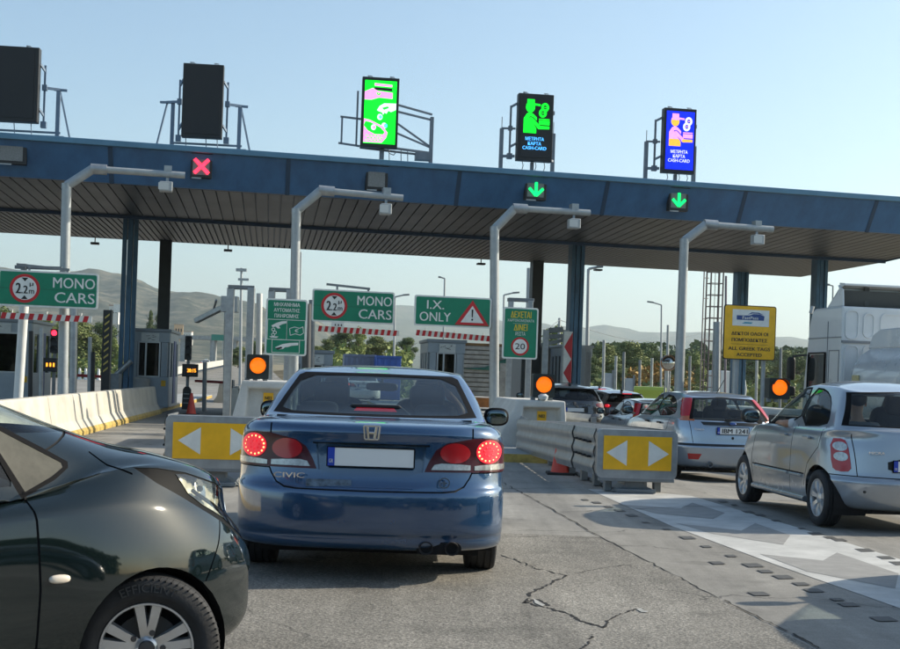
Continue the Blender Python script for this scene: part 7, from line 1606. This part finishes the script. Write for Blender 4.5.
def tree(lm, label, X, Y, h, w_, seed, trunk=.25, n=2600, leaf=.20, group=None, z=None, shape='round'):
    r = random.Random(seed); z = gz(X, Y) if z is None else z; t = thing('tree', label, 'tree', (X, Y, z), r.uniform(0, 6), group)
    mb = MB(); tp = [(0, 0, 0), (r.uniform(-.2, .2), r.uniform(-.2, .2), h * trunk), (r.uniform(-.4, .4), r.uniform(-.4, .4), h * .75)]; mb.path(tp, [h * .03, h * .022, h * .008], 8)
    for i in range(6): a = r.uniform(0, 6.28); zz = h * r.uniform(trunk * .8, .6); mb.path([(0, 0, zz), (math.cos(a) * w_ * .22, math.sin(a) * w_ * .22, zz + h * .10), (math.cos(a) * w_ * .38, math.sin(a) * w_ * .38, zz + h * .2)], [h * .012, h * .008, h * .003], 6)
    mb.build('trunk', M_BARK, t, smooth=60)
    cl = []
    for i in range(19 if shape == 'round' else 11):
        a = r.uniform(0, 6.28); q = r.random() ** .6; zz = r.random()
        if shape == 'round': pr = math.sin(math.pi * (.18 + .74 * zz)) ; cl.append((math.cos(a) * q * w_ * .36 * pr, math.sin(a) * q * w_ * .36 * pr, h * (trunk * .85 + (1 - trunk) * (.10 + .78 * zz)), w_ * r.uniform(.13, .24), h * r.uniform(.08, .15), r.uniform(-.25, .25)))
        else: pr = 1.05 - zz; cl.append((math.cos(a) * q * w_ * .28 * pr, math.sin(a) * q * w_ * .28 * pr, h * (trunk * .7 + (1 - trunk) * (.05 + .85 * zz)), w_ * (.10 + .16 * pr), h * .14, r.uniform(-.25, .25)))
    V = []; Fc = []; T = []
    for i in range(n):
        cx, cy, cz, rw, rh, tn = r.choice(cl); d = Vector((r.gauss(0, 1), r.gauss(0, 1), r.gauss(0, 1))).normalized() * (r.random() ** .38 * r.uniform(.85, 1.12)); p = Vector((cx + d.x * rw, cy + d.y * rw, cz + d.z * rh))
        nrm = (d + Vector((r.gauss(0, .6), r.gauss(0, .6), r.gauss(.3, .6)))).normalized(); u = nrm.cross(Vector((0, 0, 1))); u = u.normalized() if u.length > .1 else Vector((1, 0, 0)); v = nrm.cross(u); s_ = leaf * r.uniform(.5, 1.3); s2 = s_ * r.uniform(.45, .8); o = len(V)
        V += [tuple(p - u * s_ * .5), tuple(p - v * s2 * .5 + u * .1 * s_), tuple(p + u * s_ * .5), tuple(p + v * s2 * .5 - u * .1 * s_)]; Fc.append((o, o + 1, o + 2, o + 3)); T.append(max(0, min(1, .5 + tn + r.gauss(0, .18))))
    me = bpy.data.meshes.new('crown'); me.from_pydata(V, [], Fc); me.materials.append(lm); at = me.attributes.new('tone', 'FLOAT', 'FACE'); at.data.foreach_set('value', T); me.update(); link('crown', me, t); return t
protos = [tree(L_OL, 'x', 0, 0, 6, 6, 1, .12, 11000, .27), tree(L_DK, 'x', 0, 0, 7, 5.5, 2, .10, 11000, .27), tree(L_LT, 'x', 0, 0, 6.5, 4.6, 3, .10, 9000, .26), tree(L_DK, 'x', 0, 0, 8, 3.6, 4, .12, 5000, .26, shape='cone')]
GRP = 'trees beyond the toll plaza'; used = set(); NM = ['olive green bushy tree', 'dark bushy tree', 'pale green loose tree', 'dark narrow tree']
def plant(p, xc, yt, yb, Y, where, rot, sx=1.):
    b = px(xc, yb, Y); a = px(xc, yt, Y); h = a.z - b.z; o = protos[p]; H_ = (6.3, 7.3, 6.8, 8.2)[p]; s_ = h / H_ * 1.05; lab = NM[p] + ' ' + where
    if p not in used: used.add(p); r = o; r.location = (b.x, Y, b.z - .2); r.rotation_euler.z = rot; r['label'] = lab; r['group'] = GRP; r.scale = (s_ * sx, s_ * sx, s_)
    else: r = dup(o, (b.x, Y, b.z - .2), rot, lab, GRP, (s_ * sx, s_ * sx, s_))
    return r
TL = [(1, 343, 326, 361, 120, 'left of the street lamp over the blue sedan', 1.3), (2, 358, 324, 360, 118, 'with a tall crown under the sign over the blue sedan', .9), (0, 329, 336, 362, 125, 'left of the tall pale one behind the sedan', 1.2), (0, 375, 333, 361, 125, 'right of the tall pale one behind the blue sedan', 1.3), (2, 391, 338, 360, 130, 'beside the street lamp behind the blue sedan', 1.2), (1, 407, 334, 362, 128, 'just left of the middle booth', 1.2), (0, 318, 343, 363, 118, 'behind the pale blue container', 1.3), (0, 347, 345, 363, 110, 'low before the grey blue container', 1.8),
  (0, 601, 340, 384, 120, 'right of the column by the black suv', 1.1), (2, 612, 344, 386, 128, 'second to the right of the column by the black suv', 1.1), (0, 628, 337, 386, 125, 'above the left end of the dry bank', 1.1), (1, 645, 338, 382, 140, 'above the middle of the dry bank', 1.25), (0, 660, 348, 384, 135, 'behind the tall street lamp', 1.2), (1, 676, 349, 386, 140, 'left of the thick lamp pole', 1.0), (2, 693, 349, 388, 135, 'left of the lattice mast', 1.0), (1, 706, 347, 390, 145, 'behind the lattice mast', .9), (0, 786, 347, 388, 150, 'left of the truck mirror', 1.0), (1, 796, 349, 392, 140, 'touching the truck mirror', .8), (0, 756, 350, 392, 140, 'below the yellow tag sign', 1.1), (2, 553, 322, 380, 120, 'left of the chevron board', .9), (1, 588, 350, 384, 110, 'just right of the chevron column', 1.), (0, 618, 360, 388, 100, 'low beside the pale screen panel', 1.4),
  (2, 6, 305, 366, 140, 'at the frame edge behind the far left sign', 1.1), (1, 22, 318, 366, 140, 'behind the leaning white post', 1.1), (2, 44, 312, 366, 135, 'behind the red traffic light', .9), (2, 58, 318, 366, 138, 'just right of the red traffic light', .9), (0, 76, 312, 366, 130, 'behind the thick grey post', 1.2), (0, 90, 330, 365, 130, 'behind the thin pale post', 1.0), (1, 102, 318, 364, 132, 'left of the striped post', 1.0), (2, 112, 335, 364, 128, 'between striped post and blue column', 1.), (3, 150, 306, 340, 180, 'between the two left columns, left of two', .9), (3, 158, 305, 340, 185, 'between the two left columns, right of two', .9), (1, 255, 338, 366, 140, 'behind the amber light at the steel frame', 1.4), (0, 238, 344, 366, 150, 'left of the amber light behind the frame', 1.3)]
for i, (p, xc, yt, yb, Y, wh, sx) in enumerate(TL): plant(p, xc, yt, yb, Y, wh, i * 1.3, sx)

# ------------------------------------------------------------------ hills and the far wood
def hill(name, prof, dist, m, amp, seed, base=385):
    mb = MB(); xs = list(range(-500, 1501, 6)); ROWS = 16; rr = random.Random(seed)
    def top(x):
        for (x0, y0), (x1, y1) in zip(prof, prof[1:]):
            if x0 <= x <= x1: t = (x - x0) / (x1 - x0); t = t * t * (3 - 2 * t) * .4 + t * .6; return y0 + (y1 - y0) * t
        return prof[-1][1] if x > prof[-1][0] else prof[0][1]
    for i in range(ROWS):
        f = i / (ROWS - 1)
        for x in xs:
            Y = dist * (.45 + .55 * f); p = px(x, top(x), dist); hgt = max(-5, p.z) * (f ** 1.25); nz = noise.fractal(Vector((p.x / 260, Y / 260, seed)), .9, 2.1, 5) * amp * (.25 + .75 * f) * (1 if f < .99 else .35)
            mb.v.append((p.x * (.45 + .55 * f), Y, max(-4, hgt + nz * min(1, max(.0, hgt) / 40))))
    n = len(xs)
    for i in range(ROWS - 1):
        for j in range(n - 1): mb.f.append((i * n + j, i * n + j + 1, (i + 1) * n + j + 1, (i + 1) * n + j)); mb.m.append(0)
    return kind(mb.build(name, m, smooth=80), 'structure')
def hill_mat(name, c1, c2, c3, sc_):
    m = bpy.data.materials.new(name); m.use_nodes = True; n = m.node_tree.nodes; l = m.node_tree.links; b = n['Principled BSDF']; b.inputs['Roughness'].default_value = .95; b.inputs['Specular IOR Level'].default_value = .1
    tc = n.new('ShaderNodeTexCoord'); t1 = n.new('ShaderNodeTexNoise'); t1.inputs['Scale'].default_value = sc_; t1.inputs['Detail'].default_value = 9; t1.inputs['Roughness'].default_value = .72; l.new(tc.outputs['Object'], t1.inputs['Vector'])
    r = n.new('ShaderNodeValToRGB'); e = r.color_ramp.elements; e[0].position = .40; e[0].color = (*c1, 1); e[1].position = .62; e[1].color = (*c3, 1); q = e.new(.50); q.color = (*c2, 1); l.new(t1.outputs[0], r.inputs[0]); l.new(r.outputs[0], b.inputs['Base Color']); return m
hill('near_hill', [(-500, 268), (-60, 263), (0, 266), (50, 271), (95, 277), (130, 282), (170, 286), (215, 291.5), (245, 297), (300, 315), (360, 346), (430, 380), (520, 396), (1500, 440)], 2100, hill_mat('scrub hill', (.022, .032, .020), (.066, .072, .048), (.17, .15, .105), .03), 40, 3)
hill('far_hills', [(-500, 300), (250, 320), (340, 312), (385, 306), (398, 304.5), (410, 305), (430, 309), (470, 318), (520, 323), (545, 325), (575, 328), (595, 326), (606, 325), (622, 328), (640, 331), (670, 333), (700, 334), (740, 336), (780, 337), (800, 338.5), (860, 343), (960, 348), (1500, 360)], 4600, hill_mat('wooded hill', (.04, .06, .03), (.07, .085, .045), (.13, .12, .075), .010), 40, 8)
# the dark far wood below the hills at the right reads as one mass
r = random.Random(21); V = []; Fc = []; T = []
for i in range(42000):
    x = r.uniform(520, 910); Yd = r.uniform(230, 330); g = px(x, hor(x) - 1, Yd); top = 7.6 + 3.0 * noise.noise(Vector((x / 26, Yd / 40, 0))) + (1.2 if x > 690 else 0); z = top * r.random() ** .6; p = Vector((g.x, Yd, z)); s_ = r.uniform(.25, .8); u = Vector((r.gauss(0, 1), r.gauss(0, 1), r.gauss(0, .6))).normalized(); v = u.cross(Vector((r.gauss(0, 1), r.gauss(0, 1), r.gauss(0, 1)))).normalized(); o = len(V)
    V += [tuple(p - u * s_), tuple(p - v * s_ * .7), tuple(p + u * s_), tuple(p + v * s_ * .7)]; Fc.append((o, o + 1, o + 2, o + 3)); T.append(max(0, min(1, .45 + .5 * noise.noise(Vector((x / 12, z / 4, 3))) + r.gauss(0, .15))))
me = bpy.data.meshes.new('far_wood'); me.from_pydata(V, [], Fc); me.materials.append(L_DK); at = me.attributes.new('tone', 'FLOAT', 'FACE'); at.data.foreach_set('value', T); me.update(); kind(link('far_wood', me), 'stuff')
# dry scrub in front of the trees
def scrub(name, x0, x1, y0, y1, Ya, Yb, n, lm, seed, sz=.28):
    r = random.Random(seed); V = []; Fc = []; T = []
    for i in range(n):
        x = r.uniform(x0, x1); Y = r.uniform(Ya, Yb); X = px(x, 370, Y).x; hgt = (px(x, y0, Y).z - gz(X, Y)) * max(.1, .6 + .6 * noise.noise(Vector((X / 2.5, Y / 3, seed)))); z = gz(X, Y) + hgt * r.random(); p = Vector((X, Y, z)); s_ = sz * r.uniform(.5, 1.3); u = Vector((r.gauss(0, 1), r.gauss(0, 1), r.gauss(0, .8))).normalized(); v = u.cross(Vector((r.gauss(0, 1), r.gauss(0, 1), r.gauss(0, 1)))).normalized(); o = len(V)
        V += [tuple(p - u * s_), tuple(p - v * s_ * .6), tuple(p + u * s_), tuple(p + v * s_ * .6)]; Fc.append((o, o + 1, o + 2, o + 3)); T.append(max(0, min(1, .5 + .5 * noise.noise(Vector((X / 1.5, z, seed))) + r.gauss(0, .15))))
    me = bpy.data.meshes.new(name); me.from_pydata(V, [], Fc); me.materials.append(lm); at = me.attributes.new('tone', 'FLOAT', 'FACE'); at.data.foreach_set('value', T); me.update(); return kind(link(name, me), 'stuff')
L_DRY = leaf_mat('dry ochre grass', (.20, .11, .025), (.42, .28, .08)); scrub('dry_grass', 622, 694, 362, 386, 99, 107, 5000, L_DRY, 12, .22)
scrub('scrub_undergrowth', 312, 412, 347, 366, 95, 112, 7000, L_LT, 2); scrub('scrub_undergrowth', 590, 800, 372, 388, 96, 118, 6000, L_OL, 5); scrub('scrub_undergrowth', -10, 130, 352, 364, 122, 132, 5000, L_LT, 9)
# utility wires
mb = MB(); w0, w1 = px(559.5, 320, 75), px(700, 333, 120); mb.path([w0 + (w1 - w0) * (i / 10) - Vector((0, 0, 1.0 * math.sin(math.pi * i / 10))) for i in range(11)], .02, 5); w2 = px(535, 330, 60); mb.path([w0, (w0 + w2) / 2 - Vector((0, 0, .2)), w2], .02, 5)
tag(mb.build('overhead_wire', M_STEELD), 'thin overhead wire running right from the wooden wire pole', 'wire')

# suvs and a wood added behind the camera, out of view, to darken paint reflections
for x, y, a, lab in ((5.2, -6.5, .10, 'black suv queueing behind the camera in the lane at the right'), (1.4, -10.5, .08, 'black suv queueing straight behind the camera'), (8.6, -4.5, .10, 'black suv queueing two lanes right of the camera')): dup(evoque, (x, y, 0), a, lab)
r = random.Random(33); V = []; Fc = []; T = []
for i in range(9000):
    X = r.uniform(-40, 75); Yd = r.uniform(-52, -40) + X * .25; top = 8 + 3 * noise.noise(Vector((X / 7, 1, 2))); z = top * r.random() ** .7; p = Vector((X, Yd, z)); s_ = r.uniform(.5, 1.3); u = Vector((r.gauss(0, 1), r.gauss(0, 1), r.gauss(0, .6))).normalized(); v = u.cross(Vector((r.gauss(0, 1), r.gauss(0, 1), r.gauss(0, 1)))).normalized(); o = len(V)
    V += [tuple(p - u * s_), tuple(p - v * s_ * .7), tuple(p + u * s_), tuple(p + v * s_ * .7)]; Fc.append((o, o + 1, o + 2, o + 3)); T.append(r.random())
me = bpy.data.meshes.new('roadside_wood'); me.from_pydata(V, [], Fc); me.materials.append(L_DK); at = me.attributes.new('tone', 'FLOAT', 'FACE'); at.data.foreach_set('value', T); me.update(); kind(link('roadside_wood', me), 'stuff')  # dark wood added out of view, only mirrored in the car paint

# ------------------------------------------------------------------ haze: one closed box of even thin air
hz = bpy.data.materials.new('thin haze'); hz.use_nodes = True; n = hz.node_tree.nodes; n.clear(); o = n.new('ShaderNodeOutputMaterial'); v = n.new('ShaderNodeVolumePrincipled'); v.inputs['Color'].default_value = (.80, .93, 1., 1); v.inputs['Density'].default_value = .00017; v.inputs['Anisotropy'].default_value = .3
hz.node_tree.links.new(v.outputs[0], o.inputs['Volume'])
mb = MB(); mb.add([(-7000, -300, -6), (7000, -300, -6), (7000, 7500, -6), (-7000, 7500, -6), (-7000, -300, 420), (7000, -300, 420), (7000, 7500, 420), (-7000, 7500, 420)], [(3, 2, 1, 0), (4, 5, 6, 7), (0, 1, 5, 4), (1, 2, 6, 5), (2, 3, 7, 6), (3, 0, 4, 7)])
kind(mb.build('haze', hz), 'stuff')
